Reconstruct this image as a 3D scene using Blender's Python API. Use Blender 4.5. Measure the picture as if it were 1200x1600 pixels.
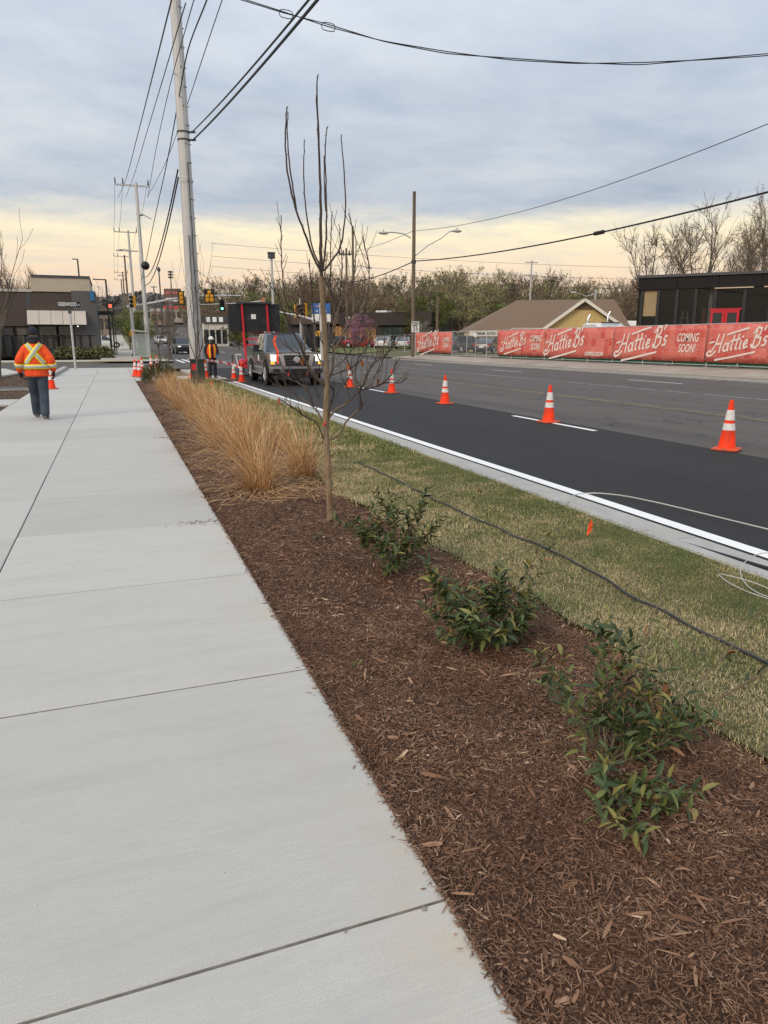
import bpy, bmesh, math, random
import numpy as np
from mathutils import Vector, Matrix, Euler

for _o in list(bpy.data.objects):
    bpy.data.objects.remove(_o)
SC = bpy.context.scene
COL = SC.collection
RAD = math.radians
random.seed(7)
rng = np.random.default_rng(11)

# ------------------------------------------------------------------ camera
F_PX = 1110.0            # focal length for a 1200 x 1600 picture
CAM_H = 1.5
PITCH = math.atan(266 / F_PX)
YAW = math.atan(425 / math.hypot(F_PX, 266))
cam_data = bpy.data.cameras.new('camera')
cam_data.sensor_fit = 'VERTICAL'
cam_data.sensor_height = 34.6
cam_data.lens = 34.6 * F_PX / 1600
cam_data.clip_start = 0.05
cam_data.clip_end = 6000
cam = bpy.data.objects.new('camera', cam_data)
cam.location = (0, 0, CAM_H)
cam.rotation_euler = (math.pi / 2 - PITCH, 0, -YAW)
COL.objects.link(cam)
SC.camera = cam

# ------------------------------------------------------------------ exposure
SC.view_settings.view_transform = 'Standard'
SC.view_settings.look = 'None'
SC.view_settings.exposure = 0.42
SC.view_settings.gamma = 1.0
SC.view_settings.use_curve_mapping = False

# ------------------------------------------------------------------ sky
SUN_EL, SUN_AZ = RAD(32), RAD(-122)       # azimuth measured from +Y towards +X
world = bpy.data.worlds.new('World')
SC.world = world
world.use_nodes = True
wt = world.node_tree
wt.nodes.clear()


def wn(t, **kw):
    n = wt.nodes.new(t)
    for k, v in kw.items():
        setattr(n, k, v)
    return n


def wmath(op, a, b=None, c=None):
    n = wn('ShaderNodeMath', operation=op)
    for i, v in enumerate((a, b, c)):
        if v is None:
            continue
        if isinstance(v, (int, float)):
            n.inputs[i].default_value = v
        else:
            wt.links.new(v, n.inputs[i])
    return n.outputs[0]


def srgb(r, g, b, s=1.0):
    def f(c):
        c /= 255.0
        return (c / 12.92 if c <= 0.04045 else ((c + 0.055) / 1.055) ** 2.4) * s
    return (f(r), f(g), f(b), 1.0)


tc = wn('ShaderNodeTexCoord')
sep = wn('ShaderNodeSeparateXYZ')
wt.links.new(tc.outputs['Generated'], sep.inputs[0])
zc = wmath('MAXIMUM', sep.outputs[2], 0.0)
# clouds lie on a flat layer: project the direction on to it
den = wmath('ADD', zc, 0.10)
px = wmath('DIVIDE', sep.outputs[0], den)
py = wmath('DIVIDE', sep.outputs[1], den)
comb = wn('ShaderNodeCombineXYZ')
wt.links.new(px, comb.inputs[0])
wt.links.new(py, comb.inputs[1])


def wnoise(scale, detail, rough, stretch=(1, 1, 1), dist=0.0):
    mp = wn('ShaderNodeMapping')
    mp.inputs['Scale'].default_value = stretch
    mp.inputs['Rotation'].default_value = (0, 0, 0.35)
    wt.links.new(comb.outputs[0], mp.inputs[0])
    n = wn('ShaderNodeTexNoise')
    n.inputs['Scale'].default_value = scale
    n.inputs['Detail'].default_value = detail
    n.inputs['Roughness'].default_value = rough
    n.inputs['Distortion'].default_value = dist
    wt.links.new(mp.outputs[0], n.inputs['Vector'])
    return n.outputs[0]


def wramp(fac, stops, interp='LINEAR'):
    r = wn('ShaderNodeValToRGB')
    r.color_ramp.interpolation = interp
    el = r.color_ramp.elements
    while len(el) > 1:
        el.remove(el[-1])
    el[0].position, el[0].color = stops[0]
    for p, c in stops[1:]:
        e = el.new(p)
        e.color = c
    wt.links.new(fac, r.inputs[0])
    return r.outputs[0]


def wmix(fac, a, b, mode='MIX'):
    m = wn('ShaderNodeMix', data_type='RGBA', blend_type=mode)
    if isinstance(fac, (int, float)):
        m.inputs[0].default_value = fac
    else:
        wt.links.new(fac, m.inputs[0])
    for i, v in ((6, a), (7, b)):
        if isinstance(v, tuple):
            m.inputs[i].default_value = v
        else:
            wt.links.new(v, m.inputs[i])
    return m.outputs[2]


n_edge = wnoise(1.6, 7, 0.66, (1, 1, 1), 0.25)
n_big = wnoise(0.8, 7, 0.58, (1.0, 1.15, 1), 0.15)
n_fine = wnoise(2.4, 7, 0.62, (0.85, 1.3, 1), 0.2)
# clear strip above the horizon, up to about nine degrees
zj = wmath('ADD', zc, wmath('MULTIPLY', wmath('SUBTRACT', n_edge, 0.5), 0.07))
clear = wramp(zc, [(0.0, srgb(182, 176, 170)), (0.035, srgb(203, 187, 170)), (0.075, srgb(226, 199, 170)),
                   (0.105, srgb(231, 210, 179)), (0.135, srgb(236, 222, 187)), (0.17, srgb(239, 230, 202))])
# thin streaks in the strip
streak = wramp(n_fine, [(0.42, (0, 0, 0, 1)), (0.68, (1, 1, 1, 1))])
clear = wmix(wmath('MULTIPLY', streak, 0.60), clear, srgb(204, 196, 184))
deck = wramp(n_big, [(0.30, srgb(146, 158, 174)), (0.46, srgb(164, 174, 188)), (0.58, srgb(182, 189, 198)), (0.72, srgb(207, 207, 207))])
deck = wmix(wmath('MULTIPLY', wramp(n_fine, [(0.35, (0, 0, 0, 1)), (0.75, (1, 1, 1, 1))]), 0.38), deck, srgb(196, 198, 201))
lift = wmath('MULTIPLY_ADD', zc, 1.25, 0.74)       # an overcast deck brightens towards the zenith
liftc = wn('ShaderNodeCombineColor')
for i in range(3):
    wt.links.new(lift, liftc.inputs[i])
deck = wmix(1.0, deck, liftc.outputs[0], 'MULTIPLY')
cover = wramp(zj, [(0.130, (0, 0, 0, 1)), (0.176, (1, 1, 1, 1))], 'EASE')
painted = wmix(cover, clear, deck)
nish = wn('ShaderNodeTexSky', sky_type='NISHITA')
nish.sun_disc = False
nish.sun_elevation = SUN_EL
nish.sun_rotation = SUN_AZ
nish.altitude = 150
bg1 = wn('ShaderNodeBackground')
bg1.inputs[1].default_value = 0.05
wt.links.new(nish.outputs[0], bg1.inputs[0])
bg2 = wn('ShaderNodeBackground')
bg2.inputs[1].default_value = 1.0
wt.links.new(painted, bg2.inputs[0])
mixs = wn('ShaderNodeMixShader')
mixs.inputs[0].default_value = 0.94            # clouds cover nearly all of the blue
wt.links.new(bg1.outputs[0], mixs.inputs[1])
wt.links.new(bg2.outputs[0], mixs.inputs[2])
wo = wn('ShaderNodeOutputWorld')
wt.links.new(mixs.outputs[0], wo.inputs[0])

sun_d = bpy.data.lights.new('sun', 'SUN')
sun_d.energy = 1.5
sun_d.angle = RAD(24)
sun_d.color = (1.0, 0.84, 0.66)
sun = bpy.data.objects.new('sun', sun_d)
sdir = Vector((math.sin(SUN_AZ) * math.cos(SUN_EL), math.cos(SUN_AZ) * math.cos(SUN_EL), math.sin(SUN_EL)))
sun.rotation_euler = sdir.to_track_quat('Z', 'Y').to_euler()
sun.location = (-20, 0, 30)
COL.objects.link(sun)

# ------------------------------------------------------------------ from measured picture points to places in the world
_cp, _sp, _cy, _sy = math.cos(PITCH), math.sin(PITCH), math.cos(YAW), math.sin(YAW)
C_R = Vector((_cy, -_sy, 0))
C_F = Vector((_sy * _cp, _cy * _cp, -_sp))
C_U = C_R.cross(C_F)
C_O = Vector((0, 0, CAM_H))


def ray(x, y):
    return C_F + C_R * ((x - 600) / F_PX) + C_U * ((800 - y) / F_PX)


def gp(x, y, z=0.0):
    d = ray(x, y)
    return d * ((z - CAM_H) / d.z) + C_O


def atY(x, y, Y):
    d = ray(x, y)
    return d * (Y / d.y) + C_O


def atX(x, y, X):
    d = ray(x, y)
    return d * (X / d.x) + C_O


def atD(x, y, D):
    d = ray(x, y)
    k = d.x * _sy + d.y * _cy
    return d * (D / k) + C_O


def hz(y):
    """road profile: level here, rising gently far ahead"""
    if y < 45:
        return 0.0
    if y < 330:
        return 0.00016 * (y - 45) ** 2
    return 0.00016 * 285 ** 2 + 0.0912 * 60 * (1 - math.exp(-(y - 330) / 60.0))


# ------------------------------------------------------------------ object helpers
def tag(o, label, cat, group=None):
    o['label'] = label
    o['category'] = cat
    if group:
        o['group'] = group
    return o


def thing(name, loc, label, cat, group=None, rz=0.0):
    o = bpy.data.objects.new(name, None)
    o.empty_display_size = 0.2
    COL.objects.link(o)
    o.location = loc
    o.rotation_euler = (0, 0, rz)
    return tag(o, label, cat, group)


def kids(o):
    return [c for c in COL.objects if c.parent == o]


def copy_tree(o, parent=None, loc=None, rz=None, label=None, scale=None):
    c = o.copy()
    COL.objects.link(c)
    c.parent = parent
    if loc is not None:
        c.location = loc
    if rz is not None:
        c.rotation_euler = (0, 0, rz)
    if scale is not None:
        c.scale = scale if not isinstance(scale, (int, float)) else (scale,) * 3
    if label:
        c['label'] = label
    for ch in list(o.children):
        copy_tree(ch, c)
    return c


def spline(pts, sub=4):
    out = []
    n = len(pts)
    for i in range(n - 1):
        p0, p1, p2, p3 = pts[max(i - 1, 0)], pts[i], pts[i + 1], pts[min(i + 2, n - 1)]
        for k in range(sub):
            t = k / sub
            out.append(0.5 * ((2 * p1) + (p2 - p0) * t + (2 * p0 - 5 * p1 + 4 * p2 - p3) * t * t + (3 * p1 - p0 - 3 * p2 + p3) * t ** 3))
    out.append(pts[-1])
    return out


class MB:
    """collects faces for one mesh"""

    def __init__(self):
        self.v, self.f, self.m = [], [], []

    def add(self, vs, fs, mi=0):
        n = len(self.v)
        self.v += [tuple(p) for p in vs]
        self.f += [tuple(i + n for i in f) for f in fs]
        self.m += [mi] * len(fs)
        return self

    def box(self, c, s, rot=None, mi=0, taper=1.0):
        hx, hy, hz_ = s[0] / 2, s[1] / 2, s[2] / 2
        vs = []
        for z in (-1, 1):
            t = taper if z > 0 else 1.0
            for x, y in ((-1, -1), (1, -1), (1, 1), (-1, 1)):
                p = Vector((x * hx * t, y * hy * t, z * hz_))
                if rot is not None:
                    p = rot @ p
                vs.append(p + Vector(c))
        return self.add(vs, [(3, 2, 1, 0), (4, 5, 6, 7), (0, 1, 5, 4), (1, 2, 6, 5), (2, 3, 7, 6), (3, 0, 4, 7)], mi)

    def bar(self, a, b, w, h=None, mi=0):
        """a rectangular bar from a to b"""
        a, b = Vector(a), Vector(b)
        d = b - a
        q = d.to_track_quat('Z', 'Y').to_matrix()
        return self.box((a + b) / 2, (w, h or w, d.length), q, mi)

    def tube(self, pts, rad, n=6, mi=0, cap=True):
        pts = [Vector(p) for p in pts]
        if isinstance(rad, (int, float)):
            rad = [rad] * len(pts)
        rings, vs, fs = [], [], []
        prev = None
        for i, p in enumerate(pts):
            d = (pts[min(i + 1, len(pts) - 1)] - pts[max(i - 1, 0)])
            if d.length < 1e-9:
                d = Vector((0, 0, 1))
            d.normalize()
            if prev is None:
                u = d.orthogonal().normalized()
            else:
                u = prev - d * prev.dot(d)
                u = u.normalized() if u.length > 1e-6 else d.orthogonal().normalized()
            prev = u
            w = d.cross(u)
            for k in range(n):
                a = 2 * math.pi * k / n
                vs.append(p + (u * math.cos(a) + w * math.sin(a)) * rad[i])
        for i in range(len(pts) - 1):
            for k in range(n):
                k2 = (k + 1) % n
                fs.append((i * n + k, i * n + k2, (i + 1) * n + k2, (i + 1) * n + k))
        if cap:
            fs.append(tuple(reversed(range(n))))
            fs.append(tuple(range((len(pts) - 1) * n, len(pts) * n)))
        return self.add(vs, fs, mi)

    def lathe(self, prof, n=16, c=(0, 0, 0), rot=None, mi=0, cap=True):
        vs, fs = [], []
        for r, z in prof:
            for k in range(n):
                a = 2 * math.pi * k / n
                p = Vector((r * math.cos(a), r * math.sin(a), z))
                if rot is not None:
                    p = rot @ p
                vs.append(p + Vector(c))
        for i in range(len(prof) - 1):
            for k in range(n):
                k2 = (k + 1) % n
                fs.append((i * n + k, i * n + k2, (i + 1) * n + k2, (i + 1) * n + k))
        if cap:
            fs.append(tuple(reversed(range(n))))
            fs.append(tuple(range((len(prof) - 1) * n, len(prof) * n)))
        return self.add(vs, fs, mi)

    def ball(self, c, r, n=10, m=7, mi=0):
        r = (r, r, r) if isinstance(r, (int, float)) else r
        vs, fs = [], []
        for i in range(m + 1):
            t = math.pi * i / m
            for k in range(n):
                a = 2 * math.pi * k / n
                vs.append((c[0] + r[0] * math.sin(t) * math.cos(a), c[1] + r[1] * math.sin(t) * math.sin(a), c[2] + r[2] * math.cos(t)))
        for i in range(m):
            for k in range(n):
                k2 = (k + 1) % n
                fs.append((i * n + k, (i + 1) * n + k, (i + 1) * n + k2, i * n + k2))
        return self.add(vs, fs, mi)

    def loft(self, rings, mi=0, cap=True, closed=True):
        n = len(rings[0])
        vs = [p for r in rings for p in r]
        fs = []
        for i in range(len(rings) - 1):
            for k in range(n if closed else n - 1):
                k2 = (k + 1) % n
                fs.append((i * n + k, i * n + k2, (i + 1) * n + k2, (i + 1) * n + k))
        if cap:
            fs.append(tuple(reversed(range(n))))
            fs.append(tuple(range((len(rings) - 1) * n, len(rings) * n)))
        return self.add(vs, fs, mi)

    def prism(self, poly, vec, mi=0):
        """a flat polygon swept along vec"""
        n = len(poly)
        poly = [Vector(p) for p in poly]
        vec = Vector(vec)
        vs = poly + [p + vec for p in poly]
        fs = [tuple(reversed(range(n))), tuple(range(n, 2 * n))]
        fs += [(k, (k + 1) % n, n + (k + 1) % n, n + k) for k in range(n)]
        return self.add(vs, fs, mi)

    def quad(self, a, b, c, d, mi=0):
        return self.add([a, b, c, d], [(0, 1, 2, 3)], mi)

    def build(self, name, mats, parent=None, origin=None, smooth=None, fix=True):
        """origin: world point to subtract (the parent's place or the object's own)"""
        me = bpy.data.meshes.new(name)
        vs = self.v
        off = None
        if origin is not None:
            off = Vector(origin)
            vs = [(p[0] - off.x, p[1] - off.y, p[2] - off.z) for p in vs]
        me.from_pydata(vs, [], self.f)
        if not isinstance(mats, (list, tuple)):
            mats = [mats]
        for m in mats:
            me.materials.append(m)
        if len(mats) > 1:
            me.polygons.foreach_set('material_index', self.m)
        if fix:
            bm = bmesh.new()
            bm.from_mesh(me)
            bmesh.ops.recalc_face_normals(bm, faces=bm.faces)
            bm.to_mesh(me)
            bm.free()
        if smooth is not None:
            me.polygons.foreach_set('use_smooth', [True] * len(me.polygons))
            me.set_sharp_from_angle(angle=RAD(smooth))
        me.update()
        o = bpy.data.objects.new(name, me)
        COL.objects.link(o)
        if parent is not None:
            o.parent = parent
        elif off is not None:
            o.location = off
        return o


def np_mesh(name, verts, faces, mats):
    """verts (N,3), faces (M,k): a mesh straight from arrays"""
    me = bpy.data.meshes.new(name)
    k = faces.shape[1]
    me.vertices.add(len(verts))
    me.vertices.foreach_set('co', np.ascontiguousarray(verts, dtype=np.float32).ravel())
    me.loops.add(faces.size)
    me.loops.foreach_set('vertex_index', np.ascontiguousarray(faces, dtype=np.int32).ravel())
    me.polygons.add(len(faces))
    me.polygons.foreach_set('loop_start', np.arange(0, faces.size, k, dtype=np.int32))
    me.polygons.foreach_set('loop_total', np.full(len(faces), k, dtype=np.int32))
    for m in (mats if isinstance(mats, (list, tuple)) else [mats]):
        me.materials.append(m)
    me.update(calc_edges=True)
    me.validate()
    return me


def link(name, me, parent=None, loc=None):
    o = bpy.data.objects.new(name, me)
    COL.objects.link(o)
    o.parent = parent
    if loc is not None:
        o.location = loc
    return o


def structure(o):
    o['kind'] = 'structure'
    return o


def stuff(o, label=None, cat=None):
    o['kind'] = 'stuff'
    if label:
        tag(o, label, cat)
    return o


# ------------------------------------------------------------------ materials
def mat(name, col, col2=None, scale=4.0, rough=0.75, bump=0.0, bscale=None, metal=0.0, stretch=(1, 1, 1), lo=0.35, hi=0.65,
        rand=None, ramt=0.25, detail=6, spec=0.4, col3=None, scale3=0.6, emit=None, estr=0.0, alpha=None, trans=0.0, coat=0.0, bdist=0.01):
    m = bpy.data.materials.new(name)
    m.use_nodes = True
    t = m.node_tree
    b = t.nodes['Principled BSDF']
    b.inputs['Roughness'].default_value = rough
    b.inputs['Metallic'].default_value = metal
    b.inputs['Specular IOR Level'].default_value = spec
    if coat:
        b.inputs['Coat Weight'].default_value = coat
        b.inputs['Coat Roughness'].default_value = 0.08
    if trans:
        b.inputs['Transmission Weight'].default_value = trans
    if alpha is not None:
        b.inputs['Alpha'].default_value = alpha
    c4 = lambda c: (c[0], c[1], c[2], 1.0)
    L = t.links.new

    def mixn(fac, a, bb, mode='MIX'):
        n = t.nodes.new('ShaderNodeMix')
        n.data_type = 'RGBA'
        n.blend_type = mode
        for i, v in ((0, fac), (6, a), (7, bb)):
            if isinstance(v, (int, float)):
                n.inputs[i].default_value = v
            elif isinstance(v, tuple):
                n.inputs[i].default_value = v
            else:
                L(v, n.inputs[i])
        return n.outputs[2]
    out = c4(col)
    vec = None
    if col2 is not None or bump:
        tcn = t.nodes.new('ShaderNodeTexCoord')
        mp = t.nodes.new('ShaderNodeMapping')
        mp.inputs['Scale'].default_value = stretch
        L(tcn.outputs['Object'], mp.inputs[0])
        vec = mp.outputs[0]

    def noise(s, d=detail):
        n = t.nodes.new('ShaderNodeTexNoise')
        n.inputs['Scale'].default_value = s
        n.inputs['Detail'].default_value = d
        n.inputs['Roughness'].default_value = 0.6
        L(vec, n.inputs['Vector'])
        return n.outputs[0]

    def ramp(x, a, bb):
        r = t.nodes.new('ShaderNodeMapRange')
        r.inputs[1].default_value = a
        r.inputs[2].default_value = bb
        L(x, r.inputs[0])
        return r.outputs[0]
    if col2 is not None:
        out = mixn(ramp(noise(scale), lo, hi), c4(col), c4(col2))
    if col3 is not None:
        out = mixn(ramp(noise(scale3, 4), 0.42, 0.66), out, c4(col3))
    if rand:
        if rand == 'island':
            g = t.nodes.new('ShaderNodeNewGeometry')
            rv = g.outputs['Random Per Island']
        else:
            g = t.nodes.new('ShaderNodeObjectInfo')
            rv = g.outputs['Random']
        mr = t.nodes.new('ShaderNodeMapRange')
        mr.inputs[3].default_value = 1 - ramt
        mr.inputs[4].default_value = 1 + ramt
        L(rv, mr.inputs[0])
        hsv = t.nodes.new('ShaderNodeHueSaturation')
        L(mr.outputs[0], hsv.inputs['Value'])
        if isinstance(out, tuple):
            hsv.inputs['Color'].default_value = out
        else:
            L(out, hsv.inputs['Color'])
        out = hsv.outputs[0]
    if isinstance(out, tuple):
        b.inputs['Base Color'].default_value = out
    else:
        L(out, b.inputs['Base Color'])
    if bump:
        bn = t.nodes.new('ShaderNodeBump')
        bn.inputs['Strength'].default_value = bump
        bn.inputs['Distance'].default_value = bdist
        L(noise(bscale or scale * 4), bn.inputs['Height'])
        L(bn.outputs[0], b.inputs['Normal'])
    if emit is not None:
        b.inputs['Emission Color'].default_value = c4(emit)
        b.inputs['Emission Strength'].default_value = estr
    return m


def island_ramp(name, stops, rough=0.7, patch=None, spec=0.3, trans=False):
    """colour picked at random for each separate piece of one mesh (or each object)"""
    m = bpy.data.materials.new(name)
    m.use_nodes = True
    t = m.node_tree
    b = t.nodes['Principled BSDF']
    b.inputs['Roughness'].default_value = rough
    b.inputs['Specular IOR Level'].default_value = spec
    g = t.nodes.new('ShaderNodeNewGeometry')
    fac = g.outputs['Random Per Island']
    if patch:
        sc, amt = patch
        tcn = t.nodes.new('ShaderNodeTexCoord')
        n = t.nodes.new('ShaderNodeTexNoise')
        n.inputs['Scale'].default_value = sc
        n.inputs['Detail'].default_value = 4
        n.inputs['Roughness'].default_value = 0.65
        t.links.new(tcn.outputs['Object'], n.inputs['Vector'])
        ma = t.nodes.new('ShaderNodeMath')
        ma.operation = 'MULTIPLY_ADD'
        mr = t.nodes.new('ShaderNodeMath')
        mr.operation = 'SUBTRACT'
        t.links.new(n.outputs[0], mr.inputs[0])
        mr.inputs[1].default_value = 0.5
        t.links.new(mr.outputs[0], ma.inputs[0])
        ma.inputs[1].default_value = amt
        t.links.new(fac, ma.inputs[2])
        fac = ma.outputs[0]
    r = t.nodes.new('ShaderNodeValToRGB')
    el = r.color_ramp.elements
    while len(el) > 1:
        el.remove(el[-1])
    el[0].position, el[0].color = stops[0][0], (*stops[0][1], 1)
    for p, c in stops[1:]:
        e = el.new(p)
        e.color = (*c, 1)
    t.links.new(fac, r.inputs[0])
    t.links.new(r.outputs[0], b.inputs['Base Color'])
    if trans:
        b.inputs['Subsurface Weight'].default_value = 0.0
    return m


def text_mesh(txt, size, shear=0.0, offset=0.0, extrude=0.0, align='CENTER', space=1.0):
    cu = bpy.data.curves.new('lettering', 'FONT')
    cu.body = txt
    cu.size = size
    cu.shear = shear
    cu.offset = offset
    cu.extrude = extrude
    cu.align_x = align
    cu.align_y = 'CENTER'
    cu.space_character = space
    cu.resolution_u = 3
    to = bpy.data.objects.new('lettering', cu)
    COL.objects.link(to)
    dg = bpy.context.evaluated_depsgraph_get()
    me = bpy.data.meshes.new_from_object(to.evaluated_get(dg))
    bpy.data.objects.remove(to)
    return me


def put_text(txt, size, m, parent, loc, rot, name='lettering', sx=1.0, **kw):
    me = text_mesh(txt, size, **kw)
    me.materials.clear()
    me.materials.append(m)
    o = bpy.data.objects.new(name, me)
    COL.objects.link(o)
    o.parent = parent
    o.location = loc
    o.rotation_euler = rot
    o.scale = (sx, 1, 1)
    return o


M_ = {}
M_['galv'] = mat('galvanised_steel', (0.42, 0.42, 0.41), (0.52, 0.51, 0.49), 3, 0.55, 0.05, 30, metal=0.25, stretch=(1, 1, 0.2))
M_['steel_dark'] = mat('dark_steel', (0.06, 0.06, 0.065), rough=0.5)
M_['wood_pole'] = mat('weathered_pole_wood', (0.10, 0.075, 0.05), (0.18, 0.14, 0.10), 6, 0.9, 0.4, 20, stretch=(1, 1, 0.1))
M_['black'] = mat('black_plastic', (0.012, 0.012, 0.013), rough=0.5)
M_['rubber'] = mat('tyre_rubber', (0.02, 0.02, 0.02), (0.035, 0.033, 0.03), 8, 0.85)
M_['cable'] = mat('black_cable', (0.015, 0.015, 0.017), rough=0.6)
M_['wire'] = mat('aged_wire', (0.05, 0.05, 0.052), rough=0.6)
M_['chrome'] = mat('chrome', (0.7, 0.7, 0.72), rough=0.15, metal=1.0)
M_['alu'] = mat('aluminium', (0.55, 0.56, 0.57), rough=0.4, metal=0.6)
M_['white'] = mat('white_paint', (0.75, 0.75, 0.73), (0.66, 0.65, 0.62), 5, 0.6)
M_['glass_dark'] = mat('dark_window_glass', (0.02, 0.024, 0.027), rough=0.06, spec=0.6)
M_['glass_car'] = mat('car_glass', (0.02, 0.025, 0.03), rough=0.04, spec=0.7)
M_['sig_yellow'] = mat('signal_yellow', (0.62, 0.30, 0.02), rough=0.5)
M_['orange'] = mat('fluorescent_orange', (0.85, 0.075, 0.015), rough=0.5)
M_['red'] = mat('red_enamel', (0.62, 0.02, 0.03), (0.5, 0.02, 0.03), 6, 0.45)
M_['retro'] = mat('reflective_white', (0.72, 0.71, 0.70), (0.6, 0.57, 0.54), 14, 0.45)
# ================================================================== setting
def lerp_y(vals):
    return vals


YS = [-30, -10, -4, 0, 4, 8, 12, 16, 20, 25, 30, 35, 40, 45] + [45 + 5 * i for i in range(1, 20)] + [140 + 10 * i for i in range(1, 40)] + [600, 800, 1100, 1500, 2200, 3500]


def bank(x):
    """ground beyond the far kerb climbs a little"""
    if x < 24.9:
        return 0.0
    return min(0.45, 0.0 + (x - 24.9) * 0.085)


def sheet(name, x0, x1, y0, y1, zoff, m, parent=None, nx=1, extra=None):
    ys = [y0] + [y for y in YS if y0 < y < y1] + [y1]
    mb = MB()
    xs = [x0 + (x1 - x0) * i / nx for i in range(nx + 1)]
    vs = [(x, y, hz(y) + zoff + (extra(x) if extra else 0)) for y in ys for x in xs]
    n = nx + 1
    fs = [(j * n + i, j * n + i + 1, (j + 1) * n + i + 1, (j + 1) * n + i) for j in range(len(ys) - 1) for i in range(nx)]
    mb.add(vs, fs)
    return mb.build(name, m, parent, fix=False)


M_['earth'] = mat('rough_grass_and_dirt', (0.085, 0.085, 0.04), (0.14, 0.11, 0.065), 0.5, 0.95, 0.3, 20, col3=(0.10, 0.10, 0.05), scale3=0.05)
# terrain sheet, to the horizon
xs = [-3000, -900, -300, -120, -60, -30, -15, -8, -2.5, 0.7, 3.9, 4.5, 8, 16, 24.5, 26, 28, 30, 36, 45, 60, 90, 140, 250, 500, 1200, 3000]
vs = [(x, y, hz(y) + (bank(x) if x > 24.5 else 0.0) - (0.30 if x < 24.6 else 0.02)) for y in YS for x in xs]
n = len(xs)
g = MB().add(vs, [(j * n + i, j * n + i + 1, (j + 1) * n + i + 1, (j + 1) * n + i) for j in range(len(YS) - 1) for i in range(n - 1)])
structure(g.build('ground', M_['earth'], fix=False))


# --- road
def asphalt(name, a, b, patchc, crack=0.0):
    m = bpy.data.materials.new(name)
    m.use_nodes = True
    t = m.node_tree
    L = t.links.new
    bs = t.nodes['Principled BSDF']
    tcn = t.nodes.new('ShaderNodeTexCoord')

    def noise(scale, stretch=(1, 1, 1), d=5, r=0.6):
        mp = t.nodes.new('ShaderNodeMapping')
        mp.inputs['Scale'].default_value = stretch
        L(tcn.outputs['Object'], mp.inputs[0])
        n = t.nodes.new('ShaderNodeTexNoise')
        n.inputs['Scale'].default_value = scale
        n.inputs['Detail'].default_value = d
        n.inputs['Roughness'].default_value = r
        L(mp.outputs[0], n.inputs['Vector'])
        return n.outputs[0]

    def rng_(x, lo, hi, a=0, b=1):
        r = t.nodes.new('ShaderNodeMapRange')
        r.inputs[1].default_value = lo
        r.inputs[2].default_value = hi
        r.inputs[3].default_value = a
        r.inputs[4].default_value = b
        L(x, r.inputs[0])
        return r.outputs[0]

    def mix(f, x, y):
        n = t.nodes.new('ShaderNodeMix')
        n.data_type = 'RGBA'
        L(f, n.inputs[0])
        for i, v in ((6, x), (7, y)):
            if isinstance(v, tuple):
                n.inputs[i].default_value = (*v, 1)
            else:
                L(v, n.inputs[i])
        return n.outputs[2]
    grit = noise(160, d=3, r=0.7)
    c = mix(rng_(grit, 0.35, 0.7), a, b)
    c = mix(rng_(noise(1.2, (1, 0.12, 1)), 0.42, 0.68, 0, 0.75), c, patchc)
    c = mix(rng_(noise(0.9, (1, 0.02, 1), 3), 0.48, 0.66, 0, 0.55), c, tuple(q * 0.62 for q in patchc))
    c = mix(rng_(noise(0.35, (1, 0.5, 1), 6, 0.7), 0.55, 0.72, 0, 0.5), c, tuple(q * 1.5 for q in patchc))
    if crack:
        v = t.nodes.new('ShaderNodeTexVoronoi')
        v.feature = 'DISTANCE_TO_EDGE'
        v.inputs['Scale'].default_value = 0.55
        mp = t.nodes.new('ShaderNodeMapping')
        mp.inputs['Scale'].default_value = (1, 0.45, 1)
        wob = t.nodes.new('ShaderNodeVectorMath')
        wob.operation = 'ADD'
        L(tcn.outputs['Object'], wob.inputs[0])
        nv = t.nodes.new('ShaderNodeTexNoise')
        nv.inputs['Scale'].default_value = 1.6
        nv.inputs['Detail'].default_value = 5
        L(tcn.outputs['Object'], nv.inputs['Vector'])
        L(nv.outputs['Color'], wob.inputs[1])
        L(wob.outputs[0], mp.inputs[0])
        L(mp.outputs[0], v.inputs['Vector'])
        mask = t.nodes.new('ShaderNodeMath')
        mask.operation = 'MULTIPLY'
        L(rng_(v.outputs['Distance'], 0.0, 0.012, crack, 0), mask.inputs[0])
        L(rng_(noise(0.35, d=2), 0.42, 0.52), mask.inputs[1])
        c = mix(mask.outputs[0], c, (0.018, 0.018, 0.018))
    L(c, bs.inputs['Base Color'])
    bs.inputs['Roughness'].default_value = 0.86
    bs.inputs['Specular IOR Level'].default_value = 0.3
    bn = t.nodes.new('ShaderNodeBump')
    bn.inputs['Strength'].default_value = 0.35
    bn.inputs['Distance'].default_value = 0.006
    L(grit, bn.inputs['Height'])
    L(bn.outputs[0], bs.inputs['Normal'])
    return m


M_['new_asphalt'] = asphalt('fresh_asphalt', (0.014, 0.014, 0.014), (0.036, 0.035, 0.035), (0.022, 0.021, 0.021))
M_['old_asphalt'] = asphalt('worn_asphalt', (0.070, 0.062, 0.055), (0.138, 0.123, 0.110), (0.084, 0.074, 0.065), 0.95)
M_['line'] = mat('road_line_white', (0.78, 0.78, 0.76), (0.66, 0.66, 0.64), 12, 0.7, lo=0.5, hi=0.8)
M_['line_worn'] = mat('worn_road_line', (0.42, 0.41, 0.38), (0.15, 0.145, 0.135), 3, 0.8, lo=0.42, hi=0.62)
M_['line_faint'] = mat('rubbed_out_line', (0.22, 0.21, 0.2), (0.13, 0.125, 0.115), 3, 0.8)
M_['line_yellow'] = mat('worn_yellow_line', (0.26, 0.20, 0.09), (0.12, 0.11, 0.09), 3, 0.8, lo=0.40, hi=0.60)
ROADZ = -0.10
road = structure(sheet('road', 4.45, 24.6, -30, 700, ROADZ - 0.012, M_['old_asphalt'], nx=4))
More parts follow.
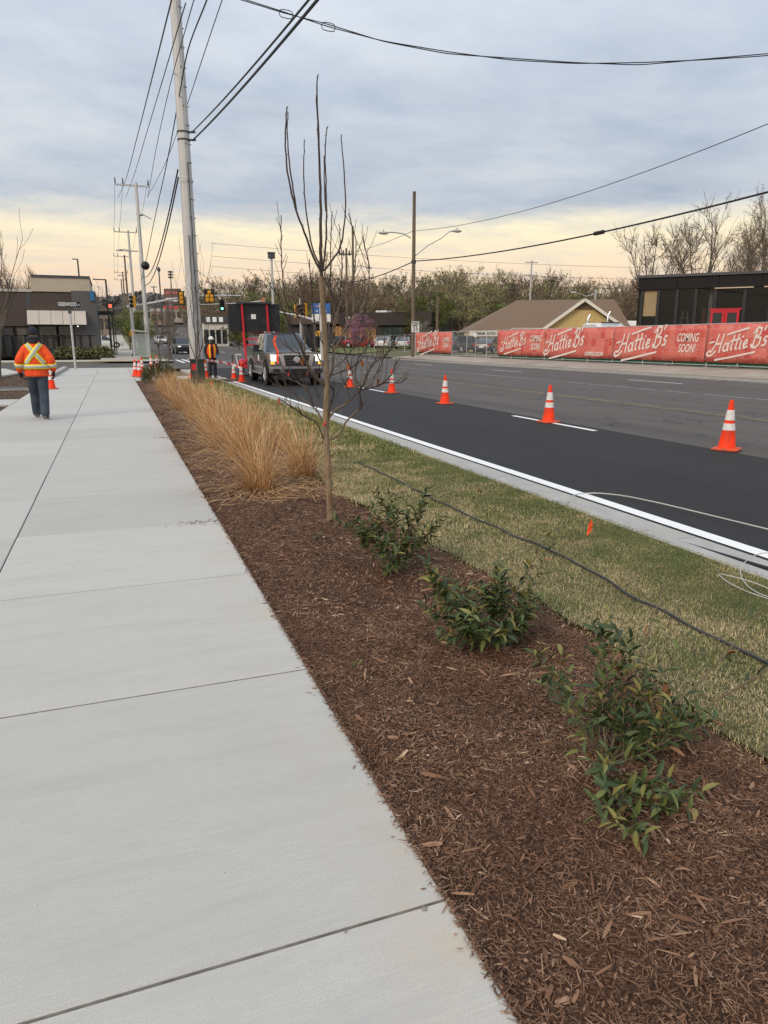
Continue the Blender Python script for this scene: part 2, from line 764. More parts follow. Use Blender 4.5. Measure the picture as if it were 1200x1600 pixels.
lane = structure(sheet('repaved_lane', 4.50, 8.52, -30, 46, ROADZ, M_['new_asphalt'], nx=2))
cross = structure(sheet('cross_street', -160, 4.46, 46.5, 58.5, ROADZ - 0.02, M_['old_asphalt'], nx=3))
cross2 = structure(sheet('side_street', 24.5, 120, 66, 76, 0.20, M_['old_asphalt'], nx=8, extra=lambda x: bank(x) * 0.7 - 0.25))


def marking(x0, x1, y0, y1, m, par=road, z=0.004):
    o = sheet('painted_line', x0, x1, y0, y1, ROADZ + z, m, par)
    return o


marking(4.52, 4.67, -30, 33.5, M_['line'], lane, 0.005)
for y0 in (10.9, 21.9, 32.9, -0.1):
    marking(8.16, 8.28, y0, y0 + 2.95, M_['line'], lane, 0.005)
marking(12.60, 12.72, -30, 46, M_['line_yellow'], road, -0.006)
marking(12.88, 13.0, -30, 46, M_['line_yellow'], road, -0.006)
marking(17.3, 17.40, -30, 46, M_['line_worn'], road, -0.006)
for i in range(-2, 6):
    marking(20.85, 20.97, 19.0 + i * 12 - 8.5, 19.0 + i * 12 - 5.2, M_['line'], road, -0.006)
marking(24.0, 24.12, -30, 60, M_['line_worn'], road, -0.006)
for i in range(14):
    for xx in (8.2, 12.7, 17.3, 20.9):
        marking(xx, xx + 0.14, 66 + i * 12, 69.2 + i * 12, M_['line'], road, 0.0)
for i in range(3):
    marking(5.0 + i * 0.6, 5.25 + i * 0.6, 58 + i, 66 + i, M_['line'], road, 0.0)
marking(4.7, 24.3, 60.5, 60.95, M_['line_worn'], road, -0.004)

# --- kerb and gutter on the near side, cast in lengths
M_['kerb'] = mat('kerb_concrete', (0.42, 0.41, 0.385), (0.33, 0.32, 0.30), 3, 0.85, 0.25, 60, col3=(0.37, 0.35, 0.31), scale3=1.1)
kerb = MB().box((4.17, 8.5, -0.27), (0.66, 79, 0.2)).build('kerb', M_['kerb'])
structure(kerb)
prof = [(3.86, -0.25), (3.86, 0.0), (4.00, 0.004), (4.03, -0.008), (4.055, -0.085), (4.09, ROADZ + 0.004), (4.515, ROADZ - 0.006), (4.515, -0.25)]
seg = MB().loft([[(x, y, z) for x, z in prof] for y in (-1.495, 1.495)]).build('kerb_stone', M_['kerb'], kerb, smooth=40)
seg.location = (0, 0, 0)
for i in range(-8, 11):
    if i == 0:
        continue
    c = link('kerb_stone', seg.data, kerb)
    c.location = (0, i * 3.0, 0)
# far kerb, verge and pavement
M_['far_walk'] = mat('far_pavement_concrete', (0.31, 0.265, 0.215), (0.38, 0.33, 0.27), 0.8, 0.9, 0.15, 30, col3=(0.26, 0.22, 0.18), scale3=0.3)
structure(sheet('far_kerb', 24.6, 24.8, -30, 64, 0.02, M_['kerb']))
o = MB().box((24.66, 17, -0.09), (0.1, 94, 0.2)).build('far_kerb_face', M_['kerb'])
structure(o)
structure(sheet('far_pavement', 24.8, 27.6, -30, 64, 0.015, M_['far_walk'], nx=4, extra=lambda x: bank(x) + 0.01))
structure(sheet('far_lot', 27.6, 62, -30, 64, 0.012, mat('lot_gravel', (0.17, 0.155, 0.135), (0.23, 0.21, 0.185), 1.2, 0.95, 0.2, 40), nx=4, extra=lambda x: bank(x)))
M_['verge'] = mat('verge_grass', (0.09, 0.12, 0.03), (0.16, 0.15, 0.06), 2.5, 0.95, 0.5, 60)
structure(sheet('far_verge', 24.8, 46, 76.5, 100, 0.0, M_['verge'], nx=4, extra=lambda x: bank(x) + 0.03))

# --- concrete pavement, slab by slab
def concrete():
    m = bpy.data.materials.new('broomed_concrete')
    m.use_nodes = True
    t = m.node_tree
    L = t.links.new
    bs = t.nodes['Principled BSDF']
    g = t.nodes.new('ShaderNodeNewGeometry')

    def noise(scale, stretch=(1, 1, 1), d=5, r=0.6):
        mp = t.nodes.new('ShaderNodeMapping')
        mp.inputs['Scale'].default_value = stretch
        L(g.outputs['Position'], mp.inputs[0])
        n = t.nodes.new('ShaderNodeTexNoise')
        n.inputs['Scale'].default_value = scale
        n.inputs['Detail'].default_value = d
        n.inputs['Roughness'].default_value = r
        L(mp.outputs[0], n.inputs['Vector'])
        return n.outputs[0]

    def rr(x, lo, hi, a=0, b=1):
        r = t.nodes.new('ShaderNodeMapRange')
        r.inputs[1].default_value = lo
        r.inputs[2].default_value = hi
        r.inputs[3].default_value = a
        r.inputs[4].default_value = b
        L(x, r.inputs[0])
        return r.outputs[0]

    def mix(f, x, y):
        n = t.nodes.new('ShaderNodeMix')
        n.data_type = 'RGBA'
        L(f, n.inputs[0])
        for i, v in ((6, x), (7, y)):
            if isinstance(v, tuple):
                n.inputs[i].default_value = (*v, 1)
            else:
                L(v, n.inputs[i])
        return n.outputs[2]
    broom = noise(110, (0.06, 1.5, 1), 4, 0.75)
    grain = noise(260, (1, 1, 1), 3, 0.8)
    c = mix(rr(broom, 0.25, 0.75), (0.44, 0.424, 0.39), (0.54, 0.52, 0.476))
    c = mix(rr(grain, 0.40, 0.70, 0, 0.75), c, (0.29, 0.283, 0.265))
    c = mix(rr(noise(1.1, (1, 1, 1), 5), 0.45, 0.72, 0, 0.6), c, (0.42, 0.405, 0.37))
    c = mix(rr(noise(3.2, (0.35, 2.0, 1), 7, 0.75), 0.48, 0.70, 0, 0.75), c, (0.375, 0.368, 0.35))
    # tan stain washed out of the mulch along the bed
    spx = t.nodes.new('ShaderNodeSeparateXYZ')
    L(g.outputs['Position'], spx.inputs[0])
    st = t.nodes.new('ShaderNodeMath')
    st.operation = 'MULTIPLY'
    L(rr(spx.outputs[0], 0.40, 0.74, 0, 0.75), st.inputs[0])
    L(rr(noise(2.3, (1, 1, 1), 5, 0.65), 0.45, 0.68), st.inputs[1])
    c = mix(st.outputs[0], c, (0.45, 0.38, 0.28))
    st2 = rr(noise(0.45, (1, 1, 1), 6, 0.7), 0.56, 0.74, 0, 0.45)
    c = mix(st2, c, (0.38, 0.365, 0.335))
    # small dark specks and pits
    sp = noise(36, (1, 1, 1), 1, 0.5)
    c = mix(rr(sp, 0.80, 0.83, 0, 0.7), c, (0.16, 0.15, 0.14))
    oi = t.nodes.new('ShaderNodeObjectInfo')
    hs = t.nodes.new('ShaderNodeHueSaturation')
    L(rr(oi.outputs['Random'], 0, 1, 0.93, 1.06), hs.inputs['Value'])
    L(c, hs.inputs['Color'])
    L(hs.outputs[0], bs.inputs['Base Color'])
    bs.inputs['Roughness'].default_value = 0.82
    bs.inputs['Specular IOR Level'].default_value = 0.35
    ad = t.nodes.new('ShaderNodeMath')
    ad.operation = 'ADD'
    L(broom, ad.inputs[0])
    L(grain, ad.inputs[1])
    bn = t.nodes.new('ShaderNodeBump')
    bn.inputs['Strength'].default_value = 0.30
    bn.inputs['Distance'].default_value = 0.004
    L(ad.outputs[0], bn.inputs['Height'])
    L(bn.outputs[0], bs.inputs['Normal'])
    return m


M_['concrete'] = concrete()
M_['joint'] = mat('joint_dirt', (0.17, 0.16, 0.145), (0.30, 0.285, 0.26), 14, 0.95)  # grey-brown dirt lining the slab joints, shared by the loose clods
walk = structure(MB().box((-0.85, 20.5, -0.09), (3.22, 49.5, 0.12)).build('sidewalk', M_['joint']))


def slab(sx, sy, gap):
    a, b = sx / 2 - gap / 2, sy / 2 - gap / 2
    rings = []
    for ins, z in ((0.0, -0.10), (0.0, -0.012), (0.002, -0.003), (0.006, 0.0)):
        rings.append([(-a + ins, -b + ins, z), (a - ins, -b + ins, z), (a - ins, b - ins, z), (-a + ins, b - ins, z)])
    mb = MB().loft(rings)
    mb.m = [1 if i < 8 else 0 for i in range(len(mb.f))]
    mb.m[-1] = 0
    return mb


J0, JD = 1.5, 1.52
XS, XR, XL = -0.83, 0.745, -2.46
sR = slab(XR - XS, JD, 0.0055).build('slab', [M_['concrete'], M_['joint']], walk, smooth=30)
sL = slab(XS - XL, JD, 0.0055).build('slab', [M_['concrete'], M_['joint']], walk, smooth=30)
first = True
for k in range(-2, 29):
    for base, x in ((sR, (XR + XS) / 2), (sL, (XL + XS) / 2)):
        o = base if k == -2 else link('slab', base.data, walk)
        o.location = (x + random.uniform(-.001, .001), J0 + (k + 0.5) * JD, random.uniform(-0.0015, 0.0015))
# ramp slab and the kerb nose at the end of the walk
o = slab(5.4, 1.1, 0.01).build('slab', [M_['concrete'], M_['joint']], walk, smooth=30)
o.location = (0.2, 45.95, -0.02)
for x0, x1, y0, y1 in ((0.755, 2.2, 30.4, 45.4), (2.2, 4.4, 30.9, 33.9)):
    o = slab(x1 - x0, y1 - y0, 0.01).build('slab', [M_['concrete'], M_['joint']], walk, smooth=30)
    o.location = ((x0 + x1) / 2, (y0 + y1) / 2, -0.01)
# beyond the cross street
M_['tan_walk'] = mat('older_concrete', (0.36, 0.325, 0.27), (0.43, 0.39, 0.33), 1.0, 0.9, 0.1, 30)
far_walk = structure(sheet('sidewalk_beyond', -60, 4.3, 58.5, 63.5, 0.02, M_['tan_walk'], nx=3))
structure(sheet('sidewalk_uphill', -1.0, 2.3, 63.5, 330, 0.03, M_['tan_walk'], nx=1))
structure(sheet('roadside_verge', 2.3, 4.4, 63.5, 330, 0.0, M_['verge']))
o = sheet('tactile_strip', -1.6, 2.2, 59.2, 60.1, 0.04, mat('yellow_tactile', (0.55, 0.36, 0.10), rough=0.8), far_walk)

# --- mulch bed, lawn
def noise2(x, y, s, seed=0):
    return math.sin(x * s * 1.7 + seed) * math.sin(y * s * 1.3 + seed * 2.1) * 0.6 + math.sin(x * s * 3.1 + y * s * 2.3 + seed) * 0.4


def mulch_edge(y):
    """where the mulch ends and the lawn begins"""
    pts = [(-3, 2.1), (1.0, 2.08), (1.7, 2.13), (2.9, 2.28), (4.1, 2.24), (5.5, 2.12), (6.8, 2.05), (8.5, 2.12), (11, 2.28), (16, 2.3), (24, 2.3), (30.4, 2.3)]
    for (a, xa), (b, xb) in zip(pts, pts[1:]):
        if y <= b:
            return xa + (xb - xa) * (y - a) / (b - a) + 0.02 * math.sin(y * 5.3) + 0.015 * math.sin(y * 11.7)
    return 2.3


def mulch_z(x, y):
    e = min(1.0, max(0.0, (x - 0.745) / 0.25)) * min(1.0, max(0.0, (mulch_edge(y) - x) / 0.2))
    return -0.030 + e * (0.035 + 0.012 * noise2(x, y, 3.0, 1.0) + 0.008 * noise2(x, y, 8.0, 2.0))


def lawn_z(x, y):
    return -0.004 + 0.010 * noise2(x, y, 2.0, 4.0) * min(1, max(0, (3.86 - x) / 0.4))


M_['mulch'] = mat('mulch_bed', (0.06, 0.026, 0.014), (0.16, 0.076, 0.042), 90, 0.95, 1.0, 140, col3=(0.05, 0.025, 0.014), scale3=2.0, bdist=0.02)
M_['turf'] = mat('turf_soil', (0.075, 0.07, 0.03), (0.13, 0.10, 0.05), 30, 0.95, 0.8, 90, col3=(0.06, 0.075, 0.025), scale3=1.4, bdist=0.02)


def bed_grid(name, xa, xb, zf, m, nx, ys):
    vs, fs = [], []
    for y in ys:
        a, b = xa(y), xb(y)
        for i in range(nx + 1):
            x = a + (b - a) * i / nx
            vs.append((x, y, zf(x, y)))
    n = nx + 1
    for j in range(len(ys) - 1):
        for i in range(nx):
            fs.append((j * n + i, j * n + i + 1, (j + 1) * n + i + 1, (j + 1) * n + i))
    o = MB().add(vs, fs).build(name, m, fix=False, smooth=180)
    return structure(o)


ysb = [-2 + 0.06 * i for i in range(180)] + [8.8 + 0.3 * i for i in range(73)]
bed_grid('mulch_bed', lambda y: 0.74, lambda y: mulch_edge(y) + 0.03, mulch_z, M_['mulch'], 28, ysb)
bed_grid('lawn', lambda y: mulch_edge(y), lambda y: 3.87, lawn_z, M_['turf'], 20, ysb)


def scatter_strips(n, place, length, width, z_fn, tilt, bend, seed):
    """n thin two-segment flakes: returns vertices and quads"""
    r = np.random.default_rng(seed)
    P = place(r, n)
    n = len(P)
    L = length(r, n)
    W = width(r, n)
    a = r.uniform(0, 2 * np.pi, n)
    t = r.normal(0, tilt, n)
    roll = r.normal(0, 0.5, n)
    bd = r.normal(0, bend, n)
    d = np.stack([np.cos(a) * np.cos(t), np.sin(a) * np.cos(t), np.sin(t)], 1)
    s = np.stack([-np.sin(a) * np.cos(roll), np.cos(a) * np.cos(roll), np.sin(roll)], 1)
    up = np.cross(d, s)
    z0 = z_fn(P[:, 0], P[:, 1], r)
    C = np.stack([P[:, 0], P[:, 1], z0 + np.abs(np.sin(t)) * L * 0.45], 1)
    V = np.zeros((n, 6, 3))
    for k, (q, bz, wf) in enumerate(((-0.5, 0, 0.6), (0.0, 1, 1.0), (0.5, 0, 0.5))):
        c = C + d * (L * q)[:, None] + up * (bd * L * bz)[:, None]
        V[:, 2 * k] = c + s * (W * 0.5 * wf)[:, None]
        V[:, 2 * k + 1] = c - s * (W * 0.5 * wf)[:, None]
    base = (np.arange(n) * 6)[:, None]
    Fq = np.concatenate([base + np.array([0, 1, 3, 2]), base + np.array([2, 3, 5, 4])], 1).reshape(-1, 4)
    return V.reshape(-1, 3), Fq


v_edge = np.vectorize(mulch_edge)
v_mz = np.vectorize(mulch_z)
v_lz = np.vectorize(lawn_z)


def place_bed(y0, y1, xmin=0.735):
    def f(r, n):
        y = r.uniform(y0, y1, n)
        x = r.uniform(xmin, 2.36, n)
        j = r.uniform(0, 1, n) < 0.02
        x[j] = 0.745 - 0.03 * r.uniform(-1, 1, j.sum()) ** 2 + 0.03 * r.uniform(0, 1, j.sum())
        k = x < v_edge(y) + 0.03 * r.normal(size=n)
        return np.stack([x[k], y[k]], 1)
    return f


parts = []
for cnt, y0, y1, Lm, Wm in ((150000, 0.75, 3.6, 0.0145, 0.0023), (64000, 3.6, 6.8, 0.017, 0.0030), (20000, 6.8, 13, 0.028, 0.006), (9000, 13, 30, 0.04, 0.010), (16000, -1.9, 0.75, 0.022, 0.004)):
    parts.append(scatter_strips(cnt, place_bed(y0, y1), lambda r, n, Lm=Lm: np.clip(r.lognormal(np.log(Lm), 0.55, n), 0.004, 0.07),
                                lambda r, n, Wm=Wm: np.clip(r.lognormal(np.log(Wm), 0.5, n), 0.0010, 0.016),
                                lambda x, y, r: np.where(x < 0.745, 0.003, v_mz(x, y)) + r.uniform(-0.004, 0.012, len(x)) * np.where(x < 0.745, 0.15, 1.0), 0.22, 0.07, int(y0 * 10) + 100))
# bigger bark pieces among the shreds
parts.append(scatter_strips(900, place_bed(0.8, 5.5), lambda r, n: r.uniform(0.03, 0.075, n), lambda r, n: r.uniform(0.006, 0.016, n), lambda x, y, r: v_mz(x, y) + r.uniform(0.004, 0.014, len(x)), 0.15, 0.05, 515))
# bits strewn over the edge of the concrete
def stray(r, n):
    y = np.concatenate([r.uniform(1, 12, n // 3), r.normal(6.05, 0.05, n // 3), r.normal(11.9, 0.05, n - 2 * (n // 3))])
    x = 0.745 - np.abs(r.normal(0, 0.025, n)) - np.where(np.arange(n) < n // 3, 0, np.abs(r.normal(0, 0.18, n)))
    return np.stack([x, y], 1)
parts.append(scatter_strips(420, stray, lambda r, n: r.uniform(0.006, 0.03, n), lambda r, n: r.uniform(0.002, 0.007, n), lambda x, y, r: np.full(len(x), 0.004), 0.1, 0.05, 77))
off = 0
VV, FF = [], []
for v_, f_ in parts:
    VV.append(v_)
    FF.append(f_ + off)
    off += len(v_)
M_['chips'] = island_ramp('mulch_chips', [(0.0, (0.058, 0.026, 0.014)), (0.35, (0.150, 0.075, 0.042)), (0.75, (0.215, 0.118, 0.070)), (0.91, (0.285, 0.168, 0.102)), (0.98, (0.32, 0.20, 0.125)), (1.0, (0.46, 0.33, 0.22))], 0.85, patch=(2.2, 0.75))
stuff(link('mulch_chips', np_mesh('mulch_chips', np.concatenate(VV), np.concatenate(FF), M_['chips'])), 'shredded brown bark mulch covering the planting bed beside the sidewalk', 'mulch')


def blades(n, xf, y0, y1, length, width, seed, lean=0.9):
    r = np.random.default_rng(seed)
    y = r.uniform(y0, y1, n)
    x = r.uniform(2.0, 3.90, n)
    keep = x > v_edge(y) - 0.015 + 0.035 * r.normal(size=n)
    x, y = x[keep], y[keep]
    n = len(x)
    L = length * r.lognormal(0, 0.35, n)
    W = width * r.uniform(0.7, 1.3, n)
    a = r.uniform(0, 2 * np.pi, n)
    d = np.stack([np.cos(a), np.sin(a)], 1)
    s = np.stack([-np.sin(a), np.cos(a), np.zeros(n)], 1)
    t0 = r.uniform(0.2, 0.9, n)
    t1 = t0 + r.uniform(0.2, lean, n)
    B = np.stack([x, y, v_lz(x, y) - 0.002], 1)
    m1 = B + np.stack([d[:, 0] * np.sin(t0), d[:, 1] * np.sin(t0), np.cos(t0)], 1) * (L * 0.55)[:, None]
    m2 = m1 + np.stack([d[:, 0] * np.sin(t1), d[:, 1] * np.sin(t1), np.cos(t1)], 1) * (L * 0.45)[:, None]
    m2[:, 2] = np.maximum(m2[:, 2], B[:, 2] + 0.004)
    V = np.zeros((n, 6, 3))
    V[:, 0], V[:, 1] = B + s * (W / 2)[:, None], B - s * (W / 2)[:, None]
    V[:, 2], V[:, 3] = m1 + s * (W * .42)[:, None], m1 - s * (W * .42)[:, None]
    V[:, 4], V[:, 5] = m2 + s * (W * .1)[:, None], m2 - s * (W * .1)[:, None]
    base = (np.arange(n) * 6)[:, None]
    Fq = np.concatenate([base + np.array([0, 1, 3, 2]), base + np.array([2, 3, 5, 4])], 1).reshape(-1, 4)
    return V.reshape(-1, 3), Fq


VV, FF, off = [], [], 0
for cnt, y0, y1, L_, W_ in ((150000, 1.2, 4.6, 0.016, 0.0020), (95000, 4.6, 9, 0.021, 0.0031), (50000, 9, 17, 0.038, 0.007), (30000, 17, 30.6, 0.045, 0.013), (45000, -1.9, 1.2, 0.024, 0.003)):
    v_, f_ = blades(cnt, None, y0, y1, L_, W_, int(y0 * 7) + 100)
    VV.append(v_)
    FF.append(f_ + off)
    off += len(v_)
M_['blades'] = island_ramp('lawn_blades', [(0.0, (0.11, 0.138, 0.032)), (0.34, (0.19, 0.205, 0.06)), (0.56, (0.29, 0.26, 0.10)), (0.74, (0.45, 0.35, 0.175)), (1.0, (0.60, 0.47, 0.27))], 0.7, patch=(1.9, 2.4))
_t = M_['blades'].node_tree
_tc = _t.nodes.new('ShaderNodeTexCoord')
_sx = _t.nodes.new('ShaderNodeSeparateXYZ')
_t.links.new(_tc.outputs['Object'], _sx.inputs[0])
_mr = _t.nodes.new('ShaderNodeMapRange')      # drier towards the bed, greener along the kerb
for _i, _v in ((1, 2.2), (2, 3.6), (3, 0.30), (4, -0.28)):
    _mr.inputs[_i].default_value = _v
_t.links.new(_sx.outputs[0], _mr.inputs[0])
_rp = [n for n in _t.nodes if n.type == 'VALTORGB'][0]
_old = _rp.inputs[0].links[0].from_socket
_ad = _t.nodes.new('ShaderNodeMath')
_ad.operation = 'ADD'
_t.links.new(_old, _ad.inputs[0])
_t.links.new(_mr.outputs[0], _ad.inputs[1])
_t.links.new(_ad.outputs[0], _rp.inputs[0])
stuff(link('lawn_grass', np_mesh('lawn_grass', np.concatenate(VV), np.concatenate(FF), M_['blades'])), 'short patchy green and straw coloured lawn grass along the kerb', 'grass')
# ================================================================== traffic cones
def make_cone(name, label, group):
    root = thing(name, (0, 0, 0), label, 'traffic cone', group)
    b = MB()
    rings = []
    for s, z in ((0.175, 0.0), (0.185, 0.008), (0.185, 0.026), (0.170, 0.036), (0.12, 0.040)):
        ring = []
        for cx, cy in ((1, 1), (-1, 1), (-1, -1), (1, -1)):
            for da in (0, 30, 60, 90):
                a = math.atan2(cy, cx) - RAD(45) + RAD(da)
                ring.append((cx * (s - 0.03) + 0.03 * math.cos(a), cy * (s - 0.03) + 0.03 * math.sin(a), z))
        rings.append(ring)
    b.loft(rings)
    b.build('base', M_['cone_base'], root, smooth=35)

    def rr(z):
        return 0.125 + (0.028 - 0.125) * (z - 0.04) / (0.752 - 0.04)
    MB().lathe([(rr(0.036) + 0.012, 0.036), (rr(0.055), 0.055), (rr(0.30), 0.30), (rr(0.50), 0.50), (rr(0.735), 0.735), (rr(0.745) - 0.005, 0.752), (0.016, 0.754), (0.014, 0.70)], 24, cap=False).build('cone_body', M_['cone'], root, smooth=40)
    for z0, z1 in ((0.305, 0.405), (0.455, 0.605)):
        MB().lathe([(rr(z0) + 0.0005, z0 - 0.001), (rr(z0) + 0.003, z0), (rr(z1) + 0.003, z1), (rr(z1) + 0.0005, z1 + 0.001)], 24, cap=False).build('reflective_band', M_['retro'], root, smooth=40)
    return root


M_['cone'] = mat('cone_orange', (0.95, 0.05, 0.006), (0.80, 0.045, 0.01), 9, 0.6, spec=0.2, col3=(0.55, 0.05, 0.02), scale3=7)
M_['cone_base'] = mat('cone_base_scuffed', (0.62, 0.07, 0.02), (0.30, 0.10, 0.05), 14, 0.7, lo=0.45, hi=0.7)
CONES = [  # picture base point, ground height, label, lane group
    (1135, 703, ROADZ, 'orange cone with two white bands nearest the camera on the repaved lane seam'),
    (857, 660, ROADZ, 'orange cone standing on the white lane dash, second in the row from the right'),
    (695, 631, ROADZ, 'orange cone in the middle of the road row, third from the right'),
    (612, 614, ROADZ, 'orange cone right of the sapling twigs, fourth in the road row from the right'),
    (547, 605, ROADZ, 'orange cone just right of the sapling trunk, farthest of the road row'),
    (366, 594, ROADZ, 'orange cone beside the truck, left one of the taped pair'),
    (378, 597, ROADZ, 'orange cone beside the truck, right one of the taped pair'),
    (81, 608, 0.0, 'orange cone on the sidewalk half hidden behind the walking worker'),
    (212, 588, 0.0, 'leftmost orange cone of the cluster at the end of the sidewalk'),
    (218.5, 589, 0.0, 'nearest orange cone of the cluster at the end of the sidewalk'),
    (222.5, 582, 0.0, 'rightmost orange cone of the cluster at the end of the sidewalk'),
    (237, 577, 0.0, 'left one of two small cones behind the bed of straw grass'),
    (246, 576, 0.0, 'right one of two small cones behind the bed of straw grass'),
    (322, 590, 0.0, 'orange cone peeking out right of the dark cabinet by the steel pole'),
    (301, 591, 0.0, 'orange cone peeking out left of the dark cabinet by the steel pole'),
]
c0 = None
for i, (x, y, z, lab) in enumerate(CONES):
    p = gp(x, y, z)
    if i >= 13:
        p = Vector((gp(x, y, z).x, gp(x, y, z).y, 0.0))
    if c0 is None:
        c0 = make_cone('traffic_cone', lab, 'orange traffic cones of the roadworks')
        c0.location = p
        c0.rotation_euler = (0, 0, 0.55)
    else:
        copy_tree(c0, None, p, random.uniform(0, 1.5), lab)

# ================================================================== utility poles
P0 = Vector((2.92, 27.9, 0.0))
root = thing('steel_utility_pole', P0, 'tall tapered galvanised steel pole rising out of the planting bed', 'utility pole', 'utility poles along the street')
H0 = 19.5
prof = []
for z in (0, 1.2, 3, 6.9):
    prof.append((0.258 - 0.0064 * z, z))
prof += [(0.258 - 0.0064 * 7.0 + 0.012, 7.0), (0.258 - 0.0064 * 7.0 + 0.012, 7.12), (0.258 - 0.0064 * 7.1, 7.14), (0.258 - 0.0064 * 12, 12), (0.258 - 0.0064 * 18.4, H0)]
MB().lathe(prof, 12).build('shaft', M_['galv'], root)
for i in range(28):
    z = 2.2 + i * 0.6
    r = 0.258 - 0.0064 * min(z, 18)
    a = -math.pi / 2 + 0.35 + (0.15 if i % 2 else -0.15)
    a2 = a + (0.5 if i % 2 else 1.0)
    for aa in (a, a2):
        p = Vector((math.cos(aa) * r, math.sin(aa) * r, z))
        MB().tube([p * 1.0, p + Vector((math.cos(aa), math.sin(aa), 0)) * 0.05], 0.016, 6).build('step_bolt', M_['steel_dark'], root)
for a, z0, z1, wob in ((-1.25, 0.3, 7.6, 0.03), (-1.75, 0.3, 5.2, 0.03)):
    pts = []
    for k in range(18):
        z = z0 + (z1 - z0) * k / 17
        aa = a + wob * math.sin(k * 1.7)
        r = 0.258 - 0.0064 * z + 0.03
        pts.append((math.cos(aa) * r, math.sin(aa) * r, z))
    MB().tube(pts, 0.014, 5).build('riser_cable', M_['cable'], root)
m = MB()
m.box((0, 0, 18.4), (3.0, 0.14, 0.14))
m.build('crossarm', M_['galv'], root)
for x in (-1.4, -0.55, 1.4):
    MB().lathe([(0.05, 18.47), (0.08, 18.55), (0.05, 18.63), (0.08, 18.7), (0.04, 18.85)], 8, (x, 0, 0)).build('insulator', M_['steel_dark'], root)
for z in (8.6, 8.35):
    m = MB()
    m.lathe([(0.218, z - 0.025), (0.224, z - 0.025), (0.224, z + 0.025), (0.218, z + 0.025)], 12)
    m.bar((0.2, -0.1, z), (0.40, -0.16, z), 0.06)
    m.build('bracket', M_['steel_dark'], root)
MB().box((0.2, -0.05, 12.9), (0.6, 0.12, 0.12)).build('bracket', M_['steel_dark'], root)

# smaller poles marching up the hill
POLES = [(3.15, 72.0, 15.2), (3.2, 106, 15.3), (3.3, 141, 15.0), (3.5, 178, 14.0), (3.7, 216, 13.5)]
tops = []
plab = ['pole with a wide crossarm, next up the street past the shelter', 'pole with two crossarms and a lamp arm, third up the street',
        'pole with one crossarm and small lamp, fourth up the street', 'pole with a low crossarm far up the street, fifth in line', 'farthest small pole with crossarm near the hilltop']
for i, (x, y, h) in enumerate(POLES):
    z = hz(y)
    r = thing('utility_pole', (x, y, z), plab[i], 'utility pole', 'utility poles along the street')
    MB().tube([(0, 0, 0), (0, 0, h)], [0.21, 0.13], 8).build('shaft', M_['galv'] if i < 2 else M_['wood_pole'], r)
    MB().box((-0.35, 0, h - 0.25), (2.9, 0.12, 0.13)).build('crossarm', M_['galv'], r)
    for xx in (-1.75, -1.1, 1.05):
        MB().lathe([(0.05, h - 0.2), (0.07, h), (0.05, h + 0.06), (0.05, h + 0.3)], 6, (xx, 0, 0)).build('insulator', M_['steel_dark'], r)
    if i == 1:
        MB().box((-0.35, 0, h - 2.6), (2.9, 0.12, 0.13)).build('crossarm', M_['galv'], r)
    if i in (0, 1, 2):
        mm = MB()
        mm.tube([(0, -0.1, h - 1.6 - i), (-0.5, -0.3, h - 1.45 - i), (-0.9, -0.5, h - 1.5 - i)] if i else [(-0.2, 0, h - 2.6), (0.5, -0.1, h - 2.7), (1.1, -0.2, h - 3.0)], 0.05, 6)
        mm.ball((-1.15, -0.6, h - 1.55 - i) if i else (0.2, 0, h - 2.65), (0.32, 0.2, 0.12))
        mm.build('lamp_arm', M_['galv'], r)
    if i == 0:
        MB().tube([(-0.16, 0.1, 0.5), (-0.16, 0.1, 9)], 0.04, 5).build('conduit', M_['galv'], r)

# ================================================================== wires
def sagline(a, b, sag, n=22):
    a, b = Vector(a), Vector(b)
    return [a.lerp(b, t / n) - Vector((0, 0, sag * 4 * (t / n) * (1 - t / n))) for t in range(n + 1)]


def wire(pts, r, label, group='overhead wires', name='overhead_wire', m='wire'):
    pts = [Vector(p) for p in pts]
    o = MB().tube(pts, r, 5).build(name, M_[m], None, pts[0])
    return tag(o, label, 'wire', group)


def top_of(i, dx, dz=0.3):
    x, y, h = POLES[i]
    return Vector((x + dx, y, hz(y) + h + dz))


W0 = [P0 + Vector((x, 0, 18.85)) for x in (-1.4, -0.55, 1.4)]
W1 = [top_of(0, d) for d in (-1.75, -1.1, 1.05)]
lab = ['leftmost thin wire running from the steel pole to the next crossarm', 'second thin wire from the left between steel pole and next crossarm', 'thin wire passing behind the steel pole to the right insulator of the next crossarm']
def traced(pts, X, r, label, m='wire'):
    w = spline([atX(x, y, X) for x, y in pts], 5)
    return wire(w, r, label, m=m)


traced([(280, -45), (268, 0), (240, 112), (214, 215), (196, 282), (184, 309)], 1.4, 0.014, lab[0])
traced([(290, 5), (277, 48), (254, 125), (229, 208), (209, 275), (196, 309)], 2.05, 0.014, lab[1])
traced([(318, -45), (303, 0), (290, 45), (266, 132), (244, 232), (231, 308)], 2.7, 0.014, 'thin wire crossing behind the upper steel pole down to the next crossarm')
traced([(368, -60), (347, 0), (320, 80), (297, 150), (281, 196), (255, 262), (230, 308)], 3.45, 0.014, lab[2])
for i in range(len(POLES) - 1):
    for d, nm in ((-1.75, 'left'), (-1.1, 'middle'), (1.05, 'right')):
        wire(sagline(top_of(i, d), top_of(i + 1, d), 0.6, 10), 0.016,
             '%s thin wire between distant crossarms, span number %s from the steel pole' % (nm, ['two', 'three', 'four', 'five'][i]))
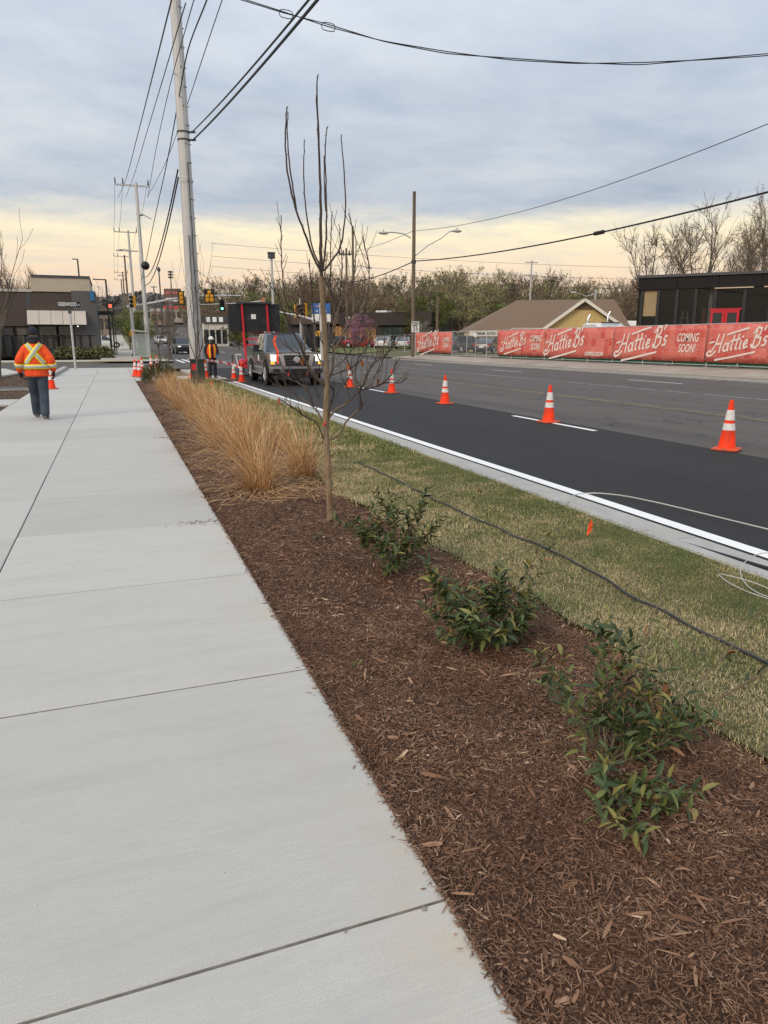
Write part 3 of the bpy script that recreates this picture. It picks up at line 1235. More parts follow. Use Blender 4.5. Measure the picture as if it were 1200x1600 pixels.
# messenger with a black ball and the two thick cables
pts = spline([atX(x, y, 2.84) for x, y in ((338, -45), (323, 0), (294, 77), (280, 150), (262, 248), (242, 340), (227, 413), (220, 440))], 6)
wire(pts, 0.020, 'dark cable carrying a round black splice ball between the poles', m='cable')
q = atY(227, 415, 66)
bp = atX(227, 415, 2.84)
sb = MB().ball(bp, 0.32, 12, 8).build('splice_ball', M_['black'], None, bp, smooth=60)
tag(sb, 'round black splice ball hanging on the cable left of the steel pole', 'cable ball')
for dz, dx, nm in ((8.6, 0.28, 'upper'), (8.35, 0.30, 'lower')):
    s = P0 + Vector((dx - 0.0, -0.12, dz))
    e = atX(470 if nm == 'upper' else 483, 0, 3.35)
    d = (e - s)
    wire(sagline(s, s + d * 1.5, 0.15), 0.020 if nm == 'upper' else 0.026, '%s of the two thick black cables running from the steel pole towards the camera' % nm, m='cable')
    s2 = P0 + Vector((-0.25, 0.1, dz - 1.2))
    e2 = Vector((POLES[0][0], POLES[0][1], 7.3 if nm == 'upper' else 6.6))
    wire(sagline(s2, e2, 1.1), 0.028, '%s of the two sagging black cables behind the steel pole' % nm, m='cable')

# service drop across the top of the picture
for j, nm in ((0, 'upper'), (1, 'lower')):
    pp = []
    for k, (x, y) in enumerate(((360, -8), (445, 20), (512, 41), (600, 64), (700, 82), (800, 94), (900, 98.5), (1000, 98.5), (1100, 94), (1200, 86), (1300, 74), (1500, 42), (1800, -25))):
        p = atD(x, y + (3.2 if j else -1.0) * math.sin(k * 1.9 + j), 17.5)
        pp.append(p)
    # refine
    fine = []
    for a, b in zip(pp, pp[1:]):
        for k in range(6):
            fine.append(a.lerp(b, k / 6))
    for k in range(1, len(fine) - 1):
        fine[k] = (fine[k - 1] + fine[k] * 2 + fine[k + 1]) / 4
    wire(fine, 0.011, '%s strand of the twisted wire sagging across the top of the sky' % nm, m='cable')
for cx, cy, nm in ((447, 22, 'left'), (513, 42, 'right')):
    pp = []
    for k in range(15):
        a = 2 * math.pi * k / 14
        rx, ry = 10.5 * (abs(math.cos(a)) ** 0.6) * (1 if math.cos(a) > 0 else -1), 6.5 * (abs(math.sin(a)) ** 0.6) * (1 if math.sin(a) > 0 else -1)
        pp.append(atD(cx + rx, cy + ry + rx * 0.2, 17.45))
    wire(pp, 0.009, '%s slack wire loop tied to the sagging line at the top' % nm, m='cable')

# ================================================================== wooden pole with two lamps across the road
WP = Vector((26.0, atX(645, 556, 26.0).y, 0.1))
wtop = atY(643, 299, WP.y)
r = thing('wooden_street_pole', WP, 'dark wooden pole with two lamp arms across the road', 'street lamp')
MB().tube([(0, 0, 0), (0, 0, wtop.z - WP.z)], [0.19, 0.14], 10).build('shaft', M_['wood_pole'], r, smooth=60)
lamp_m = mat('lamp_head_grey', (0.42, 0.40, 0.37), rough=0.5)
for pts, hd in (([(646, 402), (668, 384), (690, 372), (702, 362), (712, 361)], (714, 361)), ([(642, 372), (630, 365), (615, 363), (603, 363)], (599, 364))):
    w = [atY(x, y, WP.y) - WP for x, y in pts]
    am = MB().tube(w, 0.05, 6).build('lamp_arm', M_['galv'], r, smooth=60)
    c = atY(hd[0], hd[1], WP.y) - WP
    hh = MB()
    hh.loft([[(c.x + dx, c.y + 0.17 * k * math.cos(t), c.z + 0.13 * k * math.sin(t)) for t in [q * math.pi / 4 for q in range(8)]] for dx, k in ((-0.5, 0.25), (-0.35, 0.8), (0.0, 1.15), (0.3, 0.9), (0.45, 0.3))])
    hh.lathe([(0.05, 0), (0.05, 0.2)], 6, (c.x, c.y, c.z + 0.1))
    hh.build('lamp_head', lamp_m, am, smooth=60)
MB().lathe([(0.2, -0.15), (0.22, -0.15), (0.22, 0.15), (0.2, 0.15)], 10, (0, 0, atY(645, 409, WP.y).z - WP.z)).build('strap', M_['steel_dark'], r)
# wires along that side
pa = atY(647, 408, WP.y)
pb = atX(1200, 296, 26.0)
pts = sagline(pa, pa + (pb - pa) * 1.05, 0.55)
pts.append(pts[-1] + (pts[-1] - pts[-2]) * 9)
wire(pts, 0.045, 'thick dark cable climbing right from the wooden pole with a splice', m='cable')
k = min(pts, key=lambda p: (p - atX(943, 353, 26.0)).length)
i = pts.index(k)
sp_ = MB().tube([pts[i - 0], pts[i - 1].lerp(pts[i], 0.55)], 0.11, 6).build('cable_splice', M_['black'], None, k)
tag(sp_, 'black splice sleeve on the thick cable left of the bare trees', 'cable splice')
wire(sagline(pa, atY(520, 442, 100), 0.6), 0.05, 'thick dark cable dropping left from the wooden pole', m='cable')
pa2 = atY(645, 361, WP.y)
pb2 = atX(1200, 187, 26.0)
_w2 = sagline(pa2, pa2 + (pb2 - pa2) * 1.05, 0.9)
_w2.append(_w2[-1] + (_w2[-1] - _w2[-2]) * 9)
wire(_w2, 0.02, 'thin upper wire climbing right from the wooden pole across the sky')
wire(sagline(pa2, atY(500, 402, 95), 0.5), 0.022, 'thin upper wire dropping left from the wooden pole')
for y0, y1, nm in ((388, 412, 'topmost'), (408, 430, 'middle'), (424, 445, 'lowest')):
    wire(sagline(atD(330, y0 - 8, 110), atD(1100, y1 + 8, 130), 0.7), 0.022, '%s of the faint distant wires over the wood' % nm)

# poles standing among the far trees
FARP = [(541, 388, 96, 548, 'far wooden pole with a cluster crossarm behind the sapling', 'cluster'), (551, 353, 92, 548, 'tall plain far wooden pole behind the sapling with a lamp arm', 'lamp'),
        (424, 400, 88, 556, 'far steel pole topped by a boxy siren', 'siren'), (831, 407, 118, 545, 'far pole with two crossarms above the shingle roof', 'arms'),
        (684, 462, 84, 548, 'short slim pole beside the speed limit sign', 'plain'), (931, 452, 95, 545, 'low lamp pole reaching left behind the yellow gable', 'lamp2')]
for x, yt, D, yb, lab, kind in FARP:
    t = atD(x, yt, D)
    z = hz(t.y) + 0.3
    r = thing('distant_pole', (t.x, t.y, z), lab, 'utility pole')
    H = t.z - z
    MB().tube([(0, 0, 0), (0, 0, H)], [0.17, 0.13], 6).build('shaft', M_['wood_pole'] if kind in ('cluster', 'plain', 'lamp') else M_['galv'], r)
    m = MB()
    if kind == 'cluster':
        m.box((0, 0, H - 0.7), (2.0, 0.15, 0.15))
        for xx in (-0.9, -0.4, 0.4, 0.9):
            m.lathe([(0.09, H - 0.9), (0.12, H - 0.4), (0.05, H - 0.2)], 6, (xx, 0, 0))
    elif kind == 'arms':
        MB().box((0, 0, H - 0.3), (2.2, 0.14, 0.14)).build('crossarm', lamp_m, r)
        m.box((0, 0, H - 2.2), (2.6, 0.14, 0.14))
    elif kind == 'siren':
        m.box((0, 0, H), (0.75, 0.6, 0.55))
        m.box((0, 0, H + 0.35), (0.85, 0.7, 0.12))
    elif kind == 'lamp':
        m.tube([(0, 0, H - 4.9), (0.9, 0, H - 4.5), (1.8, 0, H - 4.7)], 0.05, 5)
        m.ball((2.1, 0, H - 4.75), (0.4, 0.2, 0.14))
    elif kind == 'lamp2':
        m.tube([(0, 0, H - 0.6), (-1.4, 0, H - 0.9), (-2.9, 0, H - 0.5)], 0.06, 5)
        m.ball((-3.3, 0, H - 0.5), (0.5, 0.25, 0.15))
    if m.v:
        m.build({'cluster': 'crossarm', 'arms': 'crossarm', 'siren': 'siren_box'}.get(kind, 'lamp_arm'), M_['steel_dark'] if kind in ('siren', 'cluster') else lamp_m, r)

# ================================================================== signs
def sign_board(parent, c, w, h, m, rim=None, t=0.02, name='sign_panel'):
    mb = MB().box(c, (w, t, h))
    return mb.build(name, m, parent)


p = Vector((25.3, WP.y - 2.5, 0.15))
p = Vector((25.6, atX(648.5, 556, 25.6).y, 0.12))
r = thing('speed_limit_sign', p, 'white speed limit sign on a post before the wooden pole', 'road sign', rz=-RAD(20))
zt = atY(648, 502, p.y).z - p.z
zb = atY(648, 519, p.y).z - p.z
MB().bar((0, 0, 0), (0, 0, zt - 0.05), 0.06).build('post', M_['galv'], r)
hgt = zt - zb
sp = sign_board(r, (0, -0.05, (zt + zb) / 2), hgt * 0.72, hgt, M_['white'], name='sign_panel')
blk = mat('sign_black', (0.015, 0.015, 0.015), rough=0.6)
for sx, sz, ww, hh in ((0, hgt / 2 - 0.03, hgt * 0.66, 0.015), (0, -hgt / 2 + 0.03, hgt * 0.66, 0.015)):
    MB().box((sx, -0.064, (zt + zb) / 2 + sz), (ww, 0.004, hh)).build('border_line', blk, sp)
cz = (zt + zb) / 2
for txt, sz, dz in (('SPEED', 0.24, 0.32), ('LIMIT', 0.24, 0.12), ('35', 0.56, -0.20)):
    put_text(txt, sz * hgt, blk, sp, (0, -0.067, cz + dz * hgt), (math.pi / 2, 0, 0), offset=0.008)

# street name blade on its post
p = gp(118, 577)
r = thing('street_name_sign', p, 'black street name blade on a tall grey post by the crossing', 'street sign', rz=-RAD(3))
top = atY(109, 478, p.y).z
MB().tube([(0, 0, 0), (0.0, 0, top - 0.1)], 0.06, 8).build('post', M_['galv'], r)
MB().box((0, 0, top - 0.25), (0.16, 0.16, 0.3)).build('bracket', M_['steel_dark'], r)
sgn = mat('sign_dark', (0.02, 0.02, 0.022), rough=0.5)
bl = MB().box((0, 0, top + 0.08), (1.15, 0.03, 0.30)).build('sign_blade', sgn, r)
put_text('GREENWOOD', 0.29, M_['white'], bl, (-0.09, -0.018, top + 0.08), (math.pi / 2, 0, 0), offset=0.004, sx=0.50)
put_text('AV', 0.12, M_['white'], bl, (0.49, -0.018, top + 0.05), (math.pi / 2, 0, 0), offset=0.001, sx=0.8)

# ================================================================== traffic signals
lens_m = {k: mat('lens_' + k, c, rough=0.4) for k, c in (('dark', (0.03, 0.02, 0.02)),)}
green_on = mat('green_light_on', (0.05, 0.5, 0.3), emit=(0.25, 1.0, 0.65), estr=2.2)
red_on = mat('red_hand_on', (0.5, 0.05, 0.02), emit=(1.0, 0.12, 0.06), estr=1.6)


def signal_head(name, loc, rz, lab, back=True, green=False, five=False, plate=True):
    """faces local -Y; back shows a yellow case on a black plate"""
    r = thing(name, loc, lab, 'traffic signal', rz=rz)
    if plate:
        w, h = (0.95, 1.35) if five else (0.62, 1.35)
        MB().box((0, 0.0, 0), (w, 0.02, h)).build('backplate', M_['black'], r)
    cells = [(0, 0.38), (0, 0), (0, -0.38)] if not five else [(0, 0.36), (-0.2, -0.02), (0.2, -0.02), (-0.2, -0.38), (0.2, -0.38)]
    y = 0.12 if back else -0.12
    for i, (cx, cz) in enumerate(cells):
        hs = MB()
        hs.box((cx, 0.13, cz), (0.34, 0.22, 0.355))
        hs.lathe([(0.10, 0.0), (0.12, 0.06), (0.06, 0.10)], 8, (cx, 0.24, cz), Matrix.Rotation(-math.pi / 2, 3, 'X'))
        cell = hs.build('signal_section', M_['sig_yellow'], r)
        v = MB()
        v.lathe([(0.15, 0.0), (0.155, 0.24)], 12, (cx, -0.01, cz), Matrix.Rotation(math.pi / 2, 3, 'X'), cap=False)
        v.build('visor', M_['black'], cell)
        on = green and i == 2
        MB().lathe([(0.14, 0.0), (0.12, 0.03), (0.0, 0.05)], 12, (cx, -0.015, cz), Matrix.Rotation(math.pi / 2, 3, 'X'), cap=False).build('lens', green_on if on else lens_m['dark'], cell)
    return r


mp = gp(206, 556, 0.1)
mp = Vector((1.95, 74.0, hz(74)))
r = thing('signal_mast', mp, 'grey signal mast with a long curved arm left of the road', 'signal mast')
mtop = atY(197, 460, mp.y).z
MB().tube([(0, 0, 0), (0, 0, mtop - mp.z)], [0.20, 0.15], 12).build('mast', M_['galv'], r, smooth=60)
MB().box((0, 0, 0.12), (0.55, 0.55, 0.24)).build('base_plate', M_['steel_dark'], r)
arm_px = [(198, 480), (225, 476), (255, 470), (290, 464), (325, 462), (376, 462)]
arm = [atY(x, y, mp.y + 0.0) - mp for x, y in arm_px]
MB().tube(arm, [0.15, 0.13, 0.12, 0.10, 0.085, 0.06], 10).build('arm', M_['galv'], r, smooth=60)
for (x, y, five, lab) in ((283, 466, False, 'black backed signal seen from behind left of the steel pole'), (327, 463, True, 'five section signal seen from behind right of the steel pole')):
    q = atY(x, y, mp.y - 0.25)
    signal_head('traffic_signal', q, math.pi, lab, five=five)
q = atY(207, 471, mp.y - 0.5)
signal_head('traffic_signal', q, RAD(-70), 'yellow signal on the mast seen from its side', plate=False)
q = atY(206, 521, mp.y - 0.4)
pb_ = thing('pedestrian_signal', q, 'yellow pedestrian signal box on the grey mast', 'pedestrian signal', rz=RAD(20))
MB().box((0, 0, 0), (0.42, 0.25, 0.45)).build('case', M_['sig_yellow'], pb_)
MB().box((-0.02, -0.16, 0.05), (0.40, 0.1, 0.03)).build('visor', M_['sig_yellow'], pb_)
# the far mast with the green light towards us
fm = atD(352, 476, 88)
fy = fm.y
pole = atY(413, 470, fy)
base = Vector((pole.x, fy, hz(fy)))
r = thing('signal_mast', base, 'far signal mast whose arm carries the green light', 'signal mast')
MB().tube([(0, 0, 0), (0, 0, pole.z - base.z + 0.2)], [0.16, 0.12], 8).build('mast', M_['galv'], r, smooth=60)
MB().tube([atY(x, y, fy) - base for x, y in ((413, 470), (380, 474), (312, 476))], [0.1, 0.08, 0.05], 8).build('arm', M_['galv'], r, smooth=60)
signal_head('traffic_signal', atY(347, 477, fy - 0.3), RAD(-10), 'signal showing a green light beside the message board', green=True)
# signals right of the road, half hidden by the truck's cab
sr = atD(471, 545, 66)
r = thing('signal_mast', (sr.x, sr.y, hz(sr.y)), 'short signal post with yellow heads behind the truck', 'signal mast')
MB().tube([(0, 0, 0), (0, 0, 5.2)], 0.11, 8).build('mast', M_['galv'], r)
for x, yb_, rz, lab in ((465, 486, 0.6, 'left yellow signal of the post behind the truck'), (475, 484, -1.0, 'right yellow signal of the post behind the truck')):
    signal_head('traffic_signal', atY(x, yb_, sr.y - 0.2), rz, lab, plate=False)
sr2 = atD(503, 545, 60)
r = thing('signal_mast', (sr2.x, sr2.y, hz(sr2.y)), 'thick grey mast right behind the sapling trunk', 'signal mast')
MB().tube([(0, 0, 0), (0, 0, atY(502, 474, sr2.y).z)], [0.17, 0.14], 10).build('mast', M_['galv'], r, smooth=60)
MB().tube([atY(x, y, sr2.y + d) - Vector((sr2.x, sr2.y, hz(sr2.y))) for x, y, d in ((502, 503, 0), (470, 494, 3), (434, 487, 6))], [0.10, 0.085, 0.06], 8).build('arm', M_['galv'], r, smooth=60)
q = atY(497, 521, sr2.y - 0.2)
pb_ = thing('pedestrian_signal', q, 'yellow pedestrian signal behind the sapling trunk', 'pedestrian signal', rz=RAD(-30))
MB().box((0, 0, 0), (0.36, 0.22, 0.40)).build('case', M_['sig_yellow'], pb_)
MB().box((0.0, -0.15, 0.05), (0.34, 0.1, 0.03)).build('visor', M_['sig_yellow'], pb_)

# street lamps by the left building
for x, yt, D, arm_dx, lab in ((165, 437, 78, -1.0, 'dark street lamp with a short left arm beyond the left building'), (121, 405, 92, -0.5, 'dark lamp pole rising behind the tan parapet')):
    t = atD(x, yt, D)
    z = hz(t.y)
    r = thing('street_lamp', (t.x, t.y, z), lab, 'street lamp')
    MB().tube([(0, 0, 0), (0, 0, t.z - z)], [0.12, 0.09], 8).build('shaft', M_['steel_dark'], r)
    MB().box((arm_dx * 0.6, 0, t.z - z), (abs(arm_dx) * 1.3, 0.25, 0.1)).build('lamp_head', M_['steel_dark'], r)
q = atD(172, 478, 76)
ph = thing('pedestrian_signal', q, 'glowing red pedestrian hand signal past the left building', 'pedestrian signal')
MB().box((0, 0.1, 0), (0.42, 0.2, 0.45)).build('case', M_['black'], ph)
MB().box((0, -0.008, 0), (0.3, 0.012, 0.32)).build('lit_hand', red_on, ph)
MB().tube([(0.3, 0.1, -(q.z - hz(q.y))), (0.3, 0.1, 0.6)], 0.05, 6).build('post', M_['steel_dark'], ph)

# ================================================================== bus shelter
p = gp(222, 561.5)
p.z = hz(p.y)
r = thing('bus_shelter', p, 'small silver framed glass bus shelter beside the far sidewalk', 'bus shelter')
k = 1.0
MB().box((0.0, 0.7, 2.32), (1.5, 2.4, 0.10), Matrix.Rotation(RAD(6), 3, 'Y')).build('roof', M_['alu'], r)
for sx, sy in ((-0.62, -0.4), (0.62, -0.4), (-0.62, 1.8), (0.62, 1.8)):
    MB().bar((sx, sy, 0), (sx, sy, 2.3 - sx * 0.1), 0.085).build('post', M_['alu'], r)
gls = mat('shelter_glass', (0.4, 0.45, 0.45), rough=0.05, alpha=0.25)
for a, b in (((-0.58, 1.8), (0.58, 1.8)), ((-0.62, -0.36), (-0.62, 1.76)), ((-0.58, -0.4), (0.58, -0.4))):
    m = MB()
    m.add([(a[0], a[1], 0.25), (b[0], b[1], 0.25), (b[0], b[1], 2.1), (a[0], a[1], 2.1)], [(0, 1, 2, 3)])
    dx = Vector((b[0] - a[0], b[1] - a[1], 0)).normalized().cross(Vector((0, 0, 1))) * 0.012
    m = MB().prism([(a[0], a[1], 0.25), (b[0], b[1], 0.25), (b[0], b[1], 2.1), (a[0], a[1], 2.1)], dx)
    m.build('glass_pane', gls, r)
MB().bar((-0.62, -0.4, 0.2), (0.62, -0.4, 0.2), 0.07).build('rail', M_['alu'], r)

# ================================================================== dark cabinet at the foot of the steel pole
cab_p = Vector((2.83, 26.95, 0.0))
r = thing('utility_cabinet', cab_p, 'dark green cabinet at the foot of the steel pole', 'utility cabinet', rz=-RAD(8))
cg = mat('cabinet_green', (0.018, 0.028, 0.022), (0.03, 0.04, 0.033), 6, 0.6)
MB().box((0, 0, 0.42), (0.50, 0.34, 0.84)).build('case', cg, r)
MB().box((0, 0, 0.87), (0.56, 0.40, 0.05)).build('lid', cg, r)
MB().box((-0.12, -0.176, 0.62), (0.16, 0.012, 0.22)).build('red_sticker', M_['red'], r)
MB().box((0.15, -0.176, 0.45), (0.02, 0.012, 0.14)).build('handle', M_['steel_dark'], r)

# ================================================================== marker flags, hose, cables
flag_m = mat('flag_orange', (0.9, 0.09, 0.015), rough=0.6)


def flag(px_, py_, hgt, lab, tilt=(0.02, 0.01), s=1.0):
    p = gp(px_, py_)
    r = thing('marker_flag', p, lab, 'marker flag', 'orange utility marker flags')
    tp = Vector((tilt[0], tilt[1], hgt))
    MB().tube([(0, 0, -0.03), tp], 0.0014 * s, 5).build('wire_stem', M_['wire'], r)
    q = [(0.000, 0.0, 0.000), (0.016, -0.004, -0.030), (0.019, 0.004, -0.056), (0.004, -0.006, -0.072), (-0.024, -0.010, -0.098), (-0.017, -0.002, -0.070), (-0.010, 0.004, -0.040)]
    m = MB().add([tp + Vector(p) * s for p in q], [(0, 1, 6), (1, 2, 5, 6), (2, 3, 5), (3, 4, 5)])
    o = m.build('flag_cloth', flag_m, r)
    sm = o.modifiers.new('thick', 'SOLIDIFY')
    sm.thickness = 0.001
    return r


flag(918, 846, 0.175, 'orange marker flag on a wire stem standing in the lawn', s=1.35)
flag(330, 606, 0.25, 'orange marker flag in the lawn beside the dark cabinet', s=1.9)
flag(519, 700, 0.04, 'orange scrap of marker flag low behind the sapling trunk', s=0.55)

hose = [gp(x, y, 0.016) for x, y in ((560, 722), (620, 750), (662, 772), (700, 790), (760, 818), (820, 843), (880, 868), (940, 902), (1000, 938), (1060, 968), (1130, 1002), (1200, 1037), (1300, 1088))]
hose += [Vector((2.80, 1.2, 0.016)), Vector((2.77, 0.0, 0.016)), Vector((2.80, -1.9, 0.016))]
fine = []
for a, b in zip(hose, hose[1:]):
    for k in range(5):
        q = a.lerp(b, k / 5)
        fine.append(q + Vector((0.006 * math.sin(q.y * 13), 0, 0.006 * math.sin(q.y * 9))))
o = MB().tube(fine, 0.0085, 8).build('drip_hose', mat('black_poly_pipe', (0.022, 0.024, 0.026), (0.05, 0.05, 0.05), 30, 0.55), None, fine[0], smooth=60)
tag(o, 'black irrigation pipe lying along the lawn', 'hose')
cb = [Vector((4.10 + dx, y, ROADZ + 0.022)) for dx, y in ((-0.02, 5.6), (0.0, 5.2), (0.03, 4.8), (0.08, 4.3), (0.14, 3.8), (0.2, 3.3), (0.27, 2.6), (0.3, 1.5))]
o = MB().tube(cb, 0.016, 8).build('gutter_cable', M_['cable'], None, cb[0], smooth=60)
tag(o, 'black cable lying in the concrete gutter at the right edge', 'cable')
wc = [gp(x, y, z) for x, y, z in ((887, 784, 0.02), (890, 776, -0.05), (905, 771, -0.07), (935, 770, -0.06), (980, 775, -0.06), (1040, 788, -0.06), (1110, 805, -0.06), (1200, 827, -0.06), (1300, 850, -0.07))]
wc += [Vector((5.75, 2.4, -0.085)), Vector((6.1, 0.5, -0.085)), Vector((6.3, -2.5, -0.085))]
fine = []
for a, b in zip(wc, wc[1:]):
    for k in range(4):
        fine.append(a.lerp(b, k / 4))
for _ in range(2):
    for k in range(1, len(fine) - 1):
        fine[k] = (fine[k - 1] + fine[k] * 2 + fine[k + 1]) / 4
wcm = mat('pale_cable', (0.45, 0.46, 0.42), rough=0.5)
o = MB().tube(fine, 0.006, 6).build('pale_cable', wcm, None, fine[0], smooth=60)
tag(o, 'pale thin cable arching out over the fresh asphalt', 'cable')
wc = [gp(x, y, z) for x, y, z in ((1250, 868, 0.10), (1200, 862, 0.12), (1175, 868, 0.12), (1156, 885, 0.08), (1158, 905, 0.04), (1172, 920, 0.02), (1195, 932, 0.015), (1240, 940, 0.015))]
wc2 = [gp(x, y, z) for x, y, z in ((1230, 935, 0.02), (1192, 915, 0.05), (1165, 906, 0.06), (1130, 897, 0.05), (1120, 896, 0.03), (1140, 912, 0.02), (1170, 926, 0.02), (1230, 945, 0.02))]
for w_, l in ((wc, 'pale cable looping over the kerb at the right edge'), (wc2, 'pale cable coil lying on the lawn at the right edge')):
    w_ = w_ + [Vector((3.9, 1.8, 0.015)), Vector((3.72, 0.0, 0.015)), Vector((3.7, -1.9, 0.015))]
    fine = []
    for a, b in zip(w_, w_[1:]):
        for k in range(5):
            fine.append(a.lerp(b, k / 5))
    for _ in range(4):
        for k in range(1, len(fine) - 1):
            fine[k] = (fine[k - 1] + fine[k] * 2 + fine[k + 1]) / 4
    o = MB().tube(fine, 0.0032, 6).build('pale_cable', wcm, None, fine[0], smooth=60)
    tag(o, l, 'cable')

# timber laid in the gutter, and warning tape from worker to cones
p = gp(358, 596, ROADZ)
o = MB().box((p.x, p.y, ROADZ + 0.06), (0.95, 0.3, 0.09), Matrix.Rotation(0.2, 3, 'Z')).build('timber_block', M_['wood_pole'], None, (p.x, p.y, ROADZ))
tag(o, 'dark timber block lying in the gutter beside the cones', 'timber')
stp = bpy.data.materials.new('striped_tape')
stp.use_nodes = True
_t = stp.node_tree
_w = _t.nodes.new('ShaderNodeTexWave')
_w.inputs['Scale'].default_value = 1.4
_w.bands_direction = 'DIAGONAL'
_tc = _t.nodes.new('ShaderNodeTexCoord')
_t.links.new(_tc.outputs['Object'], _w.inputs['Vector'])
_r = _t.nodes.new('ShaderNodeValToRGB')
_r.color_ramp.interpolation = 'CONSTANT'
_r.color_ramp.elements[0].color = (0.7, 0.05, 0.04, 1)
_r.color_ramp.elements[1].color = (0.75, 0.73, 0.7, 1)
_r.color_ramp.elements[1].position = 0.45
_t.links.new(_w.outputs[0], _r.inputs[0])
_t.links.new(_r.outputs[0], _t.nodes['Principled BSDF'].inputs['Base Color'])
tp = [(322, 564, 30.0), (335, 566, 30.6), (350, 568, 30.8), (366, 572, 31.0), (378, 577, 30.2), (379, 583, 29.6)]
m = MB()
pp = [atY(*q) for q in tp]
for a, b in zip(pp, pp[1:]):
    m.prism([a, b, b + Vector((0, 0, 0.085)), a + Vector((0, 0, 0.085))], (0, 0.004, 0))
o = m.build('warning_tape', stp, None, pp[0])
tag(o, 'red and white warning tape strung from the steel pole to the cones', 'warning tape')
# ================================================================== young tree in the bed (traced at its own distance)
bark = mat('young_bark', (0.17, 0.105, 0.055), (0.30, 0.20, 0.115), 14, 0.85, 0.8, 40, stretch=(1, 1, 0.5), col3=(0.22, 0.17, 0.12), scale3=6, bdist=0.02)
twig_m = mat('dark_twig', (0.045, 0.030, 0.026), (0.085, 0.058, 0.045), 30, 0.85)
limb_m = mat('grey_limb', (0.17, 0.125, 0.085), (0.11, 0.08, 0.055), 20, 0.85)
TY = 5.76
tb = gp(516, 812)
sap = thing('young_tree', tb, 'bare young street tree with a tan trunk standing in the mulch', 'tree', 'young street trees')


def limb(px_pts, r0, r1, dy0=0.0, dy1=0.0, kink=0.003, buds=True, sub=4):
    n = len(px_pts)
    pts = [atY(x, y, TY + dy0 + (dy1 - dy0) * i / (n - 1)) - tb for i, (x, y) in enumerate(px_pts)]
    s = spline(pts, sub)
    s = [p + Vector((random.uniform(-1, 1), random.uniform(-1, 1), 0)) * kink * min(1, i / 3) for i, p in enumerate(s)]
    r0, r1 = r0 * 1.25, max(r1 * 1.5, 0.0036)
    rad = [r0 + (r1 - r0) * (i / (len(s) - 1)) ** 0.8 for i in range(len(s))]
    return s, rad


m = MB()
s, rd = limb([(516, 815), (515, 780), (513, 735), (510, 680), (509, 640), (511, 600), (509, 560), (507, 510), (504, 470), (502, 432)], 0.0235, 0.0135, kink=0.0025)
rd[0] = 0.036
rd[1] = 0.032
m.tube(s, rd, 10)
m.build('trunk', bark, sap, smooth=60)
m = MB()
for pts, r0, r1, d in (
    ([(502, 434), (501, 390), (501, 330), (500, 280), (498, 210), (495, 150), (497, 116)], 0.013, 0.003, 0.05),
    ([(503, 427), (490, 402), (475, 362), (462, 325), (451, 280), (446, 230), (447, 185), (449, 166)], 0.0085, 0.003, -0.25),
    ([(463, 328), (457, 287), (451, 243), (449, 200), (450, 175)], 0.006, 0.0025, -0.12),
    ([(500, 415), (488, 387), (480, 340), (475, 290), (475, 245), (476, 218)], 0.0065, 0.0025, 0.3),
    ([(507, 423), (520, 405), (532, 385), (538, 350), (540, 310), (537, 260), (534, 230), (533, 210)], 0.0075, 0.0025, 0.2),
    ([(504, 425), (508, 390), (510, 350), (510, 305), (508, 260), (509, 220), (512, 197)], 0.0075, 0.0025, -0.1),
    ([(509, 330), (507, 290), (506, 243)], 0.005, 0.0025, 0.1),
    ([(499, 260), (497, 215), (495, 170), (494, 148)], 0.005, 0.0025, -0.1)):
    s, rd = limb(pts, r0, r1, 0, d)
    m.tube(s, rd, 5)
    for i in range(5, len(s) - 1, 2):                      # buds and spurs
        a = random.uniform(0, 6.28)
        q = s[i] + Vector((math.cos(a), math.sin(a), 0.6)) * (rd[i] + 0.006)
        m.tube([s[i], q], [0.003, 0.0018], 4)
m.build('upright_branches', twig_m, sap, smooth=70)
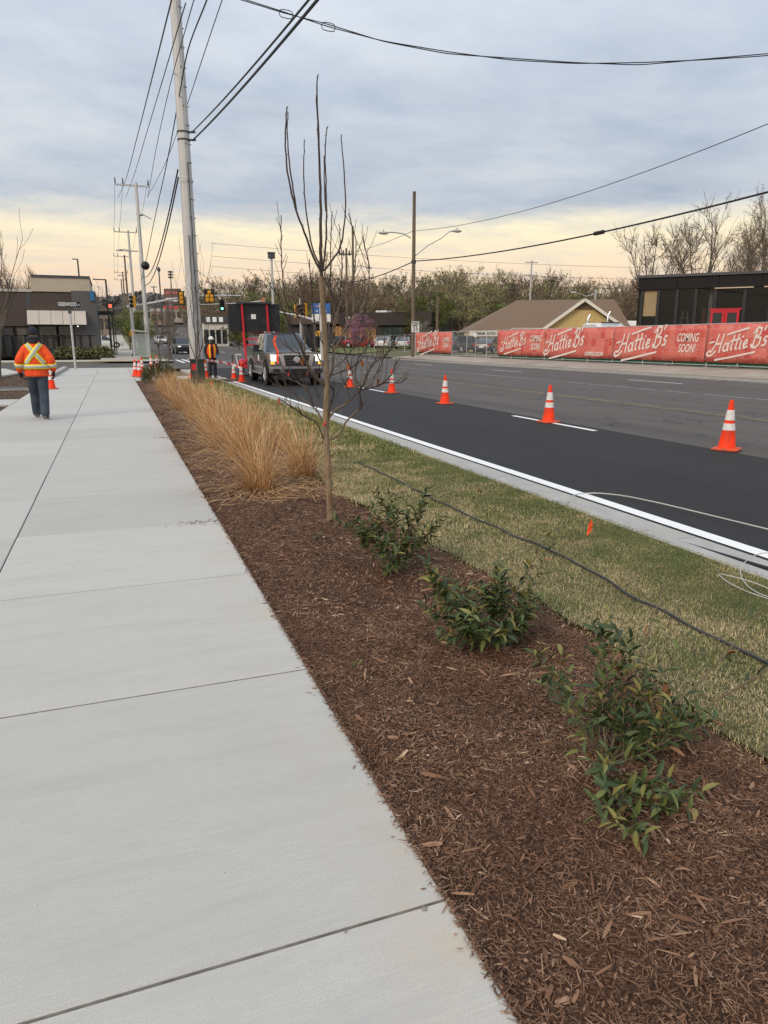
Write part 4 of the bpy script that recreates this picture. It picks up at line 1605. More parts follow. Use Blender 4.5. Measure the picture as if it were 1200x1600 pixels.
low = [
    ([(509, 604), (488, 583), (478, 563), (469, 540), (455, 512), (440, 480), (433, 450)], 0.011, 0.0025, -0.35),
    ([(474, 553), (476, 530), (470, 500), (462, 490), (447, 470), (441, 425), (439, 380), (440, 336)], 0.006, 0.002, -0.3),
    ([(482, 570), (470, 555), (452, 545), (436, 530)], 0.005, 0.002, 0.2),
    ([(511, 594), (520, 578), (521, 540), (521, 500), (522, 475), (517, 450), (516, 400), (519, 330)], 0.0105, 0.002, 0.15),
    ([(521, 510), (527, 484), (540, 462), (551, 445), (555, 412), (556, 376), (544, 333)], 0.006, 0.002, 0.25),
    ([(521, 520), (530, 478), (535, 425), (533, 390), (530, 350)], 0.0055, 0.002, 0.4),
    ([(524, 495), (518, 462), (508, 430), (512, 395)], 0.0045, 0.002, -0.15),
    ([(530, 530), (545, 505), (567, 485), (575, 452), (577, 420), (572, 395), (566, 371)], 0.006, 0.002, 0.2),
    ([(521, 545), (540, 520), (551, 490), (567, 470), (566, 445)], 0.005, 0.002, 0.3),
    ([(516, 688), (532, 676), (543, 656), (560, 641), (565, 634), (562, 612), (569, 598), (583, 570), (600, 556), (612, 540)], 0.0085, 0.002, -0.3),
    ([(513, 654), (525, 640), (541, 631), (562, 611), (580, 606), (597, 600), (612, 584), (625, 558)], 0.0085, 0.002, -0.15),
    ([(562, 612), (551, 583), (541, 555), (534, 524), (540, 495)], 0.0055, 0.0018, 0.1),
    ([(563, 610), (570, 590), (588, 555), (587, 541)], 0.005, 0.0018, 0.1),
    ([(563, 609), (585, 604), (605, 598), (625, 598), (638, 589)], 0.005, 0.0018, 0.1),
    ([(565, 606), (556, 588), (560, 560), (575, 540), (580, 515)], 0.004, 0.0016, -0.2),
    ([(568, 600), (592, 580), (600, 558), (618, 540)], 0.004, 0.0016, -0.1),
    ([(541, 631), (545, 612), (540, 598), (552, 580)], 0.004, 0.0016, 0.2),
    ([(512, 660), (518, 630), (522, 612), (514, 602)], 0.008, 0.004, 0.05),
    ([(509, 664), (497, 645), (490, 635), (483, 612), (479, 600), (481, 570), (474, 545)], 0.0075, 0.002, 0.3),
    ([(490, 637), (470, 622), (452, 612), (440, 604), (425, 600)], 0.0045, 0.0018, 0.2),
    ([(494, 642), (496, 620), (492, 600), (500, 570)], 0.004, 0.0016, -0.2),
    ([(505, 686), (495, 660), (480, 653), (465, 642), (450, 632), (437, 624)], 0.006, 0.002, -0.3),
    ([(480, 606), (465, 598), (452, 590), (440, 572)], 0.004, 0.0016, 0.1),
    ([(511, 590), (530, 582), (548, 576), (560, 564)], 0.005, 0.0018, 0.25),
    ([(520, 576), (540, 560), (556, 540), (572, 530), (585, 505)], 0.005, 0.0018, 0.3),
    ([(508, 580), (498, 560), (490, 535), (480, 520), (474, 480), (478, 430)], 0.006, 0.002, 0.35),
    ([(506, 540), (494, 515), (489, 480), (486, 440), (484, 405)], 0.005, 0.002, -0.2),
]
m = MB()
mt = MB()
for i, (pts, r0, r1, d) in enumerate(low):
    s, rd = limb(pts, r0, r1, 0, d, kink=0.004)
    h = len(s) // 3
    m.tube(s[:h + 1], rd[:h + 1], 6)
    mt.tube(s[h:], rd[h:], 5)
    for k in range(h - 1, len(s) - 2, 1):
        d0 = (s[k + 1] - s[k]).normalized()
        a = Vector((random.uniform(-1, 1), random.uniform(-1, 1), random.uniform(0.1, 1))).normalized()
        d1 = (d0 * 0.7 + a * 0.9).normalized()
        L = random.uniform(0.03, 0.22)
        mt.tube([s[k], s[k] + d1 * L * 0.5, s[k] + (d1 + Vector((0, 0, 0.25))) * L], [0.0028, 0.0024, 0.0018], 4)
m.build('lower_limbs', limb_m, sap, smooth=70)
mt.build('lower_twigs', twig_m, sap, smooth=70)
dl = mat('dead_leaf', (0.20, 0.055, 0.02), (0.32, 0.13, 0.05), 30, 0.8)


def leaf_mesh(L, W, fold=0.25, droop=0.2, n=4):
    vs, fs = [], []
    for i in range(n + 1):
        t = i / n
        w = W * 0.5 * math.sin(math.pi * min(1, t * 0.92 + 0.06)) ** 0.8 * (1 - 0.25 * t)
        if i == n:
            w = 0.0004
        z = -droop * L * t * t
        x = L * t
        vs += [(x, -w, z + w * fold * 2), (x, 0, z), (x, w, z + w * fold * 2)]
    for i in range(n):
        for k in range(2):
            a = i * 3 + k
            fs.append((a, a + 1, a + 4, a + 3))
    return vs, fs


dead = None
for x, y, dy, a in ((540, 568, 0.0, 0.3), (516, 564, 0.05, 2.0), (437, 622, -0.25, 4.3), (590, 592, 0.1, 1.0), (464, 480, 0.1, 2.5), (565, 563, 0.1, 5.0), (471, 561, -0.2, 1.2)):
    if dead is None:
        v_, f_ = leaf_mesh(0.06, 0.035, 0.5, 0.4)
        dead = MB().add(v_, f_).build('dead_leaf', dl, sap, fix=False, smooth=180)
        o = dead
    else:
        o = link('dead_leaf', dead.data, sap)
    o.location = atY(x, y, TY + dy) - tb
    o.rotation_euler = (random.uniform(-1, 1), random.uniform(0.3, 1.6), a)
tg_ = MB()
c = atY(507, 663, TY - 0.04) - tb
tg_.ball(c, (0.012, 0.012, 0.016), 7, 5)
tg_.tube([c, c + Vector((0.01, -0.01, 0.025))], 0.004, 4)
tg_.build('red_tag', M_['red'], sap)
# orange ribbon tied to a twig
rb = MB()
pr = [atY(x, y, TY - 0.2) - tb for x, y in ((431, 524), (428, 532), (430, 541), (434, 550), (433, 560), (434, 568))]
for a, b in zip(pr, pr[1:]):
    rb.prism([a + Vector((-0.008, 0, 0)), a + Vector((0.010, 0.006, 0)), b + Vector((0.009, -0.004, 0)), b + Vector((-0.007, 0.003, 0))], (0, 0.002, 0))
rb.build('orange_ribbon', flag_m, sap)

# ================================================================== procedural trees
def grow(seed, height, spread, levels, r0, split=(2, 4), up=0.35, first=0.28, wig=0.12, twig_r=0.02, leaves=0, leaf=(0.2, 0.12), seglen=None, maxtwigs=6000):
    """returns (limb builder, twig builder, leaf vertices, leaf faces)"""
    R = random.Random(seed)
    big, fine = MB(), MB()
    tips = []

    def branch(p, d, L, r, lev):
        n = 5 if lev < 2 else 4
        pts, rad = [p], [r]
        q, dd = p.copy(), d.copy()
        for i in range(n):
            dd = (dd + Vector((R.gauss(0, wig), R.gauss(0, wig), R.gauss(0, wig * 0.6) + up * 0.22 * (1 if lev else 0)))).normalized()
            q = q + dd * (L / n)
            pts.append(q)
            rad.append(max(twig_r * 0.6, r * (1 - 0.42 * (i + 1) / n)))
        (big if lev < 2 else fine).tube(pts, rad, 7 if lev == 0 else (5 if lev == 1 else 3), cap=lev == 0)
        if lev >= levels:
            tips.append((pts[-1], dd))
            tips.append((pts[-3], dd))
            return
        k = R.randint(*split)
        if lev == 0:
            k += 2
        for j in range(k):
            t = R.uniform(0.45, 1.0) if lev else R.uniform(0.55, 1.0)
            i = min(n, max(1, int(round(t * n))))
            b = pts[i]
            a = R.uniform(0, 2 * math.pi)
            side = dd.orthogonal().normalized()
            side.rotate(Matrix.Rotation(a, 3, dd))
            nd = (dd * R.uniform(0.5, 1.0) + side * spread * R.uniform(0.6, 1.1)).normalized()
            branch(b, nd, L * R.uniform(0.55, 0.82), rad[i] * R.uniform(0.5, 0.72), lev + 1)
        branch(pts[-1], (dd + Vector((R.gauss(0, .2), R.gauss(0, .2), 0.1))).normalized(), L * R.uniform(0.65, 0.85), rad[-1] * 0.85, lev + 1)
    branch(Vector((0, 0, -0.1)), Vector((R.gauss(0, .03), R.gauss(0, .03), 1)).normalized(), height * first, r0, 0)
    zt = max(v[2] for v in fine.v)
    k = height / zt
    big.v = [(x * k, y * k, z * k) for x, y, z in big.v]
    fine.v = [(x * k, y * k, z * k) for x, y, z in fine.v]
    LV, LF = [], []
    if leaves:
        for i in range(leaves):
            p, d = R.choice(tips)
            p = p * k + Vector((R.gauss(0, .35), R.gauss(0, .35), R.gauss(0, .3)))
            a, b = R.uniform(0, 6.28), R.uniform(-1, 1)
            u = Vector((math.cos(a), math.sin(a), b)).normalized()
            w = u.orthogonal().normalized()
            l, ww = leaf[0] * R.uniform(0.6, 1.3), leaf[1] * R.uniform(0.6, 1.3)
            n = len(LV)
            LV += [p - u * l, p + w * ww, p + u * l, p - w * ww]
            LF.append((n, n + 1, n + 2, n + 3))
    return big, fine, LV, LF


def vase(seed, H, nl=6, tilt=(0.35, 0.75), trunk=0.22, r0=0.26, sub=7, tw=6, tl=4, tr=0.02, leaves=0, leaf=(0.1, 0.06), narrow=1.0):
    """a tree that forks low into a fan of rising limbs"""
    R = random.Random(seed)
    big, fine = MB(), MB()
    tips = []

    def arc(p, d, L, r, r1, n, wig, up, mb, sides):
        pts, rad = [p.copy()], [r]
        d = d.normalized()
        for i in range(n):
            d = (d + Vector((R.gauss(0, wig), R.gauss(0, wig), R.gauss(0, wig * 0.5) + up))).normalized()
            p = p + d * L / n
            pts.append(p)
            rad.append(r + (r1 - r) * (i + 1) / n)
        mb.tube(pts, rad, sides, cap=False)
        return pts, rad

    def turn(d, ang):
        s_ = d.orthogonal().normalized()
        s_.rotate(Matrix.Rotation(R.uniform(0, 6.28), 3, d))
        return (d * math.cos(ang) + s_ * math.sin(ang)).normalized()
    tp, _ = arc(Vector((0, 0, -0.2)), Vector((0, 0, 1)), H * trunk, r0, r0 * 0.8, 4, 0.04, 0.05, big, 8)
    for i in range(nl):
        a = 2 * math.pi * i / nl + R.uniform(-0.4, 0.4)
        t_ = R.uniform(*tilt) * (0.25 if i == 0 else 1)
        d = Vector((math.cos(a) * math.sin(t_), math.sin(a) * math.sin(t_), math.cos(t_)))
        L = H * R.uniform(0.60, 0.78)
        start = tp[-1] if i % 2 else tp[-2].lerp(tp[-1], 0.6)
        pts, rad = arc(start, d, L, r0 * R.uniform(0.42, 0.6), tr * 1.4, 7, 0.09, 0.035, big, 5)
        for j in range(sub):
            t = R.uniform(0.22, 1.0)
            k = min(6, int(t * 7))
            dd = (pts[k + 1] - pts[k]).normalized()
            sp, sr_ = arc(pts[k], turn(dd, R.uniform(0.45, 0.85)), H * R.uniform(0.18, 0.34) * (1.15 - 0.5 * t), max(tr, rad[k] * 0.55), tr, 5, 0.12, 0.05, fine, 4)
            for q in range(tw):
                k2 = min(4, int(R.uniform(0.15, 1.0) * 5))
                d2 = (sp[k2 + 1] - sp[k2]).normalized()
                wp_, _ = arc(sp[k2], turn(d2, R.uniform(0.4, 0.9)), H * R.uniform(0.07, 0.14), max(tr, sr_[k2] * 0.6), tr * 0.7, 3, 0.15, 0.06, fine, 3)
                tips.append(wp_[-1])
                for u_ in range(tl):
                    k3 = R.randint(0, 2)
                    d3 = (wp_[k3 + 1] - wp_[k3]).normalized()
                    e, _ = arc(wp_[k3 + 1], turn(d3, R.uniform(0.3, 0.9)), H * R.uniform(0.03, 0.07), tr * 0.75, tr * 0.5, 2, 0.15, 0.08, fine, 3)
                    tips.append(e[-1])
    zt = sorted(v[2] for v in fine.v)[int(len(fine.v) * 0.999)]
    k = H / zt
    for mb in (big, fine):
        mb.v = [(x * k * narrow, y * k * narrow, z * k) for x, y, z in mb.v]
    LV, LF = [], []
    for i in range(leaves):
        p = R.choice(tips)
        p = Vector((p.x * k * narrow, p.y * k * narrow, p.z * k)) + Vector((R.gauss(0, .14), R.gauss(0, .14), R.gauss(0, .14)))
        u = Vector((R.uniform(-1, 1), R.uniform(-1, 1), R.uniform(-1, 1))).normalized()
        w = u.orthogonal().normalized()
        l, ww = leaf[0] * R.uniform(0.6, 1.3), leaf[1] * R.uniform(0.6, 1.3)
        n = len(LV)
        LV += [p - u * l, p + w * ww, p + u * l, p - w * ww]
        LF.append((n, n + 1, n + 2, n + 3))
    return big, fine, LV, LF


def vase_proto(seed, H, lm, tm, **kw):
    big, fine, LV, LF = vase(seed, H, **kw)
    a = big.build('trunk', bark_grey, fix=False, smooth=60)
    b = fine.build('crown', tm, fix=False)
    c = MB().add(LV, LF).build('foliage', lm, fix=False) if LV else None
    return a, b, c


bark_grey = mat('grey_bark', (0.085, 0.07, 0.055), (0.14, 0.115, 0.09), 3, 0.95)
twig_far = mat('bare_twigs', (0.12, 0.092, 0.07), (0.17, 0.135, 0.10), 1.5, 0.95)
twig_red = mat('reddish_twigs', (0.13, 0.085, 0.06), (0.18, 0.12, 0.08), 1.5, 0.95)


def leafmat(n, a, b, c):
    return island_ramp(n, [(0.0, a), (0.5, b), (1.0, c)], 0.7)


lf_olive = leafmat('spring_leaf_olive', (0.15, 0.145, 0.05), (0.24, 0.22, 0.08), (0.31, 0.28, 0.12))
lf_green = leafmat('spring_leaf_green', (0.075, 0.10, 0.018), (0.125, 0.155, 0.03), (0.19, 0.22, 0.05))
lf_dark = leafmat('leaf_dark', (0.07, 0.078, 0.032), (0.11, 0.115, 0.047), (0.155, 0.15, 0.06))
lf_brown = leafmat('bud_brown', (0.14, 0.10, 0.064), (0.21, 0.15, 0.09), (0.28, 0.20, 0.12))
lf_pink = leafmat('blossom_pink', (0.22, 0.07, 0.13), (0.30, 0.12, 0.19), (0.38, 0.18, 0.25))
lf_white = leafmat('blossom_white', (0.32, 0.32, 0.27), (0.44, 0.43, 0.38), (0.55, 0.53, 0.48))


def tree_proto(seed, h, spread, levels, r0, leaves, leaf, lm, tm, **kw):
    big, fine, LV, LF = grow(seed, h, spread, levels, r0, leaves=leaves, leaf=leaf, **kw)
    a = big.build('trunk', bark_grey)
    b = fine.build('crown', tm, fix=False)
    c = None
    if LV:
        c = MB().add(LV, LF).build('foliage', lm, fix=False)
    return a, b, c


protos = {
    'bare1': vase_proto(3, 15, None, twig_far, nl=7, tilt=(0.45, 0.95), trunk=0.26, r0=0.30, sub=7, tw=6, tl=4, tr=0.026),
    'bare2': vase_proto(8, 15, None, twig_far, nl=6, tilt=(0.35, 0.75), trunk=0.2, r0=0.26, sub=7, tw=5, tl=4, tr=0.026),
    'fine1': vase_proto(21, 12, lf_brown, twig_far, nl=8, tilt=(0.4, 1.0), trunk=0.25, r0=0.24, sub=9, tw=7, tl=5, tr=0.02, leaves=1500, leaf=(0.08, 0.05)),
    'wood1': vase_proto(31, 13, lf_olive, twig_far, nl=6, tilt=(0.3, 0.8), trunk=0.15, r0=0.2, sub=7, tw=5, tl=3, tr=0.026, leaves=3600, leaf=(0.12, 0.07)),
    'wood2': vase_proto(35, 13, lf_brown, twig_red, nl=6, tilt=(0.25, 0.7), trunk=0.15, r0=0.2, sub=8, tw=6, tl=4, tr=0.026, leaves=2200, leaf=(0.10, 0.06)),
    'wood3': vase_proto(39, 13, lf_dark, twig_far, nl=7, tilt=(0.3, 0.9), trunk=0.12, r0=0.2, sub=7, tw=5, tl=3, tr=0.026, leaves=4200, leaf=(0.12, 0.075)),
    'green1': vase_proto(43, 8, lf_green, twig_far, nl=6, tilt=(0.4, 0.95), trunk=0.2, r0=0.14, sub=7, tw=5, tl=3, tr=0.018, leaves=7500, leaf=(0.11, 0.075)),
    'pink': vase_proto(47, 6, lf_pink, twig_far, nl=6, tilt=(0.4, 0.95), trunk=0.2, r0=0.11, sub=6, tw=5, tl=3, tr=0.016, leaves=3500, leaf=(0.08, 0.06)),
    'white': vase_proto(53, 5, lf_white, twig_far, nl=6, tilt=(0.4, 0.95), trunk=0.12, r0=0.09, sub=6, tw=5, tl=3, tr=0.014, leaves=2200, leaf=(0.07, 0.05)),
    'street': vase_proto(59, 7, None, twig_far, nl=6, tilt=(0.3, 0.6), trunk=0.28, r0=0.10, sub=5, tw=4, tl=2, tr=0.013),
    'sapling': tree_proto(61, 5, 0.6, 3, 0.04, 0, None, None, twig_m, split=(1, 2), up=0.8, first=0.35, twig_r=0.007, wig=0.06),
    'sapling2': tree_proto(67, 5, 0.45, 3, 0.04, 0, None, None, twig_m, split=(2, 3), up=0.8, first=0.30, twig_r=0.007, wig=0.06),
}
_used = set()


def plant_tree(kind, loc, s, rz, label, group, name='tree', sz=None):
    r = thing(name, loc, label, 'tree', group, rz)
    r.scale = (s, s, sz or s)
    for o in protos[kind]:
        if o is None:
            continue
        if kind not in _used:
            c = o
        else:
            c = o.copy()
            COL.objects.link(c)
        c.parent = r
    _used.add(kind)
    return r


# the big bare trees behind the black building
def tree_at(kind, x, ytop, D, zb, base_h, label, group, name='tree', wide=1.0):
    t = atD(x, ytop, D)
    h = t.z - zb
    s = h / base_h
    return plant_tree(kind, (t.x, t.y, zb), s * wide, random.uniform(0, 6.28), label, group, name, s)


tree_at('bare2', 1035, 342, 84, 0.5, 15, 'left of the two big bare trees behind the black glass building', 'bare trees behind the black building', 'bare_tree', 0.72)
tree_at('bare1', 1110, 308, 80, 0.5, 15, 'widest and tallest bare tree behind the black glass building', 'bare trees behind the black building', 'bare_tree', 0.78)
tree_at('fine1', 1188, 350, 78, 0.5, 12, 'brown twiggy tree at the right edge behind the black building', 'bare trees behind the black building', 'bare_tree', 0.75)
tree_at('fine1', 1212, 292, 70, 0.5, 12, 'tall twiggy tree cut by the right edge above the black building', 'bare trees behind the black building', 'bare_tree', 0.5)
tree_at('fine1', 25, 412, 120, 0.5, 12, 'brown twiggy round tree behind the left building', 'bare trees behind the left building', 'bare_tree', 0.75)
tree_at('fine1', -10, 418, 118, 0.5, 12, 'brown twiggy tree at the left edge behind the left building', 'bare trees behind the left building', 'bare_tree', 0.7)
# wood along the skyline
WOOD = [  # x, ytop, depth, kind
    (318, 452, 175), (345, 440, 150), (362, 433, 145), (385, 432, 150), (402, 446, 150), (420, 440, 160), (445, 428, 150), (465, 436, 140), (480, 424, 150), (500, 430, 150), (516, 420, 140), (532, 432, 150),
    (556, 428, 150), (580, 436, 160), (600, 440, 150), (622, 436, 150), (636, 428, 140), (655, 430, 150), (675, 440, 150), (690, 424, 135), (708, 418, 140), (722, 420, 140), (738, 418, 145), (752, 424, 140), (768, 436, 150), (785, 444, 150),
    (800, 440, 145), (818, 432, 150), (836, 424, 145), (858, 422, 150), (876, 436, 150), (890, 434, 145), (908, 432, 150), (925, 440, 150), (940, 452, 150), (955, 456, 150), (968, 446, 140), (982, 434, 130), (996, 430, 125)]
wkinds = ['wood1', 'wood2', 'wood2', 'wood1', 'wood2', 'wood3']
WR = random.Random(12)


def where(x):
    for lim, w in ((420, 'behind the message board'), (545, 'behind the young tree'), (690, 'above the dark low building'), (800, 'behind the banner fence'), (945, 'above the shingle roof')):
        if x < lim:
            return w
    return 'left of the black glass building'


wl = {'wood1': 'olive budding tree in the skyline wood ', 'wood2': 'red brown twiggy tree in the skyline wood ', 'wood3': 'dark green tinged tree in the skyline wood '}
for i, (x, yt, D) in enumerate(WOOD):
    k = WR.choice(wkinds)
    D2 = D + random.uniform(-12, 12)
    t = atD(x, 500, D2)
    tree_at(k, x + random.uniform(-4, 4), yt + random.uniform(-3, 3), D2, hz(t.y) * 0.4, 13, wl[k] + where(x), wl[k].split(' in ')[0] + 's of the wood', 'woodland_tree', 1.0)
    if True:
        k = WR.choice(wkinds)
        tree_at(k, x + random.uniform(-12, 12), yt + random.uniform(16, 30), D2 - 22, 0.5, 13, wl[k] + where(x), wl[k].split(' in ')[0] + 's of the wood', 'woodland_tree', 1.1)
ORD = ['first', 'second', 'third', 'fourth', 'fifth', 'sixth', 'seventh', 'eighth', 'ninth', 'tenth', 'eleventh', 'twelfth', 'thirteenth', 'fourteenth']
_rows = {}
for _o in COL.objects:
    if _o.name.startswith('woodland_tree') and _o.type == 'EMPTY':
        _rows.setdefault(_o['label'], []).append(_o)
for _l, _os in _rows.items():
    if len(_os) > 1:
        _os.sort(key=lambda q: (q.location.x * _cy - q.location.y * _sy) / (q.location.x * _sy + q.location.y * _cy))
        for _i, _o in enumerate(_os):
            _o['label'] = _l.replace('in the skyline wood ', '') + ', %s from left' % ORD[_i]
# undergrowth closing the wood at the bottom
R2 = random.Random(5)
LV, LF = [], []
for i in range(5200):
    x = R2.uniform(300, 1010)
    D = R2.uniform(118, 165)
    q = atD(x, 500, D)
    p = Vector((q.x, q.y, hz(q.y) * 0.4 + abs(R2.gauss(0, 2.6))))
    a, b = R2.uniform(0, 6.28), R2.uniform(-1, 1)
    u = Vector((math.cos(a), math.sin(a), b)).normalized()
    w = u.orthogonal().normalized()
    n = len(LV)
    l = R2.uniform(0.25, 0.6)
    LV += [p - u * l, p + w * l * .6, p + u * l, p - w * l * .6]
    LF.append((n, n + 1, n + 2, n + 3))
stuff(MB().add(LV, LF).build('undergrowth', island_ramp('undergrowth', [(0, (0.08, 0.062, 0.04)), (0.6, (0.13, 0.10, 0.06)), (1, (0.14, 0.135, 0.055))], 0.8), fix=False), 'brown undergrowth filling the foot of the wood', 'undergrowth')

# lively single trees
tree_at('green1', 672, 458, 98, 0.4, 8, 'bright yellow green tree behind the speed limit sign', 'trees in fresh leaf', 'leafing_tree')
tree_at('green1', 372, 505, 100, 0.4, 8, 'bright green tree under the message board', 'trees in fresh leaf', 'leafing_tree', 1.1)
tree_at('green1', 198, 480, 95, 0.4, 8, 'green leafing tree behind the grey signal mast', 'trees in fresh leaf', 'leafing_tree', 0.9)
tree_at('green1', 215, 490, 92, 0.4, 8, 'green leafing tree right of the grey signal mast', 'trees in fresh leaf', 'leafing_tree', 0.9)
tree_at('green1', 448, 470, 112, 0.4, 8, 'yellow green leafing tree behind the truck cab', 'trees in fresh leaf', 'leafing_tree', 1.0)
tree_at('green1', 765, 470, 118, 0.4, 8, 'yellow green leafing tree left of the shingle roof', 'trees in fresh leaf', 'leafing_tree', 1.1)
tree_at('green1', 405, 460, 130, 0.4, 8, 'pale green leafing tree behind the right half of the message board', 'trees in fresh leaf', 'leafing_tree', 1.1)
tree_at('pink', 560, 490, 88, 0.4, 6, 'pink blossoming tree in front of the dark low building', 'blossoming trees', 'blossom_tree', 0.9)
tree_at('white', 664, 502, 76, 0.4, 5, 'small white blossoming tree behind the speed limit sign', 'blossoming trees', 'blossom_tree', 1.0)
tree_at('street', 244, 462, 54, 0.0, 7, 'bare street tree beside the bus shelter', 'bare street trees', 'street_tree', 0.9)
tree_at('street', 262, 476, 66, 0.1, 7, 'bare street tree right of the bus shelter', 'bare street trees', 'street_tree', 0.9)
tree_at('street', 150, 432, 120, 0.8, 7, 'bare tree beyond the left building corner', 'bare street trees', 'street_tree', 0.7)
tree_at('street', 300, 500, 45, 0.0, 7, 'bare street tree left of the steel pole foot', 'bare street trees', 'street_tree', 0.6)
# saplings in the bed
p = gp(312, 612)
plant_tree('sapling', (2.3, 22.6, 0), 0.92, 0.6, 'bare sapling in the bed right before the steel pole', 'young street trees', 'young_tree')
plant_tree('sapling2', (-4.6, 34.5, 0), 1.35, 1.1, 'bare thin sapling at the left edge behind the walking worker', 'young street trees', 'young_tree')
plant_tree('sapling', (-5.4, 36.5, 0), 0.75, 2.1, 'low bare sapling at the left edge by the concrete apron', 'young street trees', 'young_tree')
plant_tree('sapling2', (3.0, 44.5, 0), 0.8, 0.1, 'bare sapling behind the two small cones', 'young street trees', 'young_tree')
plant_tree('sapling', (1.9, 28.9, 0), 0.55, 3.0, 'short bare sapling at the end of the bed', 'young street trees', 'young_tree')

for _k, _ps in protos.items():
    if _k not in _used:
        for _o in _ps:
            if _o is not None:
                bpy.data.objects.remove(_o)

# ================================================================== ornamental straw grass
straw = island_ramp('straw_blades', [(0.0, (0.20, 0.095, 0.035)), (0.3, (0.46, 0.25, 0.10)), (0.65, (0.66, 0.41, 0.19)), (0.9, (0.79, 0.55, 0.31)), (1.0, (0.30, 0.21, 0.08))], 0.7)


def clump_mesh(seed, n, H, lean):
    r = np.random.default_rng(seed)
    a = r.uniform(0, 2 * np.pi, n)
    rad = 0.11 * np.sqrt(r.uniform(0, 1, n))
    b0 = np.stack([rad * np.cos(a), rad * np.sin(a), np.full(n, -0.03)], 1)
    L = H * r.uniform(0.55, 1.25, n)
    tilt = np.abs(r.normal(0.28, 0.30, n)) + 0.02
    curl = np.clip(r.normal(1.0, 0.6, n), -0.2, 2.4)
    flop = r.uniform(0, 1, n) < 0.33
    tilt[flop] += r.uniform(0.5, 1.25, flop.sum())
    az = a + r.normal(0, 0.8, n)
    lk = r.uniform(0.1, 1.7, n)
    NS = 7
    V = np.zeros((n, NS + 1, 2, 3))
    p = b0.copy()
    w0 = r.uniform(0.0017, 0.0036, n)
    side = np.stack([-np.sin(az), np.cos(az), np.zeros(n)], 1)
    for k in range(NS + 1):
        t = k / NS
        w = w0 * (1 - 0.8 * t)
        V[:, k, 0] = p + side * w[:, None]
        V[:, k, 1] = p - side * w[:, None]
        th = np.clip(tilt + curl * t ** 1.5, 0, 2.0)
        d = np.stack([np.sin(th) * np.cos(az) + lean[0] * t * lk, np.sin(th) * np.sin(az) + lean[1] * t * lk, np.cos(th)], 1)
        d /= np.linalg.norm(d, axis=1)[:, None]
        p = p + d * (L / NS)[:, None]
        p[:, 2] = np.maximum(p[:, 2], 0.012)
    base = (np.arange(n) * (NS + 1) * 2)[:, None]
    Fq = []
    for k in range(NS):
        o = 2 * k
        Fq.append(base + np.array([o, o + 1, o + 3, o + 2]))
    return np_mesh('straw_clump', V.reshape(-1, 3), np.concatenate(Fq, 1).reshape(-1, 4), straw)


cms = [clump_mesh(s, 680, 0.80, (-0.42, 0.30)) for s in (101, 102, 103)]
GR = [(1.32, 7.30, 1.0), (1.95, 7.95, 0.95), (1.45, 9.2, 1.1), (2.1, 9.9, 0.9), (1.35, 10.5, 1.02), (2.0, 11.3, 0.95), (1.4, 12.3, 1.0), (2.05, 13.2, 0.9), (1.4, 14.4, 0.95), (2.0, 15.6, 0.9), (1.35, 17.0, 0.95), (1.95, 18.4, 0.9), (1.3, 20.0, 0.9), (1.9, 21.6, 0.9), (1.35, 23.4, 0.85), (1.8, 25.2, 0.85)]
side_ = ['sidewalk side', 'kerb side']
ordn = ['nearest', 'second', 'third', 'fourth', 'fifth', 'sixth', 'seventh', 'eighth']
for i, (x, y, s) in enumerate(GR):
    o = link('straw_grass_clump', cms[i % 3], None, (x, y, mulch_z(x, y)))
    o.rotation_euler = (0, 0, random.uniform(-0.35, 0.35))
    o.scale = (s, s, s)
    tag(o, '%s golden straw grass clump from the camera in the %s row of the bed' % (ordn[i // 2], side_[i % 2]), 'ornamental grass', 'golden ornamental grass clumps')
st_ = scatter_strips(1500, lambda r, n: np.stack([np.clip(r.normal(1.55, 0.38, n), 0.8, 2.2), 6.5 + np.abs(r.normal(0, 3.2, n))], 1), lambda r, n: r.uniform(0.10, 0.38, n), lambda r, n: r.uniform(0.002, 0.005, n), lambda x, y, r: v_mz(x, y) + r.uniform(0.004, 0.02, len(x)), 0.06, 0.05, 303)
stuff(link('fallen_straw', np_mesh('fallen_straw', st_[0], st_[1], straw)), 'fallen straw strewn over the mulch round the grass clumps', 'straw')
# green low shrub behind the clumps
LV, LF = [], []
for i in range(700):
    a = R2.uniform(0, 6.28)
    rr_ = 0.55 * math.sqrt(R2.uniform(0, 1))
    p = Vector((rr_ * math.cos(a), rr_ * math.sin(a), R2.uniform(0.03, 0.75) * (1 - rr_)))
    u = Vector((p.x * 1.5, p.y * 1.5, 0.6 + R2.uniform(0, .5))).normalized()
    w = u.orthogonal().normalized()
    n = len(LV)
    LV += [p, p + u * 0.1 + w * 0.02, p + u * 0.24, p + u * 0.1 - w * 0.02]
    LF.append((n, n + 1, n + 2, n + 3))
ev = MB().add(LV, LF).build('low_shrub', lf_dark, fix=False)
ev.location = (1.55, 28.6, 0)
tag(ev, 'low dark green spiky shrub at the far end of the bed', 'shrub')

